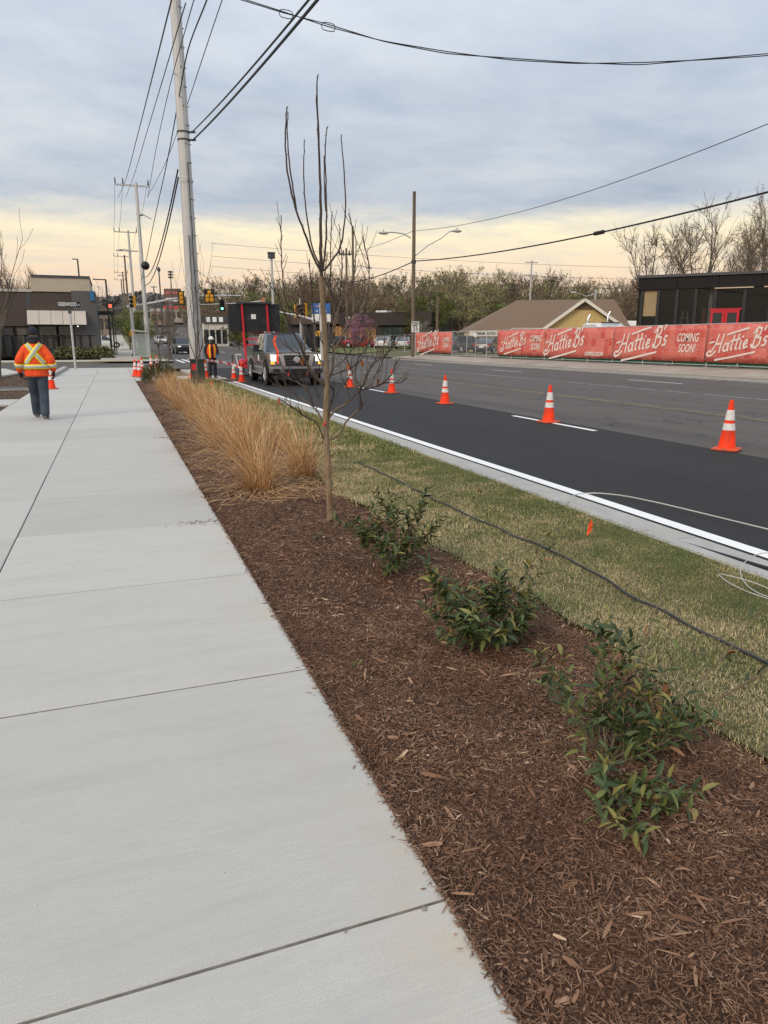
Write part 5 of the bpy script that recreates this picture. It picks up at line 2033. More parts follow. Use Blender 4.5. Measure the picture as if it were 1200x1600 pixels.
# ================================================================== leafy shrubs in the foreground
def leaf_material():
    m = bpy.data.materials.new('laurel_leaf')
    m.use_nodes = True
    t = m.node_tree
    b = t.nodes['Principled BSDF']
    oi = t.nodes.new('ShaderNodeObjectInfo')
    r = t.nodes.new('ShaderNodeValToRGB')
    el = r.color_ramp.elements
    cols = [(0.0, (0.026, 0.046, 0.018)), (0.35, (0.045, 0.075, 0.024)), (0.62, (0.080, 0.108, 0.030)), (0.78, (0.135, 0.145, 0.040)), (0.90, (0.22, 0.19, 0.05)), (0.96, (0.15, 0.065, 0.03)), (1.0, (0.30, 0.15, 0.08))]
    el[0].position, el[0].color = cols[0][0], (*cols[0][1], 1)
    el[1].position, el[1].color = cols[-1][0], (*cols[-1][1], 1)
    for p_, c_ in cols[1:-1]:
        e = el.new(p_)
        e.color = (*c_, 1)
    t.links.new(oi.outputs['Random'], r.inputs[0])
    # midrib and back of the leaf are paler
    tcn = t.nodes.new('ShaderNodeTexCoord')
    sp2 = t.nodes.new('ShaderNodeSeparateXYZ')
    t.links.new(tcn.outputs['Object'], sp2.inputs[0])
    ab = t.nodes.new('ShaderNodeMath')
    ab.operation = 'ABSOLUTE'
    t.links.new(sp2.outputs[1], ab.inputs[0])
    mr = t.nodes.new('ShaderNodeMapRange')
    mr.inputs[1].default_value = 0.0008
    mr.inputs[2].default_value = 0.0018
    mr.inputs[3].default_value = 0.5
    mr.inputs[4].default_value = 0.0
    t.links.new(ab.outputs[0], mr.inputs[0])
    mx = t.nodes.new('ShaderNodeMix')
    mx.data_type = 'RGBA'
    t.links.new(mr.outputs[0], mx.inputs[0])
    t.links.new(r.outputs[0], mx.inputs[6])
    mx.inputs[7].default_value = (0.14, 0.15, 0.06, 1)
    t.links.new(mx.outputs[2], b.inputs['Base Color'])
    b.inputs['Roughness'].default_value = 0.5
    b.inputs['Specular IOR Level'].default_value = 0.3
    return m


leaf_m = leaf_material()
leaf_rest = island_ramp('laurel_leaf_mass', [(0.0, (0.026, 0.046, 0.018)), (0.35, (0.045, 0.075, 0.024)), (0.62, (0.080, 0.108, 0.030)), (0.78, (0.135, 0.145, 0.040)), (0.90, (0.22, 0.19, 0.05)), (0.96, (0.15, 0.065, 0.03)), (1.0, (0.30, 0.15, 0.08))], 0.5, spec=0.3)
lmesh = []
for L, W, fo, dr in ((0.054, 0.019, 0.35, 0.15), (0.060, 0.021, 0.25, 0.30), (0.046, 0.014, 0.5, 0.05)):
    v_, f_ = leaf_mesh(L, W, fo, dr, 5)
    me = bpy.data.meshes.new('leaf')
    me.from_pydata(v_, [], f_)
    me.materials.append(leaf_m)
    me.polygons.foreach_set('use_smooth', [True] * len(me.polygons))
    lmesh.append(me)
stem_m = mat('shrub_stem', (0.16, 0.125, 0.065), (0.10, 0.075, 0.04), 30, 0.8)


def shrub(px_, py_, label, stems, seed, leaf_s=1.0, density=1.0, cap=290, rise=0.0, reach=1.22):
    """stems: (azimuth, elevation, length, leafiness)"""
    R = random.Random(seed)
    b = gp(px_, py_)
    b.z = mulch_z(b.x, b.y)
    root = thing('laurel_shrub', b, label, 'shrub', 'leafy young shrubs in the mulch')
    m = MB()
    leaves = []
    for az, el, L, lf in stems:
        el = min(1.28, el * 0.92 + rise) if el > 0 else el
        L = L * reach
        d = Vector((math.cos(az) * math.cos(el), math.sin(az) * math.cos(el), math.sin(el)))
        p = Vector((R.uniform(-.03, .03), R.uniform(-.03, .03), -0.01))
        pts = [p]
        n = 9
        for i in range(n):
            d = (d + Vector((R.gauss(0, .07), R.gauss(0, .07), R.gauss(0, .05) + (-0.02 if lf < 0 else 0.03)))).normalized()
            if p.z < 0.02 and d.z < 0:
                d.z = 0.05
            p = p + d * L / n
            pts.append(p)
        m.tube(pts, [0.0042 * (1 - 0.7 * i / n) * (0.6 + L) for i in range(n + 1)], 5)
        segs = [(pts, 0.28, abs(lf))]
        for k in range(int(4 * abs(lf)) + 1):
            i = R.randint(2, n - 1)
            td = ((pts[i + 1] - pts[i]).normalized() + Vector((R.uniform(-1, 1), R.uniform(-1, 1), R.uniform(-.2, .8))) * 0.8).normalized()
            tl = R.uniform(0.07, 0.18)
            tp_ = [pts[i] + td * tl * q / 4 + Vector((0, 0, 0.02 * (q / 4) ** 2)) for q in range(5)]
            m.tube(tp_, [0.0018, 0.0016, 0.0014, 0.0012, 0.001], 4)
            segs.append((tp_, 0.1, abs(lf) * 1.3))
        for sp_, t0, dens in segs:
            Ls = sum((b_ - a_).length for a_, b_ in zip(sp_, sp_[1:]))
            cnt = max(1, int(Ls * 78 * dens * density))
            for q in range(cnt):
                t = t0 + (1 - t0) * (q + R.uniform(0, .8)) / cnt
                f = min(t, 0.999) * (len(sp_) - 1)
                i = int(f)
                pos = sp_[i].lerp(sp_[i + 1], f - i)
                ax = (sp_[i + 1] - sp_[i]).normalized()
                sd = ax.orthogonal().normalized()
                sd.rotate(Matrix.Rotation(q * 2.4 + R.uniform(-.5, .5), 3, ax))
                ld = (ax * R.uniform(0.35, 0.9) + sd + Vector((0, 0, 0.12))).normalized()
                leaves.append((pos, ld, R.uniform(0.7, 1.25) * leaf_s))
    m.build('stems', stem_m, root, smooth=70)
    R.shuffle(leaves)
    for pos, ld, s in leaves[:cap]:
        o = bpy.data.objects.new('leaf', R.choice(lmesh))
        COL.objects.link(o)
        o.parent = root
        z = Vector((R.gauss(0, .35), R.gauss(0, .35), 1)).normalized()
        y = z.cross(ld).normalized()
        z = ld.cross(y).normalized()
        mt_ = Matrix((ld, y, z)).transposed().to_4x4()
        if pos.z < 0.012:
            pos.z = 0.012
        o.matrix_local = Matrix.Translation(pos) @ mt_ @ Matrix.Diagonal((s, s, s, 1))
    rest = MB()
    for pos, ld, s in leaves[cap:]:
        z = Vector((R.gauss(0, .35), R.gauss(0, .35), 1)).normalized()
        y = z.cross(ld).normalized()
        z = ld.cross(y).normalized()
        pos.z = max(pos.z, 0.012)
        M4 = Matrix.Translation(pos) @ Matrix((ld, y, z)).transposed().to_4x4() @ Matrix.Diagonal((s, s, s, 1))
        me = R.choice(lmesh)
        rest.add([M4 @ v.co for v in me.vertices], [p.vertices[:] for p in me.polygons])
    if rest.v:
        o = rest.build('foliage', leaf_rest, root, fix=False, smooth=180)
        o['kind'] = 'stuff'
    return root


D2R = RAD
shrub(952, 1195, 'nearest leafy green shrub with long bare canes in the mulch',
      [(D2R(-110), -0.12, 0.36, 1.2), (D2R(-95), -0.10, 0.30, 1.1), (D2R(-130), 0.05, 0.28, 1.0), (D2R(-75), 0.0, 0.24, 1.1), (D2R(-20), 0.45, 0.34, 1.2), (D2R(5), 0.35, 0.36, 1.2), (D2R(30), 0.5, 0.42, 1.1), (D2R(55), 0.75, 0.44, 1.1), (D2R(80), 0.9, 0.42, 1.0),
       (D2R(110), 0.9, 0.40, 0.9), (D2R(150), 0.9, 0.38, 0.9), (D2R(-150), 0.5, 0.22, 0.9), (D2R(20), 0.6, 0.30, 1.3), (D2R(-10), 0.2, 0.28, 1.2), (D2R(24), 0.34, 1.05, 0.16), (D2R(6), 0.36, 1.0, 0.18), (D2R(45), 0.5, 0.8, 0.2), (D2R(15), 0.5, 0.5, 0.5), (D2R(60), 1.1, 0.35, 1.0), (D2R(170), 0.75, 0.42, 0.5), (D2R(-45), 0.25, 0.26, 1.1)], 4, 1.0, 0.52, 299)
shrub(765, 1005, 'leafy dark green shrub with yellow tips, second from the camera',
      [(D2R(-100), 0.25, 0.30, 1.2), (D2R(-60), 0.3, 0.28, 1.2), (D2R(-140), 0.35, 0.40, 1.1), (D2R(160), 0.45, 0.55, 1.0), (D2R(140), 0.55, 0.60, 0.9), (D2R(115), 0.7, 0.45, 1.0), (D2R(80), 0.9, 0.38, 1.1), (D2R(40), 0.6, 0.38, 1.2),
       (D2R(0), 0.35, 0.34, 1.1), (D2R(25), 0.45, 0.85, 0.3), (D2R(12), 0.35, 0.80, 0.35), (D2R(-20), 0.25, 0.32, 1.0), (D2R(180), 0.3, 0.42, 1.0), (D2R(-170), 0.2, 0.40, 1.0), (D2R(60), 1.1, 0.4, 0.9)], 9, 1.05, 0.85, 299, 0.22, 0.92)
shrub(608, 893, 'olive green leafy shrub nearest the young tree trunk',
      [(D2R(-100), 0.3, 0.28, 1.1), (D2R(-40), 0.35, 0.34, 1.1), (D2R(-150), 0.45, 0.38, 1.1), (D2R(170), 0.6, 0.46, 1.1), (D2R(140), 0.75, 0.48, 1.0), (D2R(110), 0.9, 0.45, 1.0), (D2R(70), 0.9, 0.46, 1.0), (D2R(40), 0.7, 0.50, 1.0),
       (D2R(15), 0.5, 0.52, 1.0), (D2R(-5), 0.4, 0.45, 1.0), (D2R(50), 1.2, 0.45, 0.9), (D2R(30), 0.75, 0.62, 0.6), (D2R(150), 1.0, 0.42, 0.9)], 14, 0.95, 0.90, 299, 0.20, 0.92)
# little seedlings
for i, (x, y, lab) in enumerate(((496, 846, 'tiny green weed sprouting left of the third shrub'), (518, 792, 'little leafy sucker at the foot of the young tree'), (553, 1043, 'tiny pale weed sprouting in the bare mulch'))):
    p = gp(x, y)
    p.z = mulch_z(p.x, p.y)
    r = thing('seedling', p, lab, 'weed', 'small seedlings in the mulch')
    for k in range(9 if i < 2 else 5):
        o = bpy.data.objects.new('leaf', lmesh[k % 3])
        COL.objects.link(o)
        o.parent = r
        o.location = (random.uniform(-.03, .03), random.uniform(-.03, .03), 0.01 + 0.01 * k * (1 if i == 1 else 0.5))
        o.rotation_euler = (0, random.uniform(-1.0, -0.2), random.uniform(0, 6.28))
        s = 0.9 if i < 2 else 0.5
        o.scale = (s, s, s)
# fallen leaves
for i, (x, y, lab) in enumerate(((746, 767, 'dry orange leaf lying on the lawn near the kerb'), (585, 770, 'dry red leaf on the lawn right of the young tree'), (1150, 1020, 'dry brown leaf on the lawn at the right edge'), (940, 985, 'dry reddish leaf at the edge of lawn and mulch'))):
    p = gp(x, y, 0.04)
    o = link('fallen_leaf', dead.data, None, p)
    o.rotation_euler = (0.3, 0.1, i * 1.3)
    tag(o, lab, 'leaf', 'fallen leaves')
# ================================================================== vehicles (all face local -Y)
def wheel(parent, x, y, r, w, rim_m, rim_r=0.62):
    """tyre with a rim as its sub-part; axis along X"""
    R = Matrix.Rotation(math.pi / 2, 3, 'Y')
    t = MB()
    t.lathe([(r * 0.6, -w / 2), (r * 0.93, -w / 2), (r, -w / 2 + 0.04), (r, w / 2 - 0.04), (r * 0.93, w / 2), (r * 0.6, w / 2)], 24, (x, y, r), R, cap=True)
    ty = t.build('wheel', M_['rubber'], parent, smooth=40)
    s = 1 if x > 0 else -1
    q = MB()
    rr_ = r * rim_r
    q.lathe([(rr_, 0.0), (rr_ * 0.92, 0.012), (rr_ * 0.86, -0.02), (0.02, -0.03)], 20, (x + s * (w / 2 + 0.001), y, r), Matrix.Rotation(math.pi / 2 * s, 3, 'Y'))
    for k in range(6):
        a = k * math.pi / 3 + 0.2
        c = Vector((x + s * (w / 2 + 0.006), y + math.cos(a) * rr_ * 0.5, r + math.sin(a) * rr_ * 0.5))
        q.box(c, (0.02, rr_ * 0.9, rr_ * 0.2), Matrix.Rotation(a, 3, 'X'))
    q.lathe([(rr_ * 0.22, 0), (rr_ * 0.18, 0.025)], 10, (x + s * (w / 2), y, r), Matrix.Rotation(math.pi / 2 * s, 3, 'Y'))
    q.build('rim', rim_m, ty)
    return ty


def sect(y, w, zb, zt, crown=0.03, tuck=0.93, sh=0.06):
    """half-rounded body section at length y"""
    pts = [(-w * tuck, zb), (-w * 0.985, zb + (zt - zb) * 0.2), (-w, zb + (zt - zb) * 0.5), (-w * 0.985, zt - (zt - zb) * 0.22), (-w + sh * 0.6, zt - sh * 0.5), (-w * 0.82, zt), (0, zt + crown)]
    full = pts + [(-x, z) for x, z in reversed(pts[:-1])]
    return [(x, y, z) for x, z in full]


rim_m = mat('alloy_rim', (0.55, 0.55, 0.56), rough=0.3, metal=0.7)
well = mat('wheel_well_black', (0.006, 0.006, 0.006), rough=0.9)
lamp_on = mat('headlight_on', (0.9, 0.9, 0.85), emit=(1.0, 0.93, 0.80), estr=0.6)
amber = mat('amber_lamp', (0.7, 0.25, 0.02), emit=(1.0, 0.45, 0.08), estr=0.8)
tail_m = mat('tail_lamp', (0.45, 0.015, 0.015), rough=0.25)
lamp_off = mat('headlight_off', (0.6, 0.62, 0.63), rough=0.1, spec=0.8)


def paint(name, c, metal=0.0, rough=0.32):
    return mat(name, c, rough=rough, metal=metal, coat=0.6, spec=0.5)


def car(name, label, group, body_m, L=4.5, W=0.9, belt=0.92, roof=1.45, hood=0.85, suv=False, lights=False, wr=0.33):
    root = thing(name, (0, 0, 0), label, 'car', group)
    f, b = -L / 2, L / 2
    zb = 0.24
    if suv:
        st = [(f, W * 0.72, zb + 0.15, hood - 0.25), (f + 0.08, W * 0.86, zb, hood - 0.1), (f + 0.35, W * 0.97, zb, hood), (f + 1.1, W, zb, belt - 0.02), (0, W, zb, belt + 0.02), (b - 0.5, W, zb, belt + 0.06), (b - 0.1, W * 0.95, zb, belt + 0.03), (b, W * 0.85, zb + 0.12, belt - 0.1)]
        cab = [(f + 1.0, 0.86, belt - 0.04), (f + 1.75, 0.74, roof - 0.03), (f + 2.3, 0.73, roof), (b - 0.55, 0.70, roof - 0.02), (b - 0.12, 0.80, belt)]
    else:
        st = [(f, W * 0.70, zb + 0.12, hood - 0.28), (f + 0.08, W * 0.86, zb, hood - 0.16), (f + 0.4, W * 0.96, zb, hood - 0.04), (f + 1.25, W, zb, belt - 0.03), (0.1, W, zb, belt), (b - 0.7, W * 0.98, zb, belt + 0.05), (b - 0.12, W * 0.93, zb + 0.05, belt + 0.02), (b, W * 0.82, zb + 0.15, belt - 0.15)]
        cab = [(f + 1.15, 0.84, belt - 0.05), (f + 1.95, 0.70, roof - 0.04), (f + 2.35, 0.68, roof), (b - 1.35, 0.66, roof - 0.03), (b - 0.55, 0.78, belt + 0.02)]
    bm_ = MB().loft([sect(y, w, z0, z1) for y, w, z0, z1 in st])
    body = bm_.build('body', body_m, root, smooth=38)
    # greenhouse: glass volume with a painted roof skin and pillars
    gv = MB()
    rings = []
    for y, w, z in cab:
        zlo = belt - 0.06
        rings.append([(-W * 0.93, y, zlo), (-w if z > belt + 0.1 else -W * 0.9, y, z), (w if z > belt + 0.1 else W * 0.9, y, z), (W * 0.93, y, zlo)])
    gv.loft(rings)
    gl = gv.build('window_glass', M_['glass_car'], root, smooth=30)
    rf = MB()
    top = [(y, w, z) for y, w, z in cab if z > belt + 0.2]
    ring2 = []
    for y, w, z in top:
        ring2.append([(-w - 0.015, y, z - 0.06), (-w * 0.9, y, z + 0.022), (0, y, z + 0.035), (w * 0.9, y, z + 0.022), (w + 0.015, y, z - 0.06), (0, y, z - 0.01)])
    rf.loft(ring2)
    rf.build('roof', body_m, root, smooth=40)
    pl = MB()
    for s in (-1, 1):
        for (y0, w0, z0), (y1, w1, z1) in ((cab[0], cab[1]), (cab[-1], cab[-2])):
            pl.bar((s * W * 0.90, y0, z0), (s * (w1 + 0.005), y1, z1), 0.07, 0.09)
        ym = (cab[1][0] + cab[-2][0]) / 2
        pl.bar((s * W * 0.93, ym, belt), (s * (cab[2][1] + 0.01), ym, roof - 0.03), 0.06, 0.08)
    for s in (-1, 1):
        pass
    pl_o = pl.build('pillars', body_m, root)
    pl_o['kind'] = 'stuff'
    for s in (-1, 1):
        for y in (f + 0.85, b - 0.9):
            MB().lathe([(wr * 1.16, 0), (wr * 1.16, 0.03)], 18, (s * (W - 0.022), y, wr + 0.02), Matrix.Rotation(math.pi / 2 * s, 3, 'Y')).build('wheel_arch', well, root)
            wheel(root, s * (W - 0.08), y, wr, 0.2, rim_m)
        MB().box((s * W * 0.66, f + 0.06, hood - 0.24), (W * 0.36, 0.16, 0.13), Matrix.Rotation(-s * 0.25, 3, 'Z')).build('headlight', lamp_on if lights else lamp_off, root)
        MB().box((s * W * 0.72, b - 0.04, belt - 0.12), (W * 0.3, 0.12, 0.15), Matrix.Rotation(s * 0.2, 3, 'Z')).build('tail_light', tail_m, root)
        MB().ball((s * (W + 0.09), f + 1.45, belt + 0.06), (0.09, 0.06, 0.07), 8, 5).build('mirror', body_m, root)
    MB().box((0, f + 0.0, hood - 0.42), (W * 0.95, 0.06, 0.16)).build('grille', M_['black'], root)
    MB().box((0, b + 0.0, 0.62), (0.45, 0.03, 0.14)).build('number_plate', M_['white'], root)
    return root


def place(root, x, y_px, D, heading, z=None, kw=None):
    p = atD(x, y_px, D)
    root.location = (p.x, p.y, hz(p.y) + (0.35 if z is None else z))
    root.rotation_euler = (0, 0, heading)
    return root


dk = paint('dark_grey_paint', (0.035, 0.037, 0.042), 0.2)
wh = paint('white_paint_gloss', (0.70, 0.70, 0.68))
sv = paint('silver_paint', (0.42, 0.41, 0.39), 0.5)
rd = paint('red_paint_gloss', (0.32, 0.012, 0.018))
bk = paint('black_paint_gloss', (0.012, 0.013, 0.016))
nb = paint('navy_paint_gloss', (0.02, 0.03, 0.05), 0.2)
# parked along the far side, behind the fence
LOTZ = 0.40
place(car('parked_car', 'red car parked behind the twigs across the road', 'cars parked across the road', rd), 562, 545, 96, RAD(62), LOTZ)
place(car('parked_car', 'white car parked nose in beside the red one', 'cars parked across the road', wh), 600, 546, 91, RAD(150), LOTZ)
place(car('parked_car', 'silver car parked just left of the wooden pole', 'cars parked across the road', sv), 630, 546, 88, RAD(155), LOTZ)
place(car('parked_car', 'dark car half hidden behind the thick grey mast', 'cars parked across the road', dk), 536, 545, 99, RAD(70), LOTZ)
place(car('parked_car', 'dark car behind the open chain link fence, left one', 'cars parked across the road', dk, suv=True, roof=1.6, belt=1.0, hood=0.98), 724, 546, 72, RAD(112), LOTZ)
place(car('parked_car', 'black car behind the open chain link fence, right one', 'cars parked across the road', bk), 763, 547, 67, RAD(135), LOTZ)
place(car('parked_car', 'white car far away beside the left building', 'cars parked across the road', wh), 163, 540, 92, RAD(95), 0.3)
# driving on the street
place(car('passenger_car', 'dark sport utility car with headlights on coming down the street', 'cars coming down the street', dk, L=4.7, W=0.95, suv=True, roof=1.75, belt=1.1, hood=1.05, lights=True, wr=0.37), 285, 540, 84, RAD(3), ROADZ)
place(car('passenger_car', 'small white car coming down the street behind the bare tree', 'cars coming down the street', wh, lights=True), 251, 535, 128, RAD(3), ROADZ)
place(car('passenger_car', 'dark car far up the street near the hill', 'cars coming down the street', bk, lights=True), 259, 520, 190, RAD(3), ROADZ)
place(car('passenger_car', 'silver car far up the street in the outer lane', 'cars coming down the street', sv), 300, 518, 175, RAD(183), ROADZ)


# ------------------------------------------------------------------ the pickup truck
def pickup():
    tp_ = paint('gunmetal_paint', (0.17, 0.174, 0.185), 0.75, 0.22)
    tp_grey = mat('bumper_grey', (0.30, 0.30, 0.31), rough=0.35, metal=0.6)
    root = thing('pickup_truck', (0, 0, 0), 'dark grey pickup truck with lit headlights facing the camera in the closed lane', 'pickup truck')
    W = 1.0
    st = [(-2.78, W * 0.88, 0.55, 1.08), (-2.70, W * 0.95, 0.50, 1.15), (-2.45, W * 0.99, 0.48, 1.20), (-1.6, W, 0.46, 1.24), (-1.0, W, 0.46, 1.26), (0.0, W, 0.46, 1.26), (1.05, W, 0.46, 1.26)]
    MB().loft([sect(y, w, a, b, crown=0.05, tuck=0.96, sh=0.07) for y, w, a, b in st]).build('body', tp_, root, smooth=38)
    # raised hood with two ridges
    hd = MB()
    hd.loft([[(-0.80, y, z), (-0.62, y, z + 0.055), (-0.45, y, z + 0.05), (0, y, z + 0.075), (0.45, y, z + 0.05), (0.62, y, z + 0.055), (0.80, y, z), (0, y, z - 0.06)] for y, z in ((-2.66, 1.17), (-2.2, 1.225), (-1.6, 1.26), (-1.02, 1.28))])
    hd.build('hood', tp_, root, smooth=40)
    # bed: two side walls, tailgate, floor
    bd = MB()
    bd.box((-0.95, 1.98, 0.90), (0.10, 1.8, 0.90)).box((0.95, 1.98, 0.90), (0.10, 1.8, 0.90)).box((0, 2.86, 0.90), (2.0, 0.08, 0.88)).box((0, 1.98, 0.62), (1.8, 1.72, 0.08))
    bd.build('cargo_bed', tp_, root)
    cb_ = MB()
    base = [(-0.93, -1.10, 1.24), (0.93, -1.10, 1.24), (0.95, 1.08, 1.26), (-0.95, 1.08, 1.26)]
    top = [(-0.70, -0.28, 1.90), (0.70, -0.28, 1.90), (0.72, 0.88, 1.91), (-0.72, 0.88, 1.91)]
    mid = [tuple(b[k] + (t[k] - b[k]) * 0.94 for k in range(3)) for b, t in zip(base, top)]
    crown = [(x * 0.82, y * 0.88 + (0.06 if y > 0 else -0.02), 1.955) for x, y, z in top]
    cb_.loft([base, mid, top, crown])
    cab_o = cb_.build('cab', tp_, root, smooth=25)

    def pane(name, a, b, c, d, out, inset=0.06):
        q = [Vector(p) for p in (a, b, c, d)]
        ctr = sum(q, Vector()) / 4
        q = [ctr + (p - ctr) * (1 - inset) + Vector(out) * 0.012 for p in q]
        return MB().prism(q, Vector(out) * -0.01).build(name, M_['glass_car'], cab_o)
    pane('windshield', base[0], base[1], top[1], top[0], (0, -0.6, 0.8), 0.10)
    for s, (i, j) in ((-1, (0, 3)), (1, (1, 2))):
        b0, b1, t0, t1 = [Vector(p) for p in (base[i], base[j], top[i], top[j])]
        pane('side_window', b0.lerp(b1, 0.14), b0.lerp(b1, 0.52), t0.lerp(t1, 0.45), t0.lerp(t1, 0.06), (s * 0.95, 0, 0.3), 0.10)
        pane('side_window', b0.lerp(b1, 0.55), b0.lerp(b1, 0.93), t0.lerp(t1, 0.93), t0.lerp(t1, 0.49), (s * 0.95, 0, 0.3), 0.10)
    # front: grille in a bright U, lamps, bumper
    MB().box((0, -2.79, 0.93), (0.98, 0.05, 0.40)).build('grille', M_['black'], root)
    for z in (0.83, 0.93, 1.03):
        MB().box((0, -2.822, z), (0.94, 0.02, 0.03)).build('grille_bar', M_['steel_dark'], root)
    u = MB()
    for s in (-1, 1):
        u.prism([(s * 0.50, -2.80, 1.16), (s * 0.66, -2.80, 1.16), (s * 0.56, -2.80, 0.72), (s * 0.42, -2.80, 0.72)], (0, -0.035, 0))
    u.box((0, -2.815, 1.145), (1.04, 0.035, 0.06))
    u_o = u.build('chrome_surround', M_['chrome'], root)
    em = MB().lathe([(0.12, 0), (0.12, 0.015), (0.095, 0.02)], 20, (0, -2.826, 0.95), Matrix.Rotation(math.pi / 2, 3, 'X')).box((0, -2.842, 0.95), (0.30, 0.015, 0.045))
    em.build('emblem', M_['chrome'], root)
    for s in (-1, 1):
        MB().box((s * 0.80, -2.72, 1.02), (0.26, 0.16, 0.24), Matrix.Rotation(-s * 0.25, 3, 'Z')).build('headlight', lamp_on, root)
        MB().box((s * 0.84, -2.72, 0.84), (0.20, 0.13, 0.10), Matrix.Rotation(-s * 0.25, 3, 'Z')).build('turn_signal', amber, root)
        MB().box((s * 0.78, -2.925, 0.58), (0.24, 0.03, 0.10)).build('fog_lamp', M_['black'], root)
        # mirrors
        MB().box((s * 1.17, -0.82, 1.36), (0.20, 0.13, 0.26)).box((s * 1.02, -0.80, 1.27), (0.16, 0.06, 0.05)).build('mirror', M_['black'], root)
        for y in (-1.83, 1.72):
            MB().lathe([(0.50, 0), (0.50, 0.03)], 24, (s * (W - 0.012), y, 0.45), Matrix.Rotation(math.pi / 2 * s, 3, 'Y')).build('wheel_arch', well, root)
            wheel(root, s * (W - 0.10), y, 0.41, 0.28, rim_m)
        MB().bar((s * 1.0, -1.2, 0.42), (s * 1.0, 1.1, 0.42), 0.09).build('side_step', M_['chrome'], root)
        MB().box((s * 0.35, -2.93, 0.44), (0.06, 0.06, 0.12)).build('tow_hook', M_['red'], root)
    bp_ = MB()
    bp_.loft([[(x, -2.86 + 0.10 * (abs(x) / 1.0) ** 2, z0), (x, -2.92 + 0.10 * (abs(x) / 1.0) ** 2, z0 + 0.1), (x, -2.91 + 0.10 * (abs(x) / 1.0) ** 2, 0.68), (x, -2.82 + 0.10 * (abs(x) / 1.0) ** 2, 0.72), (x, -2.6, 0.70), (x, -2.6, z0)] for x, z0 in ((-1.0, 0.48), (-0.6, 0.44), (0, 0.43), (0.6, 0.44), (1.0, 0.48))])
    bp_.build('bumper', tp_grey, root, smooth=40)
    MB().box((0, -2.935, 0.56), (0.95, 0.02, 0.15)).build('lower_intake', M_['black'], root)
    MB().box((0, -2.84, 0.36), (1.5, 0.12, 0.14)).build('skid_plate', M_['black'], root)
    MB().box((0, -0.2, 0.5), (1.7, 4.6, 0.3)).build('chassis', well, root)
    # pale stickers and a lettered decal on the near doors
    MB().box((-1.012, -0.35, 0.98), (0.006, 0.34, 0.24)).build('door_sticker', M_['white'], root)
    dec = mat('door_decal', (0.30, 0.12, 0.10), (0.06, 0.06, 0.065), 9, 0.5)
    MB().box((-1.012, 0.35, 0.88), (0.005, 0.75, 0.30)).build('door_decal', dec, root)
    MB().box((0, -0.285, 1.945), (0.9, 0.05, 0.02)).build('cab_lamp', M_['steel_dark'], root)
    return root


tr = pickup()
_f = gp(462, 601, ROADZ)
tr.location = (6.42, 29.1, ROADZ)
tr.rotation_euler = (0, 0, RAD(-1.5))

# ------------------------------------------------------------------ message board trailer, seen from behind
tx = gp(384, 586, ROADZ)
bx0 = 35.2
r = thing('message_board_trailer', (6.55, bx0, ROADZ), 'black message board on a red trailer frame behind the truck', 'message trailer', rz=RAD(-6))


def tb_(x, y):
    p = atY(x, y, bx0) - Vector((6.55, bx0, ROADZ))
    p.rotate(Matrix.Rotation(RAD(6), 3, 'Z'))
    return p


redm = mat('trailer_red', (0.55, 0.015, 0.03), (0.42, 0.015, 0.03), 5, 0.45)
blkp = mat('board_black', (0.012, 0.013, 0.016), (0.05, 0.052, 0.056), 2.2, 0.5, lo=0.55, hi=0.8)
x0, x1 = tb_(357, 497).x, tb_(437, 497).x
zt, zb = tb_(400, 475).z, tb_(400, 518).z
xa, xb = x0 + (x1 - x0) * 0.26, x0 + (x1 - x0) * 0.74
for a, b, dy in ((x0, xa, 0.0), (xa + 0.02, xb - 0.02, -0.06), (xb, x1, 0.0)):
    MB().box(((a + b) / 2, dy, (zt + zb) / 2), (b - a - 0.02, 0.16, zt - zb)).build('board_panel', blkp, r)
MB().box(((xa + xb) / 2, -0.05, zt + 0.05), (xb - xa + 0.5, 0.5, 0.06)).build('solar_panel', M_['steel_dark'], r)
MB().box(((xa + xb) / 2 - 0.05, -0.146, (zt + zb) / 2 + 0.05), (0.22, 0.008, 0.22)).build('sticker', M_['white'], r)
MB().box((xb - 0.15, -0.1, zt + 0.18), (0.14, 0.14, 0.2)).build('beacon', mat('beacon_amber', (0.5, 0.18, 0.08), rough=0.5), r)
for xx in (xa, xb):
    MB().bar((xx, -0.18, zt - 0.05), (xx + 0.05, -0.18, zb - 0.1), 0.09).build('red_post', redm, r)
MB().bar((xa + 0.02, -0.18, zb - 0.05), (xa + 0.15, -0.25, 0.45), 0.10).build('red_post', redm, r)
MB().bar((xb + 0.02, -0.18, zb - 0.05), (xb + 0.02, -0.25, 0.55), 0.10).build('red_post', redm, r)
for zz in (zb - 0.35, zb - 0.62):
    MB().bar((xa, -0.2, zz), (xb, -0.2, zz), 0.06).build('red_rail', redm, r)
MB().box(((xa + xb) / 2 + 0.1, 0.1, 0.46), (1.5, 3.0, 0.12)).build('trailer_bed', redm, r)
MB().ball((xa - 0.10, -0.1, 0.58), (0.20, 0.45, 0.24), 12, 8).build('fender', redm, r)
for s in (xa - 0.1, xb + 0.25):
    wheel(r, s, 0.2, 0.34, 0.2, rim_m)
MB().tube([(xa - 0.55, -0.4, 0.0), (xa - 0.55, -0.4, 1.0)], 0.04, 6).build('jack_stand', M_['steel_dark'], r)
hf = MB().tube([(xa - 0.30, -0.4, 0.5), (xa - 0.40, -0.4, 1.02), (xa - 0.12, -0.4, 1.02)], 0.025, 5)
hf.build('white_handle', M_['white'], r)
MB().box((xa + 0.55, 0.3, zb - 0.45), (0.5, 0.4, 0.45)).build('battery_box', mat('battery_grey', (0.3, 0.3, 0.32), rough=0.6), r)
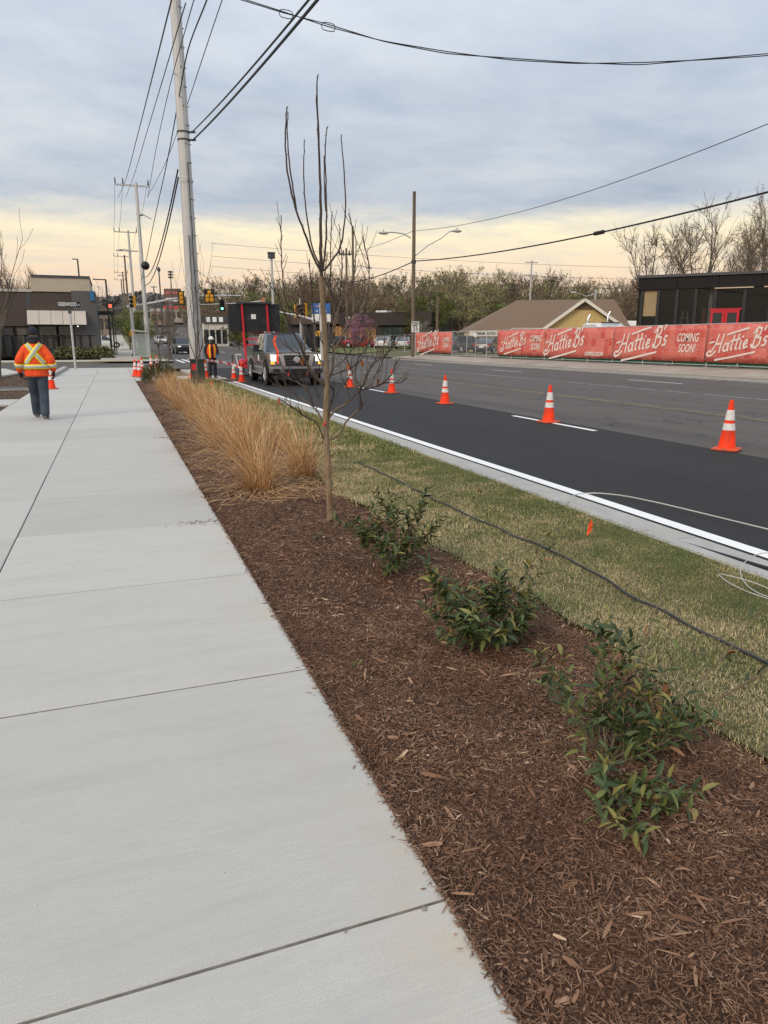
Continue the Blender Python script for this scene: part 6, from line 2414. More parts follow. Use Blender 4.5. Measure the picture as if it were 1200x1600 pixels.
# ================================================================== buildings
class Face:
    """a facade plane: o = left foot, u = along the wall, outward normal n (towards the viewer)"""

    def __init__(self, pl, pr, zg):
        self.o = Vector((pl.x, pl.y, zg))
        self.u = Vector((pr.x - pl.x, pr.y - pl.y, 0)).normalized()
        self.n = Vector((self.u.y, -self.u.x, 0))
        if self.n.dot(-self.o) < 0:
            self.n = -self.n

    def uz(self, x, y):
        d = ray(x, y)
        t = (self.o - C_O).dot(self.n) / d.dot(self.n)
        p = C_O + d * t - self.o
        return p.dot(self.u), p.z

    def box(self, mb, u0, u1, z0, z1, d0, d1, mi=0):
        """d: distance out of the wall, d0 inner, d1 outer; in coordinates relative to o"""
        P = lambda u, d, z: self.u * u + self.n * d + Vector((0, 0, z))
        vs = [P(u0, d0, z0), P(u1, d0, z0), P(u1, d1, z0), P(u0, d1, z0), P(u0, d0, z1), P(u1, d0, z1), P(u1, d1, z1), P(u0, d1, z1)]
        mb.add(vs, [(3, 2, 1, 0), (4, 5, 6, 7), (0, 1, 5, 4), (1, 2, 6, 5), (2, 3, 7, 6), (3, 0, 4, 7)], mi)
        return mb

    def rect(self, root, name, m, x0, y0, x1, y1, d0, d1, parent=None):
        a, b = self.uz(x0, y1), self.uz(x1, y0)
        return self.box(MB(), a[0], b[0], a[1], b[1], d0, d1).build(name, m, parent or root)

    def window(self, root, x0, y0, x1, y1, nx, ny, fm, gm, rec=0.08):
        """frame bars standing proud, panes behind"""
        a, b = self.uz(x0, y1), self.uz(x1, y0)
        u0, u1, z0, z1 = a[0], b[0], a[1], b[1]
        fr = MB()
        t = 0.07
        for i in range(nx + 1):
            u = u0 + (u1 - u0) * i / nx
            self.box(fr, u - t / 2, u + t / 2, z0, z1, 0.0, rec)
        for j in range(ny + 1):
            z = z0 + (z1 - z0) * j / ny
            for i in range(nx):
                ua, ub = u0 + (u1 - u0) * i / nx + t / 2, u0 + (u1 - u0) * (i + 1) / nx - t / 2
                self.box(fr, ua, ub, z - t / 2, z + t / 2, 0.005, rec - 0.005)
        w = fr.build('window', fm, root)
        for i in range(nx):
            for j in range(ny):
                self.box(MB(), u0 + (u1 - u0) * i / nx + t / 2, u0 + (u1 - u0) * (i + 1) / nx - t / 2, z0 + (z1 - z0) * j / ny + t / 2, z0 + (z1 - z0) * (j + 1) / ny - t / 2, 0.012, 0.028).build('pane', gm, w)
        return w


frame_blk = mat('black_frame', (0.015, 0.015, 0.017), rough=0.4)
glass_tan = mat('window_tan_room', (0.10, 0.085, 0.065), (0.05, 0.045, 0.04), 0.5, 0.12, spec=0.6)
glass_grn = mat('window_green', (0.05, 0.075, 0.065), (0.02, 0.03, 0.03), 0.7, 0.1, spec=0.6)


def siding(name, a, b, pitch, rough=0.8):
    m = mat(name, a, b, 0.6, rough, 0.0)
    t = m.node_tree
    tcn = t.nodes.new('ShaderNodeTexCoord')
    w = t.nodes.new('ShaderNodeTexWave')
    w.bands_direction = 'Z'
    w.wave_profile = 'SAW'
    w.inputs['Scale'].default_value = 1.0 / pitch / 20 * 6.2832
    t.links.new(tcn.outputs['Object'], w.inputs['Vector'])
    bn = t.nodes.new('ShaderNodeBump')
    bn.inputs['Strength'].default_value = 1.0
    bn.inputs['Distance'].default_value = 0.05
    t.links.new(w.outputs[0], bn.inputs['Height'])
    t.links.new(bn.outputs[0], t.nodes['Principled BSDF'].inputs['Normal'])
    return m


# ------------------------------------------------------------------ left building (faces us over the cross street)
FY = 72.0
zg = hz(FY)
A, B = atY(-60, 555, FY), atY(149, 555, FY)
fc = Face(A, B, zg)
lb = thing('corner_building', fc.o, 'brown and grey corner building with a pale awning past the crossing', 'building')
brown = siding('brown_cladding', (0.080, 0.061, 0.052), (0.096, 0.074, 0.064), 0.28)
tan = siding('tan_cladding', (0.47, 0.40, 0.31), (0.53, 0.46, 0.36), 0.30)
greyw = siding('grey_cladding', (0.105, 0.103, 0.105), (0.125, 0.12, 0.12), 0.35)
darkb = mat('dark_base_block', (0.055, 0.058, 0.064), (0.075, 0.078, 0.082), 1.2, 0.85)


def wall_uz(x0, y0, x1, y1, m, d0, d1, name='wall'):
    return fc.rect(lb, name, m, x0, y0, x1, y1, d0, d1)


wall_uz(-60, 454, 121, 509, brown, -14, 0.0)
wall_uz(-60, 509.2, 60, 560, mat('entrance_brown', (0.10, 0.075, 0.055), (0.14, 0.11, 0.08), 0.8, 0.8), -14, -0.6)
wall_uz(121.2, 455.2, 148, 560, greyw, -13.5, 0.25, 'corner_pier')
wall_uz(49, 433, 139, 455.0, tan, -10, 0.12, 'parapet')
fc.rect(lb, 'roof_edge', M_['steel_dark'], 48.5, 431.8, 140, 433.0, -10, 0.2)
fc.rect(lb, 'roof_edge', mat('pale_coping', (0.45, 0.42, 0.38), rough=0.7), -60, 452.2, 49, 453.8, -14, 0.1)
fc.rect(lb, 'cladding_joint', M_['steel_dark'], 45.3, 455, 45.9, 508, 0.0, 0.02)
wall_uz(60.2, 547, 121, 560, darkb, -13, 0.15, 'base_wall')
wall_uz(60.2, 509.2, 121, 546.8, darkb, -13, -0.25, 'inner_wall')
w = fc.window(lb, 64, 509.5, 91, 546, 1, 2, frame_blk, glass_tan)
w = fc.window(lb, 91.5, 509.5, 114, 546, 1, 2, frame_blk, glass_tan)
fc.window(lb, 115, 509.5, 137, 546, 1, 2, frame_blk, M_['glass_dark'])
fc.window(lb, -20, 512, 20, 556, 3, 1, frame_blk, M_['glass_dark'])
fc.window(lb, 30, 512, 58, 556, 2, 1, frame_blk, glass_tan)
aw_m = mat('pale_awning', (0.50, 0.45, 0.385), (0.45, 0.405, 0.35), 1.0, 0.6)
(u0, z1), (u1, _), (_, z0) = fc.uz(42, 485), fc.uz(134, 485), fc.uz(42, 507)
n_p = 5
for i in range(n_p):
    a = u0 + (u1 - u0) * i / n_p + 0.015
    b = u0 + (u1 - u0) * (i + 1) / n_p - 0.015
    P = lambda u, d, z: fc.u * u + fc.n * d + Vector((0, 0, z))
    MB().loft([[P(u, 0.02, z1), P(u, 0.30, z1), P(u, 1.1, z0), P(u, 1.02, z0 - 0.02), P(u, 0.02, z0 + 0.1)] for u in (a, b)]).build('awning_panel', aw_m, lb)
MB().add(*[[P(0, 0, 0)], []])
fc.rect(lb, 'hand_rail', frame_blk, -60, 524, 150, 525, 1.6, 1.66)
for x in range(-40, 150, 14):
    fc.rect(lb, 'rail_post', frame_blk, x, 524, x + 0.9, 556, 1.60, 1.66)
blue = mat('blue_sign', (0.02, 0.10, 0.25), (0.03, 0.2, 0.38), 2, 0.4)
bs_ = fc.rect(lb, 'blue_wall_sign', blue, 141.5, 456, 146.5, 470, 0.25, 0.6)
dk2 = mat('door_light', (0.9, 0.9, 0.8), emit=(1, 0.9, 0.7), estr=2.0)
a = fc.uz(122, 510)
MB().ball(P(a[0], 0.5, a[1]), 0.05, 6, 4).build('lit_lamp', dk2, lb)

# shrubs along its foot
for i, x in enumerate((98, 112, 126, 140, 154, 167)):
    t = atY(x, 556, 68.5)
    o = MB()
    LV, LF = [], []
    for k in range(420):
        a_ = R2.uniform(0, 6.28)
        el = R2.uniform(0, 1.5)
        rr_ = R2.uniform(0.6, 1.0)
        p = Vector((math.cos(a_) * math.cos(el) * 0.75 * rr_, math.sin(a_) * math.cos(el) * 0.75 * rr_, math.sin(el) * 0.95 * rr_ + 0.05))
        u_ = Vector((R2.uniform(-1, 1), R2.uniform(-1, 1), R2.uniform(-1, 1))).normalized()
        w_ = u_.orthogonal().normalized()
        n = len(LV)
        LV += [p - u_ * 0.12, p + w_ * 0.08, p + u_ * 0.12, p - w_ * 0.08]
        LF.append((n, n + 1, n + 2, n + 3))
    o = MB().add(LV, LF).build('clipped_bush', lf_dark, fix=False)
    o.location = (t.x, t.y, hz(t.y))
    s = R2.uniform(0.9, 1.15)
    o.scale = (s, s, s)
    tag(o, 'dark clipped bush at the foot of the corner building, %s from its left' % ['first', 'second', 'third', 'fourth', 'fifth', 'sixth'][i], 'bush', 'clipped bushes by the corner building')

# black steel pergola beyond the pier
r = thing('steel_canopy', atY(160, 548, 80) * 1.0, 'dark steel canopy frame behind the corner building', 'canopy')
r.location.z = hz(80)
MB().box((0.2, 0, 4.1), (2.4, 3, 0.35)).build('canopy_roof', frame_blk, r)
for x in (-0.8, 1.2):
    MB().box((x, -1.3, 2.0), (0.14, 0.14, 4.0)).build('canopy_post', frame_blk, r)
r = thing('price_board', atY(153, 540, 88), 'tall white board of small menu squares beside the corner building', 'sign')
r.location.z = hz(88)
MB().box((0, 0, 2.3), (0.75, 0.2, 4.2)).build('board', M_['white'], r)
for k in range(5):
    MB().box((0, -0.115, 0.8 + k * 0.75), (0.5, 0.03, 0.55)).build('menu_square', mat('menu_grey', (0.25, 0.25, 0.25), rough=0.6) if k == 0 else bpy.data.materials['menu_grey'], r)

# ------------------------------------------------------------------ black glass building behind the banner
PL, PR = atD(999, 540, 45.5), atD(1200, 540, 42.0)
bb = Face(PL, PR, 0.45)
bl = thing('black_glass_building', bb.o, 'low black building with tall dark windows and red doors', 'building')
blackw = mat('black_metal_panel', (0.008, 0.0075, 0.0075), (0.012, 0.011, 0.011), 1.5, 0.6, spec=0.2)
XR_ = 1420


def uz2(x, y, y2=None):
    return bb.uz(x, y)


(uL, zT) = bb.uz(999, 431)
(uR, _) = bb.uz(XR_, 431)
zF = bb.uz(999, 453.5)[1]
LEN = uR - uL
for i in range(6):
    a = uL + LEN * i / 6 + 0.01
    b = uL + LEN * (i + 1) / 6 - 0.01
    bb.box(MB(), a, b, zF, zT - 0.16, -0.3, 0.12).build('fascia_panel', blackw, bl)
bb.box(MB(), uL - 0.1, uR, zT - 0.155, zT, -12, 0.22).build('roof_edge', M_['steel_dark'], bl)
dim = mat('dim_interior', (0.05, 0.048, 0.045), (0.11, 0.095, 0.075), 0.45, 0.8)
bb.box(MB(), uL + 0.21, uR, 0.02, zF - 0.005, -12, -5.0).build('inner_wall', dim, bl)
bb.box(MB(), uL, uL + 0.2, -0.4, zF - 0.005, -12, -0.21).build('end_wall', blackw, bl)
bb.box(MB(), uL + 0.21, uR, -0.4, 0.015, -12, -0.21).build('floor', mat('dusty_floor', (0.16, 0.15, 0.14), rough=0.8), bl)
for _x, _w in ((1040, 0.16), (1092, 0.2), (1180, 0.25), (1230, 0.2)):
    _u = bb.uz(_x, 500)[0]
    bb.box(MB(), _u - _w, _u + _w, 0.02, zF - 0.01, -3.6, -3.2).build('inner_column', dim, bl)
_u = bb.uz(1064, 500)[0]
_lad = MB()
for _s in (-1, 1):
    _lad.bar(bb.u * (_u + _s * 0.45) + bb.n * -1.6 + Vector((0, 0, 0.02)), bb.u * (_u + _s * 0.12) + bb.n * -1.6 + Vector((0, 0, 2.9)), 0.07)
for _k in range(6):
    _h = 0.4 + _k * 0.42
    _q = 0.45 - 0.33 * _h / 2.9
    _lad.bar(bb.u * (_u - _q) + bb.n * -1.6 + Vector((0, 0, _h)), bb.u * (_u + _q) + bb.n * -1.6 + Vector((0, 0, _h)), 0.05)
_lad.build('step_ladder', M_['alu'], bl)
bb.box(MB(), uL, uR, zF - 0.004, zT - 0.16, -12, -0.305).build('roof_block', blackw, bl)
glass_see = mat('shop_glass', (0.006, 0.008, 0.008), rough=0.02, spec=0.6, alpha=0.45)
cols_px = [1000.5, 1026, 1055, 1084, 1114, 1160, 1200, 1240, 1285, 1330, 1380, 1419]
us = [bb.uz(x, 500)[0] for x in cols_px]
for i, u in enumerate(us):
    bb.box(MB(), u - 0.09, u + 0.09, -0.2, zF - 0.005, -0.2, 0.05).build('mullion', frame_blk, bl)
zs = bb.uz(1080, 490)[1]
for i, (a, b) in enumerate(zip(us, us[1:])):
    bb.box(MB(), a + 0.09, b - 0.09, 0.1, zF - 0.006, -0.10, -0.08).build('window_pane', glass_see, bl)
    if i == 0:
        zl = bb.uz(1010, 494)[1]
        bb.box(MB(), a + 0.12, b - 0.12, zl, zF - 0.1, -0.30, -0.28).build('brown_paper', mat('kraft_paper', (0.30, 0.22, 0.12), (0.36, 0.27, 0.15), 1.2, 0.8), bl)
        bb.box(MB(), a + 0.11, b - 0.11, zl + 0.0, zF - 0.05, -0.075, -0.07).build('paper_front', bpy.data.materials['kraft_paper'], bl)
# red double doors
red_d = mat('red_door_paint', (0.50, 0.012, 0.025), rough=0.4)
(d0, zt_), (d1, _) = bb.uz(1111, 486), bb.uz(1156, 486)
zt_ += 0.05
dm = (d0 + d1) / 2
for a, b in ((d0, dm - 0.01), (dm + 0.01, d1)):
    o = MB()
    t = 0.13
    bb.box(o, a, a + t, 0, zt_, 0.06, 0.14)
    bb.box(o, b - t, b, 0, zt_, 0.06, 0.14)
    bb.box(o, a + t, b - t, zt_ - 0.16, zt_, 0.062, 0.138)
    bb.box(o, a + t, b - t, 0, 0.3, 0.062, 0.138)
    dd_ = o.build('door', red_d, bl)
    bb.box(MB(), a + t, b - t, 0.3, zt_ - 0.16, 0.09, 0.1).build('door_glass', M_['glass_dark'], dd_)
bb.box(MB(), d0 - 0.1, d1 + 0.1, zt_ + 0.0, zt_ + 0.08, 0.05, 0.16).build('door_head', red_d, bl)
for x, wpx, hh, mm in ((1106, 2.4, 3.2, M_['white']), (1097, 4.5, 2.1, mat('pink_board', (0.45, 0.12, 0.10), rough=0.7))):
    a = bb.uz(x, 500)[0]
    bb.box(MB(), a - 0.1, a + 0.1, 0, hh + 0.9, -0.7, -0.5).build('leaning_board', mm, bl)
wl_m = mat('warm_soffit', (0.5, 0.4, 0.28), rough=0.7)
for x0, x1 in ((1117, 1178), (1194, 1230)):
    bb.box(MB(), bb.uz(x0, 450)[0], bb.uz(x1, 450)[0], zF - 0.07, zF - 0.01, 0.121, 0.2).build('soffit_strip', wl_m, bl)

# ------------------------------------------------------------------ shingle roofed yellow house
hb = atD(850, 540, 78)
zgr = 0.45
hs = thing('yellow_house', (hb.x, hb.y, zgr), 'yellow sided house with a brown shingle roof behind the banner', 'house')
HO = Vector((hb.x, hb.y, zgr))
Q = lambda x, y, D: atD(x, y, D) - HO
shing = mat('brown_shingles', (0.150, 0.096, 0.060), (0.20, 0.135, 0.09), 14, 0.95, 0.4, 30, stretch=(0.4, 0.4, 2.0), col3=(0.165, 0.115, 0.078), scale3=0.5)
yel = siding('yellow_siding', (0.62, 0.44, 0.18), (0.68, 0.50, 0.22), 0.22)
trim = mat('cream_trim', (0.68, 0.64, 0.55), rough=0.7)
DF, DR_ = 77.0, 84.0
rl, rr__ = Q(808, 469, DR_), Q(960, 467.5, DR_)
el_, er_ = Q(733, 517, DF), Q(990, 510, DF)
er_.z = el_.z
back = Vector((_sy, _cy, 0)) * 14
bl_ = el_ + back
br_ = er_ + back
mb = MB().add([el_, er_, rr__, rl, bl_, br_], [(0, 1, 2, 3), (0, 3, 4), (3, 2, 5, 4)])
o = mb.build('roof', shing, hs)
so = o.modifiers.new('thick', 'SOLIDIFY')
so.thickness = 0.12
so.offset = -1
# cross gable
pk, ga, gb_ = Q(914, 467, DF - 0.8), Q(848, 514, DF - 0.8), Q(980, 514, DF - 0.8)
gb_.z = ga.z
bk_ = Vector((_sy, _cy, 0)) * 7
mb = MB().add([pk, ga, gb_, pk + bk_, ga + bk_, gb_ + bk_], [(0, 1, 4, 3), (0, 3, 5, 2)])
o = mb.build('gable_roof', shing, hs)
so = o.modifiers.new('thick', 'SOLIDIFY')
so.thickness = 0.12
so.offset = -1
inn = Vector((_sy, _cy, 0)) * 0.5
dn = Vector((0, 0, -0.18))
gz0 = -0.4
MB().prism([pk + inn + dn * 1.2, ga + inn + (gb_ - ga) * 0.03 + dn * 0.6, Vector((ga.x, ga.y, gz0)) + inn + (gb_ - ga) * 0.03, Vector((gb_.x, gb_.y, gz0)) + inn - (gb_ - ga) * 0.03, gb_ + inn - (gb_ - ga) * 0.03 + dn * 0.6], bk_ * 0.3).build('gable_wall', yel, hs)
for a, b in ((pk, ga), (pk, gb_)):
    MB().bar(a - inn * 0.12 + dn * 0.4, b - inn * 0.12 + dn * 0.4, 0.06, 0.30).build('rake_board', trim, hs)
vt = MB().prism([pk + inn * 0.9 + dn * 2.0, pk + inn * 0.9 + dn * 2.0 + (ga - pk) * 0.22, pk + inn * 0.9 + dn * 2.0 + (gb_ - pk) * 0.22], -inn * 0.12)
vt.build('gable_vent', mat('vent_brown', (0.16, 0.10, 0.06), rough=0.8), hs)
MB().prism([el_ + inn + dn, er_ + inn + dn, Vector((er_.x, er_.y, gz0)) + inn, Vector((el_.x, el_.y, gz0)) + inn], bk_ * 0.6).build('front_wall', yel, hs)
e2 = Q(800, 517, DF)
fas = MB().prism([el_ + Vector((0, 0, 0.02)), el_.lerp(er_, 0.27) + Vector((0, 0, 0.02)), el_.lerp(er_, 0.27) + Vector((0, 0, -0.55)), el_ + Vector((0, 0, -0.55))], -inn * 0.2).build('eave_board', trim, hs)
rz_ = -YAW
tpos = el_.lerp(er_, 0.10) - inn * 0.26 + Vector((0, 0, -0.27))
put_text('DREAM  AUTOS  INC', 0.36, blk, fas, tpos + (er_ - el_) * 0.02, (math.pi / 2, 0, math.atan2(er_.y - el_.y, er_.x - el_.x)), offset=0.01, sx=0.80)
g1, g2 = Q(802, 513, DF - 0.6), Q(850, 513, DF - 0.6)
MB().bar(g1, g2, 0.25, 0.06).build('porch_fascia', trim, hs)
MB().bar(Q(792, 518, DF - 0.5), g1, 0.22, 0.06).build('porch_fascia', trim, hs)

# white outbuilding and the top of a lorry cab with chrome stacks
ob = atD(1010, 540, 86)
r = thing('white_outbuilding', (ob.x, ob.y, 0.45), 'white low building between the yellow house and black building', 'building', rz=-YAW)
MB().box((0, 2, 1.4), (5, 4, 2.8)).build('wall', siding('white_siding', (0.62, 0.60, 0.55), (0.66, 0.64, 0.6), 0.25), r)
MB().prism([(-2.8, -0.3, 2.8), (2.8, -0.3, 2.8), (2.8, 2.2, 3.4), (-2.8, 2.2, 3.4)], (0, 0, 0.1)).build('roof', trim, r)
tk = atD(944, 545, 60)
r = thing('lorry', (tk.x, tk.y, 0.42), 'white lorry with chrome exhaust stacks peeking over the banner', 'lorry', rz=-YAW + 0.25)
lz = atD(944, 505, 60).z - 0.42
cabm = paint('lorry_white', (0.62, 0.62, 0.62))
MB().loft([[(-1.2, y, 0.7), (-1.2, y, z - 0.1), (-0.9, y, z), (0.9, y, z), (1.2, y, z - 0.1), (1.2, y, 0.7)] for y, z in ((-1.5, 2.0), (-0.9, lz - 0.25), (-0.4, lz), (1.6, lz + 0.02))]).build('cab', cabm, r, smooth=35)
MB().box((0, -1.05, lz - 0.5), (1.9, 0.06, 0.45), Matrix.Rotation(-0.4, 3, 'X')).build('windshield', M_['glass_car'], r)
MB().box((0, -0.65, lz + 0.02), (1.6, 0.15, 0.1)).build('sun_visor', M_['steel_dark'], r)
for x, h in ((-0.6, 0.45), (1.25, 0.7)):
    MB().tube([(x, 1.8, 0.8), (x, 1.8, lz + h), (x + 0.18, 1.8, lz + h + 0.28)], 0.09, 8).build('exhaust_stack', M_['chrome'], r, smooth=60)
MB().box((0, -1.9, 1.3), (1.9, 1.2, 1.1)).build('bonnet', cabm, r)
for s in (-1, 1):
    for y in (-1.8, 1.2):
        wheel(r, s * 1.05, y, 0.48, 0.28, rim_m)

# ------------------------------------------------------------------ dark low building behind the parked cars
PL, PR = atD(447, 545, 104), atD(676, 545, 96)
db = Face(PL, PR, 0.5)
d_ = thing('dark_low_building', db.o, 'long low dark brown building behind the parked cars', 'building')
dkw = mat('dark_brown_wall', (0.036, 0.028, 0.026), (0.045, 0.036, 0.032), 1.0, 0.85)
orw = mat('orange_brick', (0.36, 0.19, 0.075), (0.30, 0.155, 0.06), 2.0, 0.85)


def drect(name, m, x0, y0, x1, y1, a, b):
    return db.rect(d_, name, m, x0, y0, x1, y1, a, b)


drect('fascia', dkw, 532, 487, 676, 509, -9, 0.4)
drect('fascia', mat('brown_fascia', (0.075, 0.055, 0.045), rough=0.85), 447, 492, 531, 507, -9, 0.3)
drect('wall', orw, 520, 509.3, 587, 556, -8, 0.0)
drect('wall', dkw, 587.3, 509.3, 676, 556, -8, 0.0)
drect('wall', mat('dark_shop_wall', (0.03, 0.03, 0.032), rough=0.6), 447, 507.3, 519.7, 556, -8, -0.5)  # near-black shop wall set back below the brown fascia
db.window(d_, 598, 511, 629, 545, 4, 1, frame_blk, glass_grn)
db.window(d_, 476, 511, 496, 548, 2, 1, frame_blk, M_['glass_dark'])
drect('rooftop_unit', M_['white'], 574, 483.5, 591, 486.8, -5, -3)
put_text('seafood', 0.9, mat('sign_pale_letters', (0.5, 0.48, 0.46), rough=0.6), d_, db.u * db.uz(549, 497)[0] + db.n * 0.42 + Vector((0, 0, db.uz(549, 497)[1])), (math.pi / 2, 0, math.atan2(db.u.y, db.u.x)))
for o in list(d_.children):
    if o.name.startswith('lettering'):
        bpy.data.objects.remove(o)
lg = mat('sign_pale_dash', (0.5, 0.48, 0.46), rough=0.6)
for x0, x1 in ((541, 549), (552, 558)):
    drect('sign_lettering', lg, x0, 495, x1, 498, 0.4, 0.43)
# blue pylon sign
q = atD(503, 545, 88)
r = thing('pylon_sign', (q.x, q.y, 0.4), 'blue and white roadside pylon sign behind the sapling', 'sign', rz=-YAW)
z1, z0, zm = atD(503, 474, 88).z - 0.4, atD(503, 503, 88).z - 0.4, atD(503, 490, 88).z - 0.4
wd = (atD(518, 480, 88) - atD(489, 480, 88)).length
MB().box((0, 0, (z1 + zm) / 2), (wd, 0.4, z1 - zm)).build('blue_panel', mat('pylon_blue', (0.03, 0.10, 0.30), (0.04, 0.13, 0.35), 1, 0.4), r)
MB().box((0, 0, (z0 + zm) / 2 - 0.02), (wd, 0.36, zm - z0 - 0.04)).build('white_panel', M_['white'], r)
MB().box((-0.05, -0.215, zm + 0.85), (wd * 0.45, 0.02, 0.14)).build('emblem', mat('pylon_emblem', (0.6, 0.35, 0.35), rough=0.5), r)
for xx in (-0.5, 0.0, 0.5):
    MB().box((xx, -0.215, zm + 0.3), (0.3, 0.02, 0.22)).build('sign_lettering', mat('pylon_letter', (0.35, 0.45, 0.6), rough=0.5), r)
for s in (-1, 1):
    MB().box((s * wd * 0.4, 0, z0 / 2), (0.2, 0.25, z0)).build('post', M_['steel_dark'], r)

# ------------------------------------------------------------------ shops far up the street
FARB = [  # x0, x1, ytop, ybase, depth, colour, trim, label
    (318, 356, 494, 545, 118, (0.55, 0.52, 0.47), (0.05, 0.05, 0.05), 'white and black shop beside the far crossing, left of the message board'),
    (356, 440, 512, 545, 125, (0.22, 0.19, 0.17), (0.3, 0.05, 0.06), 'low dull shop under the message board'),
    (256, 285, 478, 500, 250, (0.45, 0.40, 0.33), (0.45, 0.08, 0.06), 'far pale shop below the red hoarding on the hill'),
    (286, 318, 486, 508, 240, (0.22, 0.20, 0.18), (0.1, 0.1, 0.1), 'far grey shop beside the steel pole on the hill'),
    (150, 176, 482, 520, 170, (0.24, 0.20, 0.16), (0.12, 0.09, 0.07), 'brown far shop beyond the corner building'),
    (176, 200, 486, 508, 240, (0.36, 0.32, 0.27), (0.4, 0.1, 0.08), 'pale far shop left of the distant poles'),
    (204, 236, 478, 500, 270, (0.26, 0.25, 0.24), (0.12, 0.12, 0.13), 'grey far shop right of the distant poles'),
    (236, 257, 482, 504, 230, (0.30, 0.22, 0.17), (0.4, 0.35, 0.3), 'tan far shop left of the red hoarding')]
for x0, x1, yt, yb, D, c, c2, lab in FARB:
    pl, pr = atD(x0, yb, D), atD(x1, yb, D)
    zg_ = pl.z - 2.0
    f = Face(pl, pr, zg_)
    r = thing('distant_shop', f.o, lab, 'building', 'shops up the street')
    m1 = mat('far_wall', c, tuple(q * 0.8 for q in c), 0.3, 0.85)
    m2 = mat('far_trim', c2, rough=0.8)
    yr = yt + (yb - yt) * 0.22
    f.rect(r, 'wall', m1, x0, yr, x1, yb + 4, -10, 0)
    f.rect(r, 'roof_band', m2, x0 - 0.5, yt, x1 + 0.5, yr - 0.1, -10.2, 0.3)
    n_ = max(2, int((x1 - x0) / 9))
    for i in range(n_):
        a = x0 + (x1 - x0) * (i + 0.18) / n_
        b = x0 + (x1 - x0) * (i + 0.82) / n_
        w_ = f.rect(r, 'window', frame_blk, a, yr + (yb - yr) * 0.25, b, yr + (yb - yr) * 0.8, 0.0, 0.06)
        f.rect(r, 'pane', M_['glass_dark'], a + 0.5, yr + (yb - yr) * 0.30, b - 0.5, yr + (yb - yr) * 0.75, 0.062, 0.075, w_)
    if x0 in (318, 356):
        for k in range(3):
            f.rect(r, 'sign_square', M_['white'], x0 + 5 + k * 10, yt + 1.5, x0 + 11 + k * 10, yr - 2, 0.31, 0.36)
# hoarding with red letters, floodlight tower, mast lamps
q0, q1 = atD(257, 451, 210), atD(283, 474, 210)
r = thing('hoarding', ((q0.x + q1.x) / 2, (q0.y + q1.y) / 2, q1.z - 4), 'dark red and white hoarding far up the street', 'sign', rz=-YAW)
wd = (atD(283, 460, 210) - atD(257, 460, 210)).length
MB().box((0, 0, 4 + (q0.z - q1.z) / 2), (wd, 0.6, q0.z - q1.z)).build('panel', mat('hoarding_dark', (0.10, 0.06, 0.055), (0.16, 0.09, 0.08), 1, 0.7), r)
for k, (dx, ww) in enumerate(((-0.28, 0.22), (0.02, 0.26), (0.3, 0.2))):
    MB().box((dx * wd, -0.33, 4 + (q0.z - q1.z) * 0.72), (ww * wd, 0.05, 0.6)).build('red_lettering', mat('hoarding_red', (0.5, 0.12, 0.10), rough=0.6), r)
MB().box((0, -0.33, 4 + (q0.z - q1.z) * 0.25), (wd * 0.8, 0.05, 0.9)).build('white_strip', M_['white'], r)
for s in (-0.35, 0.35):
    MB().box((s * wd, 0, 2), (0.4, 0.4, 4)).build('post', M_['steel_dark'], r)
for x, yt, D, lab, kind in ((266, 423, 200, 'far floodlight tower with a cluster of lamps', 'cluster'), (248, 421, 150, 'far thin mast with a dark knob on top', 'knob'), (240, 447, 170, 'short far mast with a small crossarm', 'arm')):
    t = atD(x, yt, D)
    z = hz(t.y)
    r = thing('distant_mast', (t.x, t.y, z), lab, 'mast')
    MB().tube([(0, 0, 0), (0, 0, t.z - z)], [0.2, 0.12], 6).build('shaft', M_['steel_dark'], r)
    H = t.z - z
    m = MB()
    if kind == 'cluster':
        for i in range(3):
            m.box((0, 0, H - 0.3 - i * 0.7), (1.3, 0.4, 0.4))
        for i in range(2):
            m.box((0, 0, H - 0.65 - i * 0.7), (0.3, 0.3, 0.4))
    elif kind == 'knob':
        m.ball((0, 0, H), (0.35, 0.35, 0.5), 8, 6)
    else:
        m.box((0, 0, H - 0.2), (1.5, 0.15, 0.15))
    m.build('lamp_cluster' if kind != 'arm' else 'crossarm', M_['steel_dark'], r)

# wooded ridge closing the far street
def ridge_z(x):
    return 0
LV, LF = [], []
for i in range(2600):
    x = R2.uniform(-80, 340)
    D = R2.uniform(420, 520)
    yy = R2.uniform(462, 486) + 4 * math.sin(x * 0.05)
    p = atD(x, yy, D)
    u_ = Vector((R2.uniform(-1, 1), R2.uniform(-1, 1), R2.uniform(-1, 1))).normalized()
    w_ = u_.orthogonal().normalized()
    n = len(LV)
    LV += [p - u_ * 2.2, p + w_ * 1.6, p + u_ * 2.2, p - w_ * 1.6]
    LF.append((n, n + 1, n + 2, n + 3))
stuff(MB().add(LV, LF).build('far_wood', island_ramp('far_wood', [(0, (0.09, 0.085, 0.08)), (1, (0.14, 0.13, 0.115))], 0.9), fix=False), 'hazy wood on the hill at the end of the street', 'wood')

# ================================================================== banner fence
FX = 28.0
FZ = 0.28
fence = thing('banner_fence', (FX, 20.0, FZ), 'temporary chain link fence with red printed banners across the road', 'fence')
FO = Vector((FX, 20.0, FZ))


def fy(px_, py_=540):
    return atX(px_, py_, FX).y - 20.0


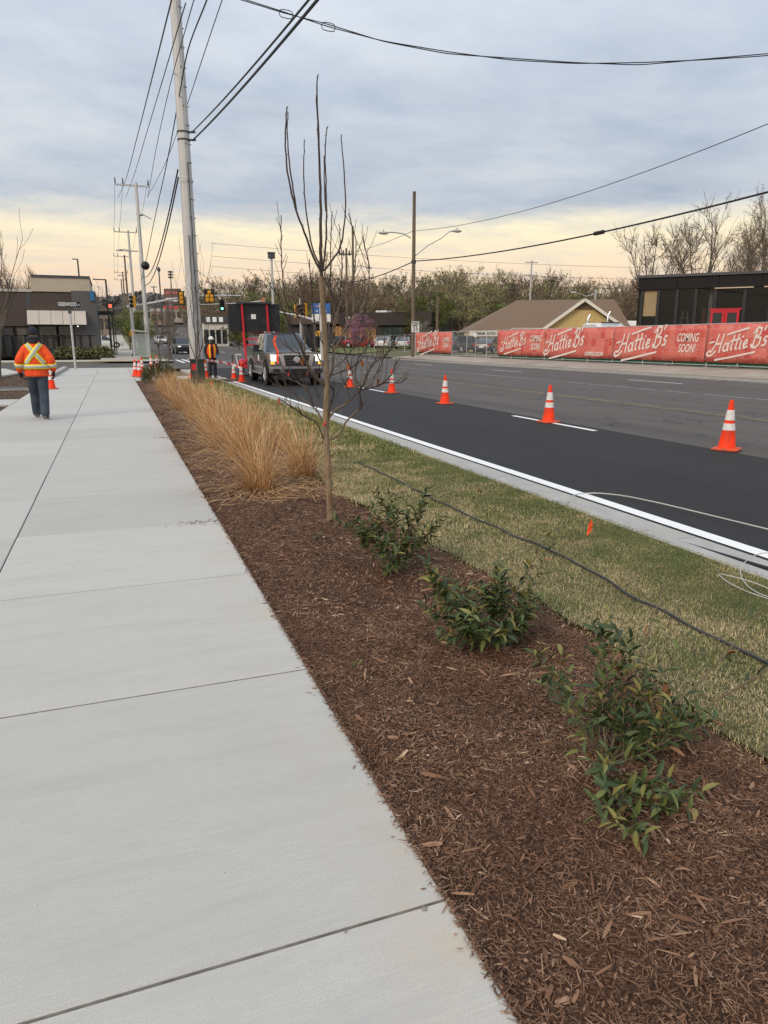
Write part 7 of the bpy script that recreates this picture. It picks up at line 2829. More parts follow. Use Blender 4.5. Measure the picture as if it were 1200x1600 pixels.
ban = bpy.data.materials.new('printed_banner')
ban.use_nodes = True
_t = ban.node_tree
_b = _t.nodes['Principled BSDF']
_b.inputs['Roughness'].default_value = 0.6
_tc = _t.nodes.new('ShaderNodeTexCoord')
_sp = _t.nodes.new('ShaderNodeSeparateXYZ')
_t.links.new(_tc.outputs['Object'], _sp.inputs[0])
_cb = _t.nodes.new('ShaderNodeCombineXYZ')
_t.links.new(_sp.outputs[1], _cb.inputs[0])
_t.links.new(_sp.outputs[2], _cb.inputs[1])
_br = _t.nodes.new('ShaderNodeTexBrick')
_br.offset = 0.0
_br.inputs['Scale'].default_value = 1.0
_br.inputs['Brick Width'].default_value = 0.42
_br.inputs['Row Height'].default_value = 0.47
_br.inputs['Mortar Size'].default_value = 0.012
_br.inputs['Color1'].default_value = (0.52, 0.055, 0.040, 1)
_br.inputs['Color2'].default_value = (0.66, 0.17, 0.125, 1)
_br.inputs['Mortar'].default_value = (0.52, 0.17, 0.14, 1)
_t.links.new(_cb.outputs[0], _br.inputs['Vector'])
_n1 = _t.nodes.new('ShaderNodeTexNoise')
_n1.inputs['Scale'].default_value = 9
_n1.inputs['Detail'].default_value = 3
_t.links.new(_cb.outputs[0], _n1.inputs['Vector'])
_mr = _t.nodes.new('ShaderNodeMapRange')
_mr.inputs[1].default_value = 0.52
_mr.inputs[2].default_value = 0.60
_mr.inputs[4].default_value = 0.42
_t.links.new(_n1.outputs[0], _mr.inputs[0])
_mx = _t.nodes.new('ShaderNodeMix')
_mx.data_type = 'RGBA'
_t.links.new(_mr.outputs[0], _mx.inputs[0])
_t.links.new(_br.outputs[0], _mx.inputs[6])
_mx.inputs[7].default_value = (0.60, 0.33, 0.28, 1)
_t.links.new(_mx.outputs[2], _b.inputs['Base Color'])
cream = mat('banner_cream', (0.78, 0.66, 0.60), (0.70, 0.56, 0.50), 6, 0.6)
zb_, zt_ = 0.22, 2.06


def banner(y0, y1, label=None):
    """a slightly billowing sheet between y0 (far) and y1 (near)"""
    n = 26
    vs, fs = [], []
    for i in range(n + 1):
        y = y0 + (y1 - y0) * i / n
        for j in range(6):
            z = zb_ + (zt_ - zb_) * j / 5
            x = -0.05 - 0.018 * math.sin(i * 1.3) * math.sin(j * 0.9 + i) + (0.02 if j in (0, 5) else 0)
            vs.append((x, y, z + 0.01 * math.sin(i * 0.9)))
    for i in range(n):
        for j in range(5):
            a = i * 6 + j
            fs.append((a, a + 1, a + 7, a + 6))
    o = MB().add(vs, fs).build('banner', ban, fence, fix=False, smooth=180)
    so = o.modifiers.new('thick', 'SOLIDIFY')
    so.thickness = 0.008
    return o


def stroke_mesh(lines, w, M):
    """flat lettering from pen strokes; M maps (x, y) to fence space"""
    mb = MB()

    def seg(a, b):
        d = Vector((b[0] - a[0], b[1] - a[1]))
        if d.length < 1e-6:
            return
        d.normalize()
        nn = Vector((-d.y, d.x)) * w / 2
        ex = d * w * 0.25
        q = [(a[0] - ex.x + nn.x, a[1] - ex.y + nn.y), (a[0] - ex.x - nn.x, a[1] - ex.y - nn.y), (b[0] + ex.x - nn.x, b[1] + ex.y - nn.y), (b[0] + ex.x + nn.x, b[1] + ex.y + nn.y)]
        k = random.uniform(0, 0.006)
        mb.prism([M(x, y, k) for x, y in q], (-0.006, 0, 0))
    for ln in lines:
        for a, b in zip(ln, ln[1:]):
            seg(a, b)
    return mb


def circ(cx, cy, rx, ry, n=10, a0=0, a1=6.283):
    return [(cx + rx * math.cos(a0 + (a1 - a0) * i / n), cy + ry * math.sin(a0 + (a1 - a0) * i / n)) for i in range(n + 1)]


SCRIPT = [
    [(0.35, 0.15), (-0.1, -0.25), (-0.7, -0.35), (-1.05, -0.05), (-0.8, 0.25), (-0.3, 0.15), (0.1, 0.9), (0.35, 2.1)],
    [(1.0, -0.05), (1.0, 0.9), (1.15, 2.1)], [(0.2, 1.0), (1.05, 1.0)], [(-0.9, 1.25), (-0.25, 1.35)],
    circ(1.85, 0.45, 0.36, 0.46), [(2.25, 0.95), (2.2, 0.15), (2.4, 0.0)],
    [(2.9, 1.75), (2.75, 0.2), (2.98, 0.0)], [(2.5, 1.1), (3.2, 1.15)],
    [(3.6, 1.75), (3.45, 0.2), (3.68, 0.0)], [(3.2, 1.15), (3.9, 1.18)],
    [(4.15, 0.95), (4.08, 0.15), (4.3, 0.0)], [(4.22, 1.35), (4.23, 1.45)],
    [(4.62, 0.42), (5.05, 0.55), (5.05, 0.9), (4.8, 0.97), (4.58, 0.45), (4.8, 0.02), (5.25, 0.18)],
    [(6.05, -0.05), (6.2, 2.15)], [(5.75, 1.6), (6.2, 2.2), (6.8, 2.05), (6.75, 1.4), (6.25, 1.1)], [(6.25, 1.1), (6.95, 0.95), (6.95, 0.3), (6.5, -0.1), (5.95, 0.0), (5.75, 0.35)],
    [(7.4, 2.2), (7.25, 1.75)],
    [(7.95, 0.95), (7.6, 1.0), (7.5, 0.68), (7.85, 0.42), (7.8, 0.05), (7.35, 0.05)],
    [(0.6, -0.95), (3.0, -0.85), (6.6, -0.62)], [(1.7, 1.95), (3.2, 2.15), (4.9, 2.3)]]


def script(px0, px1, par):
    ya, yb2 = fy(px0), fy(px1)
    L = ya - yb2
    k = L / 10.1
    ang = RAD(7)

    def M(x, y, e):
        xs_, ys_ = x + 0.32 * y + 1.2, y
        X = (xs_ * math.cos(ang) - ys_ * math.sin(ang)) * k
        Z = (xs_ * math.sin(ang) + ys_ * math.cos(ang)) * k
        zc_ = (zb_ + zt_) / 2 - 0.95 * k * 1.0 - 0.35 * k
        return Vector((-0.078 - e, ya - X, zc_ + Z))
    stroke_mesh(SCRIPT, 0.24, M).build('script_lettering', cream, par)


def coming(px_, par, size, two=True, z=None):
    """slanted capitals"""
    y = fy(px_)
    zc_ = (zb_ + zt_) / 2 if z is None else z
    rot = Matrix(((0, 0, -1), (-1, 0, 0), (0, 1, 0))).to_euler()
    if two:
        put_text('COMING', size, cream, par, (-0.085, y, zc_ + size * 0.45), rot, offset=0.012, shear=0.25, extrude=0.004, sx=0.62)
        put_text('SOON!', size, cream, par, (-0.085, y, zc_ - size * 0.45), rot, offset=0.012, shear=0.25, extrude=0.004, sx=0.62)
    else:
        put_text('COMING SOON!', size, cream, par, (-0.085, y, zc_), rot, offset=0.012, shear=0.25, extrude=0.004, sx=0.72)


edges = [778, 851, 958, 1104, 1290]
bs = []
for a, b in zip(edges, edges[1:]):
    bs.append(banner(fy(a) - 0.02, fy(b) + 0.02))
b0_ = banner(fy(650), fy(706))
script(783, 827, bs[0])
coming(838, bs[0], 0.62)
script(851, 920, bs[1])
coming(930, bs[1], 0.34, False, zb_ + 0.26)
script(961, 1052, bs[2])
coming(1075, bs[2], 0.60)
script(1106, 1210, bs[3])
coming(1245, bs[3], 0.60)
script(652, 690, b0_)
coming(698, b0_, 0.55)
# posts, rails, green screen, feet, mesh
ends = [1290, 1222, 1155, 1106, 1053, 1006, 958, 919, 880, 851, 823, 799, 778, 760, 743, 729, 706, 688, 668, 650]
ys_ = [fy(x) for x in ends]
post_y = ys_
for i, y in enumerate(post_y):
    MB().tube([(0.02, y, -0.06), (0.02, y, 2.1)], 0.03, 6).build('post', M_['galv'], fence)
for a, b in zip(post_y, post_y[1:]):
    for z in (0.08, 2.08):
        MB().tube([(0.02, a + 0.03, z), (0.02, b - 0.03, z)], 0.022, 5).build('rail', M_['galv'], fence)
grn = mat('green_screen', (0.012, 0.11, 0.06), (0.02, 0.14, 0.08), 3, 0.7)
for a, b in ((1290, 1106), (1106, 958), (958, 851), (851, 778), (706, 650)):
    ya, yb2 = fy(a), fy(b)
    MB().box((0.07, (ya + yb2) / 2, 0.16), (0.015, abs(yb2 - ya) - 0.04, 0.26)).build('green_screen', grn, fence)
ft = mat('fence_foot', (0.10, 0.09, 0.08), (0.16, 0.145, 0.13), 5, 0.9)
for x in (1155, 1053, 958, 880, 823, 778, 729):
    y = fy(x)
    MB().loft([[(-0.55, y - 0.12, -0.08), (0.45, y - 0.12, -0.08), (0.45, y + 0.12, -0.08), (-0.55, y + 0.12, -0.08)], [(-0.5, y - 0.1, 0.06), (0.4, y - 0.1, 0.06), (0.4, y + 0.1, 0.06), (-0.5, y + 0.1, 0.06)]]).build('foot', ft, fence)
cl = MB()
ya, yb2 = fy(778), fy(706)
n_ = int((yb2 - ya) / 0.16)
for i in range(-13, n_ + 1):
    for s in (1, -1):
        a = ya + i * 0.16 if s > 0 else ya + (i + 13) * 0.16
        p, q = Vector((0.02, a, 0.08)), Vector((0.02, a + s * 2.0, 2.08))
        lo, hi = ya, yb2
        d = q - p
        t0, t1 = 0.0, 1.0
        if s > 0:
            t0 = max(0, (lo - p.y) / d.y)
            t1 = min(1, (hi - p.y) / d.y)
        else:
            t0 = max(0, (hi - p.y) / d.y)
            t1 = min(1, (lo - p.y) / d.y)
        if t1 - t0 > 0.02:
            cl.tube([p + d * t0, p + d * t1], 0.0028, 3, cap=False)
o = cl.build('chain_link', M_['galv'], fence, fix=False)
o['kind'] = 'stuff'
MB().box((0.0, fy(742), 1.75), (0.02, 0.45, 0.3)).build('notice', M_['white'], fence)
# thin fence before the parked cars
r = thing('wire_fence', atX(600, 556, 29.0), 'thin wire fence before the parked cars left of the wooden pole', 'fence')
o_ = r.location.copy()
r.location.z = 0.35
for x in (500, 520, 540, 563, 585, 609, 632, 648):
    p = atX(x, 550, 29.0) - o_
    MB().tube([(0, p.y, 0), (0, p.y, 1.9)], 0.035, 5).build('post', M_['galv'], r)
pa_, pb__ = atX(500, 550, 29.0) - o_, atX(648, 550, 29.0) - o_
for z in (0.1, 1.0, 1.85):
    MB().tube([(0, pa_.y, z), (0, pb__.y, z)], 0.015, 4).build('rail', M_['galv'], r)
# ================================================================== people
from mathutils.bvhtree import BVHTree


def bake(mb, name, m, voxel, smooth_it=6, parent=None):
    """one continuous skin grown round overlapping limbs"""
    o = mb.build(name, m)
    rm = o.modifiers.new('r', 'REMESH')
    rm.mode = 'VOXEL'
    rm.voxel_size = voxel
    sm = o.modifiers.new('s', 'SMOOTH')
    sm.factor = 0.5
    sm.iterations = smooth_it
    dg = bpy.context.evaluated_depsgraph_get()
    me = bpy.data.meshes.new_from_object(o.evaluated_get(dg))
    me.name = name
    bpy.data.objects.remove(o)
    me.materials.clear()
    me.materials.append(m)
    me.polygons.foreach_set('use_smooth', [True] * len(me.polygons))
    q = bpy.data.objects.new(name, me)
    COL.objects.link(q)
    q.parent = parent
    return q


def ell(c, rx, ry, n=16):
    return [(c[0] + rx * math.cos(2 * math.pi * k / n), c[1] + ry * math.sin(2 * math.pi * k / n), c[2]) for k in range(n)]


def limb_tube(mb, pts, rad, n=10):
    s = spline([Vector(p) for p in pts], 3)
    rr_ = []
    for i in range(len(pts) - 1):
        for k in range(3):
            rr_.append(rad[i] + (rad[i + 1] - rad[i]) * k / 3)
    rr_.append(rad[-1])
    mb.tube(s, rr_, n)
    for p, r in ((pts[0], rad[0]), (pts[-1], rad[-1])):
        mb.ball(p, r * 0.98, 10, 6)


def hand(mb, wrist, direction, side, palm_n, s=1.0, curl=0.5):
    """palm with four fingers and a thumb; direction points to the fingertips, palm_n out of the palm, side to the thumb"""
    d = Vector(direction).normalized()
    pn = Vector(palm_n).normalized()
    sd = Vector(side).normalized()
    w = Vector(wrist)
    mb.ball(w, 0.030 * s, 8, 6)
    for k in (0.02, 0.045, 0.07):
        for q in (-0.024, 0.0, 0.024):
            mb.ball(w + d * k * s + sd * q * s, 0.020 * s, 8, 6)
    for i, (q, L) in enumerate(((0.030, 0.070), (0.010, 0.080), (-0.011, 0.074), (-0.031, 0.058))):
        p = w + d * 0.082 * s + sd * q * s
        a = 0.15
        pts = [p - d * 0.01 * s]
        for seg_ in (0.45, 0.33, 0.26):
            dd = d * math.cos(a) + pn * math.sin(a)
            p = p + dd * L * seg_ * s
            pts.append(p)
            a += curl
        mb.tube(pts, [0.0105 * s, 0.0100 * s, 0.0092 * s, 0.0080 * s], 7)
        mb.ball(pts[-1], 0.0080 * s, 6, 5)
    p = w + d * 0.025 * s + sd * 0.030 * s
    pts = [p, p + (d * 0.5 + sd * 0.75 + pn * 0.25).normalized() * 0.030 * s]
    pts.append(pts[-1] + (d * 0.85 + sd * 0.3 + pn * 0.4).normalized() * 0.030 * s)
    pts.append(pts[-1] + (d * 0.9 + pn * 0.45).normalized() * 0.022 * s)
    mb.tube(pts, [0.0125 * s, 0.0115 * s, 0.0105 * s, 0.0085 * s], 7)
    mb.ball(pts[-1], 0.0085 * s, 6, 5)


skin_m = mat('skin', (0.42, 0.24, 0.16), (0.46, 0.27, 0.18), 20, 0.55)
skin_d = mat('skin_dark', (0.12, 0.065, 0.04), (0.14, 0.075, 0.05), 20, 0.55)
hivis = mat('hivis_orange_cloth', (0.95, 0.105, 0.010), (0.72, 0.06, 0.010), 6, 0.75, 0.9, 9, bdist=0.05)
lime = mat('lime_trim', (0.80, 0.78, 0.03), rough=0.6)
silver = mat('silver_tape', (0.42, 0.43, 0.40), (0.50, 0.50, 0.46), 8, 0.45)
denim = mat('blue_denim', (0.022, 0.034, 0.052), (0.045, 0.062, 0.085), 9, 0.85, 0.5, 12, bdist=0.05, col3=(0.055, 0.07, 0.09), scale3=5)
navy = mat('navy_knit', (0.016, 0.018, 0.027), (0.026, 0.028, 0.038), 40, 0.9, 0.4, 90)
glove_b = mat('black_glove', (0.012, 0.012, 0.013), rough=0.8)
boot = mat('grey_shoe', (0.10, 0.095, 0.09), (0.14, 0.13, 0.12), 10, 0.7)
sole = mat('pale_sole', (0.42, 0.40, 0.37), rough=0.8)


def body_base(root, J, m_skin, face=True, hand_kw=None):
    b = MB()
    b.loft([ell((0, 0.0, 0.86), 0.14, 0.10), ell((0, 0.0, 0.95), 0.165, 0.115), ell((0, 0.01, 1.08), 0.145, 0.10), ell((0, 0.015, 1.25), 0.165, 0.11), ell((0, 0.01, 1.40), 0.175, 0.10), ell((0, 0.0, 1.48), 0.12, 0.075), ell((0, 0.0, 1.52), 0.06, 0.055)])
    b.tube([(0, 0.0, 1.46), (0, 0.02, 1.60)], [0.058, 0.054], 12)
    H = Vector(J['head'])
    b.ball(H, (0.074, 0.094, 0.115), 16, 12)
    b.ball(H + Vector((0, 0.025, -0.055)), (0.056, 0.062, 0.068), 12, 8)
    if face:
        b.tube([H + Vector((0, 0.085, 0.015)), H + Vector((0, 0.108, -0.028)), H + Vector((0, 0.088, -0.035))], [0.010, 0.015, 0.010], 6)
        for s in (-1, 1):
            b.ball(H + Vector((s * 0.076, -0.005, -0.01)), (0.010, 0.020, 0.032), 8, 6)
    for s in ('l', 'r'):
        limb_tube(b, [J['sh_' + s], J['el_' + s], J['wr_' + s]], [0.055, 0.043, 0.030])
        limb_tube(b, [J['hip_' + s], J['kn_' + s], J['an_' + s]], [0.085, 0.058, 0.042])
        limb_tube(b, [J['an_' + s], J['toe_' + s]], [0.042, 0.034])
        hand(b, J['wr_' + s], *J['hand_' + s], s=0.92)
    return bake(b, 'body', m_skin, 0.009, 3, root)


def strip(bvh, pts, width_dir, w, m, name, parent, off, n_cast):
    """tape laid on a garment: cast centre points on to the cloth"""
    rows = []
    for p, cast in zip(pts, n_cast):
        row = []
        for q in (-1, -0.33, 0.33, 1):
            o = Vector(p) + Vector(width_dir) * w * 0.5 * q
            hit = bvh.ray_cast(o, Vector(cast))
            if hit[0] is None:
                row = None
                break
            nn = hit[1]
            if nn.dot(Vector(cast)) > 0 and off > 0:
                nn = nn
            row.append(hit[0] - Vector(cast).normalized() * off)
        if row:
            rows.append(row)
    if len(rows) < 2:
        return None
    mb = MB()
    n = 4
    mb.add([p for r in rows for p in r], [(i * n + k, i * n + k + 1, (i + 1) * n + k + 1, (i + 1) * n + k) for i in range(len(rows) - 1) for k in range(n - 1)])
    o = mb.build(name, m, parent, smooth=180)
    so = o.modifiers.new('thick', 'SOLIDIFY')
    so.thickness = 0.003
    so.offset = 0
    return o


def torso_band(bvh, z, w, m, off, name, parent, cy=0.0):
    """tape round the trunk, cast from the inside outwards"""
    rows = []
    for k in range(49):
        a = 2 * math.pi * k / 48
        d = Vector((math.cos(a), math.sin(a), 0))
        row = []
        for q in (-0.5, 0, 0.5):
            hit = bvh.ray_cast(Vector((0, cy, z + q * w)), d)
            if hit[0] is None:
                hit = [Vector((0, cy, z + q * w)) + d * 0.2]
            r_ = min((hit[0] - Vector((0, cy, z + q * w))).length, 0.245)
            row.append(Vector((0, cy, z + q * w)) + d * (r_ + off))
        rows.append(row)
    mb = MB()
    mb.add([p for r in rows for p in r], [(i * 3 + k, i * 3 + k + 1, i * 3 + k + 4, i * 3 + k + 3) for i in range(len(rows) - 1) for k in range(2)])
    o = mb.build(name, m, parent, smooth=180)
    so = o.modifiers.new('thick', 'SOLIDIFY')
    so.thickness = 0.003
    so.offset = 0
    return o


def arm_band(parent, a, b, t, r, w, m, name='sleeve_band'):
    a, b = Vector(a), Vector(b)
    c = a.lerp(b, t)
    d = (b - a).normalized()
    mb = MB().tube([c - d * w / 2, c + d * w / 2], r, 16, cap=False)
    o = mb.build(name, m, parent, smooth=60)
    so = o.modifiers.new('thick', 'SOLIDIFY')
    so.thickness = 0.003
    return o


# ------------------------------------------------------------------ walking worker, seen from behind (faces +Y)
wk_r, wk_l = gp(71, 657), gp(59, 651)
wp = gp(65.5, 654.5)
W = thing('person', (wp.x, wp.y, 0), 'worker in an orange reflective jacket and jeans walking away on the sidewalk', 'person', rz=RAD(-1))
J = dict(head=(0, 0.05, 1.665), sh_l=(-0.165, 0.0, 1.38), el_l=(-0.285, -0.07, 1.14), wr_l=(-0.305, 0.02, 0.92), sh_r=(0.165, 0.0, 1.38), el_r=(0.285, -0.05, 1.14), wr_r=(0.30, 0.06, 0.93),
         hip_l=(-0.095, 0, 0.90), kn_l=(-0.10, 0.17, 0.50), an_l=(-0.105, 0.25, 0.095), toe_l=(-0.12, 0.43, 0.045), hip_r=(0.095, 0, 0.90), kn_r=(0.095, -0.04, 0.49), an_r=(0.10, -0.27, 0.11), toe_r=(0.115, -0.10, 0.045),
         hand_l=((0.35, 0.1, -1), (0.3, 0.9, 0.1), (1, 0, 0.2)), hand_r=((-0.05, 0.15, -1), (-0.3, 0.9, 0.1), (-1, 0, 0.1)))
body = body_base(W, J, skin_m)
# jeans
b = MB()
b.loft([ell((0, 0, 0.80), 0.17, 0.125), ell((0, 0, 0.92), 0.185, 0.135), ell((0, 0, 1.02), 0.175, 0.125)])
for s, sg in (('l', -1), ('r', 1)):
    hip, kn, an = Vector(J['hip_' + s]), Vector(J['kn_' + s]), Vector(J['an_' + s])
    limb_tube(b, [hip + Vector((0, 0, 0.0)), hip.lerp(kn, 0.5), kn, kn.lerp(an, 0.5) + Vector((0, -0.01, 0)), an + Vector((0, -0.005, 0.01))], [0.108, 0.100, 0.088, 0.086, 0.082], 12)
bake(b, 'jeans', denim, 0.012, 3, W)
# jacket
b = MB()
b.loft([ell((0, 0.0, 0.835), 0.205, 0.155), ell((0, 0.0, 0.87), 0.222, 0.165), ell((0, 0.0, 0.98), 0.222, 0.165), ell((0, 0.005, 1.12), 0.225, 0.165), ell((0, 0.01, 1.26), 0.212, 0.165), ell((0, 0.005, 1.36), 0.185, 0.148), ell((0, 0.0, 1.45), 0.135, 0.118), ell((0, 0.0, 1.53), 0.085, 0.09)])
for s, sg in (('l', -1), ('r', 1)):
    sh, el2, wr = Vector(J['sh_' + s]), Vector(J['el_' + s]), Vector(J['wr_' + s])
    limb_tube(b, [sh + Vector((-0.02 * sg, 0, 0.0)), sh.lerp(el2, 0.5), el2, el2.lerp(wr, 0.5), wr + Vector((0, 0, 0.03))], [0.080, 0.079, 0.076, 0.072, 0.056], 12)
jk = bake(b, 'jacket', hivis, 0.012, 4, W)
bvh = BVHTree.FromPolygons([v.co for v in jk.data.vertices], [p.vertices[:] for p in jk.data.polygons])
for sg in (1, -1):
    a, c = Vector((-0.125 * sg, -0.6, 1.465)), Vector((0.175 * sg, -0.6, 1.075))
    if sg < 0:
        a, c = Vector((0.125, -0.6, 1.465)), Vector((-0.175, -0.6, 1.075))
    d = (c - a).normalized()
    perp = Vector((-d.z, 0, d.x))
    pts = [a.lerp(c, k / 22) for k in range(23)]
    lift = 0.0 if sg > 0 else 0.006
    strip(bvh, pts, perp, 0.092, lime, 'lime_strip', jk, 0.004 + lift, [(0, 1, 0)] * 23)
    strip(bvh, pts, perp, 0.052, silver, 'silver_strip', jk, 0.0075 + lift, [(0, 1, 0)] * 23)
torso_band(bvh, 1.025, 0.088, lime, 0.018, 'lime_strip', jk)
torso_band(bvh, 1.025, 0.052, silver, 0.022, 'silver_strip', jk)
for s in ('l', 'r'):
    arm_band(jk, J['el_' + s], J['wr_' + s], 0.35, 0.083, 0.085, lime, 'lime_strip')
    arm_band(jk, J['el_' + s], J['wr_' + s], 0.35, 0.087, 0.050, silver, 'silver_strip')
# hood and cap
b = MB()
for k in range(14):
    a = 2 * math.pi * k / 14
    b.ball((math.cos(a) * 0.085, math.sin(a) * 0.08 - 0.01, 1.555 - 0.015 * math.sin(a)), 0.042, 8, 6)
b.ball((0, -0.085, 1.50), (0.10, 0.05, 0.045), 10, 6)
bake(b, 'hood', navy, 0.01, 3, W)
b = MB()
Hd = Vector(J['head'])
prof = [(0.088, 0.0), (0.094, 0.02), (0.095, 0.05), (0.089, 0.054), (0.086, 0.09), (0.072, 0.128), (0.045, 0.15), (0.012, 0.158)]
b.lathe(prof, 20)
b.v = [(x, y * 1.18, z) for x, y, z in b.v]
o = b.build('beanie', navy, W, smooth=50)
o.location = Hd + Vector((0, -0.005, -0.035))
for s in ('l', 'r'):
    b = MB()
    hand(b, J['wr_' + s], *J['hand_' + s], s=1.12, curl=0.55)
    wv = Vector(J['wr_' + s])
    b.tube([wv + Vector((0, 0, 0.035)), wv], 0.036, 10)
    bake(b, 'glove', glove_b, 0.006, 2, W)
    b = MB()
    an, to = Vector(J['an_' + s]), Vector(J['toe_' + s])
    fw = (Vector((to.x, to.y, 0)) - Vector((an.x, an.y, 0))).normalized()
    zz = min(an.z - 0.075, 0.03)
    rings = []
    for t_, w_, h_ in ((-0.075, 0.030, 0.05), (-0.06, 0.040, 0.085), (0.0, 0.046, 0.10), (0.07, 0.047, 0.075), (0.15, 0.050, 0.055), (0.20, 0.040, 0.04), (0.22, 0.02, 0.03)):
        c = Vector((an.x, an.y, 0)) + fw * t_
        sd = Vector((fw.y, -fw.x, 0))
        rings.append([c + sd * w_ * math.cos(k * math.pi / 4) + Vector((0, 0, 0.018 + h_ / 2 + (h_ / 2) * math.sin(k * math.pi / 4))) for k in range(8)])
    b.loft(rings)
    sh_ = b.build('shoe', boot, W, smooth=60)
    b = MB()
    b.loft([[(c_[0].x, c_[0].y, 0.0), (c_[4].x, c_[4].y, 0.0), (c_[4].x, c_[4].y, 0.026), (c_[0].x, c_[0].y, 0.026)] for c_ in rings])
    b.v = [(x, y, z) for x, y, z in b.v]
    b.build('sole', sole, sh_)

# ------------------------------------------------------------------ second worker, facing us by the tape
p2 = gp(337, 592, ROADZ)
W2 = thing('person', (3.93, 31.6, -0.02), 'worker in an orange vest and white hard hat facing the camera by the tape', 'person', rz=math.pi + RAD(8))
W2.scale = (0.96, 0.96, 0.96)
J2 = dict(head=(0, 0.05, 1.66), sh_l=(-0.19, 0.0, 1.43), el_l=(-0.26, 0.0, 1.15), wr_l=(-0.20, 0.20, 1.00), sh_r=(0.19, 0.0, 1.43), el_r=(0.27, -0.02, 1.15), wr_r=(0.26, 0.12, 0.93),
          hip_l=(-0.095, 0, 0.90), kn_l=(-0.11, 0.03, 0.50), an_l=(-0.12, 0.0, 0.09), toe_l=(-0.15, 0.18, 0.045), hip_r=(0.095, 0, 0.90), kn_r=(0.10, 0.02, 0.50), an_r=(0.11, -0.02, 0.09), toe_r=(0.14, 0.16, 0.045),
          hand_l=((0.3, 0.8, -0.5), (0.7, -0.2, 0.5), (0.3, -0.3, -1)), hand_r=((-0.1, 0.3, -1), (-0.3, 0.9, 0.1), (-1, 0, 0.1)))
body2 = body_base(W2, J2, skin_d)
dkc = mat('black_workwear', (0.014, 0.014, 0.017), (0.024, 0.024, 0.028), 8, 0.85, 0.4, 25, bdist=0.02)
b = MB()
b.loft([ell((0, 0, 0.80), 0.17, 0.12), ell((0, 0, 0.95), 0.18, 0.13), ell((0, 0, 1.02), 0.17, 0.12)])
for s in ('l', 'r'):
    hip, kn, an = Vector(J2['hip_' + s]), Vector(J2['kn_' + s]), Vector(J2['an_' + s])
    limb_tube(b, [hip, hip.lerp(kn, 0.5), kn, kn.lerp(an, 0.5), an + Vector((0, 0, 0.02))], [0.105, 0.098, 0.086, 0.08, 0.075], 12)
bake(b, 'trousers', dkc, 0.013, 3, W2)
b = MB()
b.loft([ell((0, 0.0, 0.90), 0.19, 0.14), ell((0, 0.0, 1.05), 0.195, 0.145), ell((0, 0.01, 1.28), 0.21, 0.15), ell((0, 0.005, 1.41), 0.205, 0.13), ell((0, 0.0, 1.48), 0.14, 0.10), ell((0, 0.0, 1.53), 0.085, 0.08)])
for s, sg in (('l', -1), ('r', 1)):
    sh, el2, wr = Vector(J2['sh_' + s]), Vector(J2['el_' + s]), Vector(J2['wr_' + s])
    limb_tube(b, [sh, sh.lerp(el2, 0.5), el2, el2.lerp(wr, 0.5), wr], [0.085, 0.082, 0.074, 0.062, 0.048], 12)
bake(b, 'jacket', dkc, 0.013, 3, W2)
# open vest: two fronts and a back with armholes
vst = MB()
rows = []
for z, rx, ry in ((0.88, 0.212, 0.162), (1.0, 0.216, 0.166), (1.15, 0.222, 0.170), (1.28, 0.226, 0.172), (1.38, 0.205, 0.158), (1.47, 0.165, 0.128)):
    rows.append([Vector((rx * math.sin(a), 0.004 + ry * math.cos(a), z)) for a in [RAD(14) + RAD(332) * k / 30 for k in range(31)]])
vst.add([p for r_ in rows for p in r_], [(i * 31 + k, i * 31 + k + 1, (i + 1) * 31 + k + 1, (i + 1) * 31 + k) for i in range(5) for k in range(30)])
vo = vst.build('safety_vest', hivis, W2, smooth=180)
so = vo.modifiers.new('thick', 'SOLIDIFY')
so.thickness = 0.006
for sg in (-1, 1):
    q = MB()
    pts = []
    for z, rx, ry in ((0.89, 0.216, 0.168), (1.0, 0.22, 0.172), (1.15, 0.226, 0.176), (1.28, 0.23, 0.178), (1.38, 0.209, 0.164), (1.46, 0.172, 0.137)):
        a = RAD(32) * sg
        pts.append((Vector((rx * math.sin(a - 0.09), 0.004 + ry * math.cos(a - 0.09), z)), Vector((rx * math.sin(a + 0.09), 0.004 + ry * math.cos(a + 0.09), z))))
    q.add([p for pr_ in pts for p in pr_], [(2 * i, 2 * i + 1, 2 * i + 3, 2 * i + 2) for i in range(5)])
    o = q.build('lime_strip', lime, vo)
    so = o.modifiers.new('thick', 'SOLIDIFY')
    so.thickness = 0.004
Hd = Vector(J2['head'])
hh = MB().lathe([(0.125, 0.0), (0.128, 0.008), (0.105, 0.016), (0.103, 0.05), (0.088, 0.10), (0.055, 0.13), (0.01, 0.142)], 20)
hh.v = [(x, y * 1.2 + (0.03 if z < 0.012 and y > 0.05 else 0), z) for x, y, z in hh.v]
o = hh.build('hard_hat', M_['white'], W2, smooth=40)
o.location = Hd + Vector((0, 0, 0.022))
gl_blue = mat('blue_glove', (0.05, 0.13, 0.26), rough=0.7)
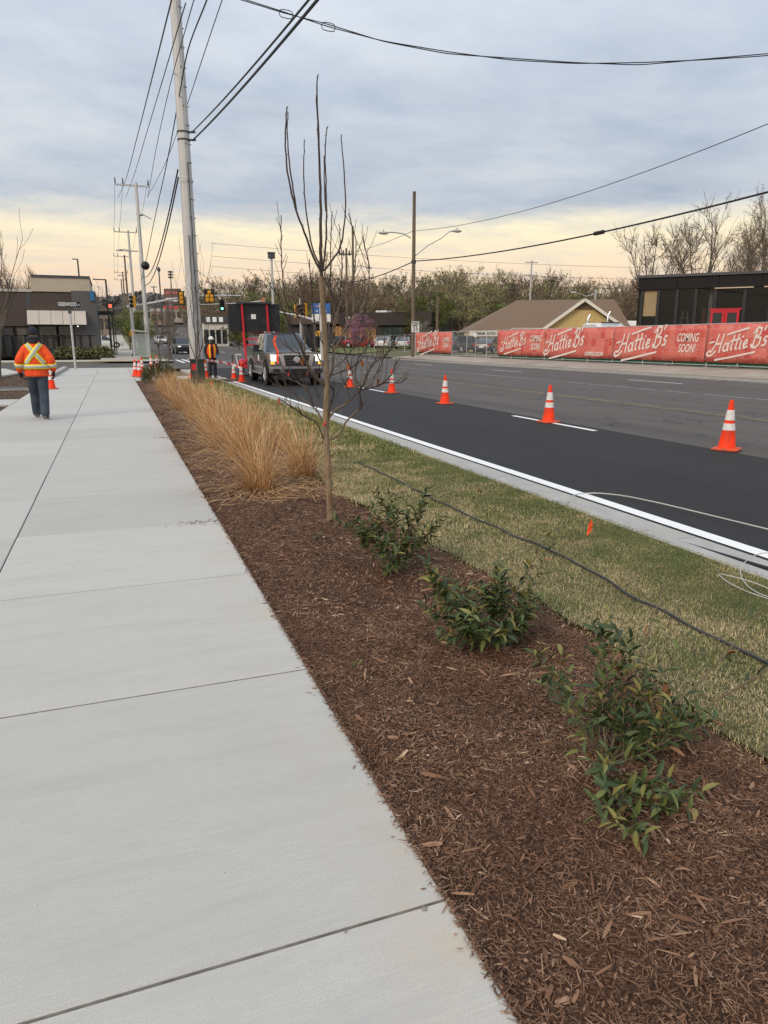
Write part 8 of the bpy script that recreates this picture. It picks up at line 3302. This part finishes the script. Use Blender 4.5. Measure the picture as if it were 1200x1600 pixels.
for s, m__ in (('l', gl_blue), ('r', glove_b)):
    b = MB()
    hand(b, J2['wr_' + s], *J2['hand_' + s], s=1.15, curl=0.5)
    bake(b, 'glove', m__, 0.007, 2, W2)
    b = MB()
    an, to = Vector(J2['an_' + s]), Vector(J2['toe_' + s])
    fw = (Vector((to.x, to.y, 0)) - Vector((an.x, an.y, 0))).normalized()
    sd = Vector((fw.y, -fw.x, 0))
    rings = []
    for t_, w_, h_ in ((-0.08, 0.03, 0.06), (-0.06, 0.045, 0.11), (0.0, 0.05, 0.12), (0.07, 0.05, 0.09), (0.16, 0.052, 0.07), (0.21, 0.035, 0.05)):
        c = Vector((an.x, an.y, 0)) + fw * t_
        rings.append([c + sd * w_ * math.cos(k * math.pi / 4) + Vector((0, 0, h_ / 2 + (h_ / 2) * math.sin(k * math.pi / 4))) for k in range(8)])
    b.loft(rings)
    b.build('boot', M_['black'], W2, smooth=60)

# ================================================================== left edge: planting strip, path, lid
M_['left_mulch'] = mat('left_bed_mulch', (0.035, 0.022, 0.014), (0.10, 0.065, 0.04), 40, 0.95, 0.9, 60, col3=(0.075, 0.06, 0.03), scale3=0.8, bdist=0.03)
structure(sheet('left_bed', -9.5, -2.475, 10, 45.8, -0.03, M_['left_mulch'], nx=4))
r_np = np.random.default_rng(5)
lp = scatter_strips(16000, lambda r, n: np.stack([r.uniform(-6.5, -2.46, n), r.uniform(14, 40, n)], 1), lambda r, n: np.clip(r.lognormal(np.log(0.05), 0.4, n), 0.01, 0.12), lambda r, n: r.uniform(0.006, 0.018, n), lambda x, y, r: -0.03 + r.uniform(0, 0.025, len(x)), 0.25, 0.06, 91)
stuff(link('left_mulch_chips', np_mesh('left_mulch_chips', lp[0], lp[1], M_['chips'])), 'dark mulch strewn over the left planting strip beside the walking worker', 'mulch')
structure(MB().box((-5.6, 20.4, -0.06), (6.3, 1.9, 0.14)).build('left_path', M_['concrete']))
structure(MB().prism([(-9.4, 44.5, 0), (-5.6, 44.5, 0), (-4.2, 38.5, 0), (-4.9, 33.0, 0), (-9.4, 31.5, 0)], (0, 0, 0.07)).build('left_apron', M_['concrete']))
k_ = MB().loft([[(-2.75, y, -0.1), (-2.48, y, -0.1), (-2.49, y, z), (-2.73, y, z)] for y, z in ((33.5, 0.02), (35.0, 0.13), (44.6, 0.14), (45.2, 0.10))]).build('left_kerb', M_['kerb'])
structure(k_)
ld = thing('meter_lid', (-3.2, 26.3, 0.0), 'dark utility lid set in the left mulch strip behind the worker', 'utility lid')
MB().box((0, 0, 0.0), (1.3, 0.9, 0.05)).build('frame', M_['kerb'], ld)
MB().box((-0.05, 0, 0.03), (1.1, 0.7, 0.02)).build('lid', M_['steel_dark'], ld)
MB().tube([(0.5, -0.2, 0.03), (0.75, -0.3, 0.05), (0.9, -0.35, 0.02)], 0.03, 6).build('pipe_end', M_['black'], ld)
o = link('dirt_clod', None)
bpy.data.objects.remove(o)
for x, y, s, lab in ((663, 1420, 0.008, 'small clod of dirt lying in the nearest sidewalk joint'), (540, 1455, 0.004, 'tiny dark crumb in the nearest sidewalk joint')):
    p = gp(x, y, 0.003)
    q = MB().ball((0, 0, 0), (s, s * 0.8, s * 0.7), 7, 5)
    q.v = [(a + random.uniform(-.2, .2) * s, b_ + random.uniform(-.2, .2) * s, c + random.uniform(-.2, .2) * s) for a, b_, c in q.v]
    o = q.build('dirt_clod', M_['joint'], None)
    o.location = p
    tag(o, lab, 'clod')
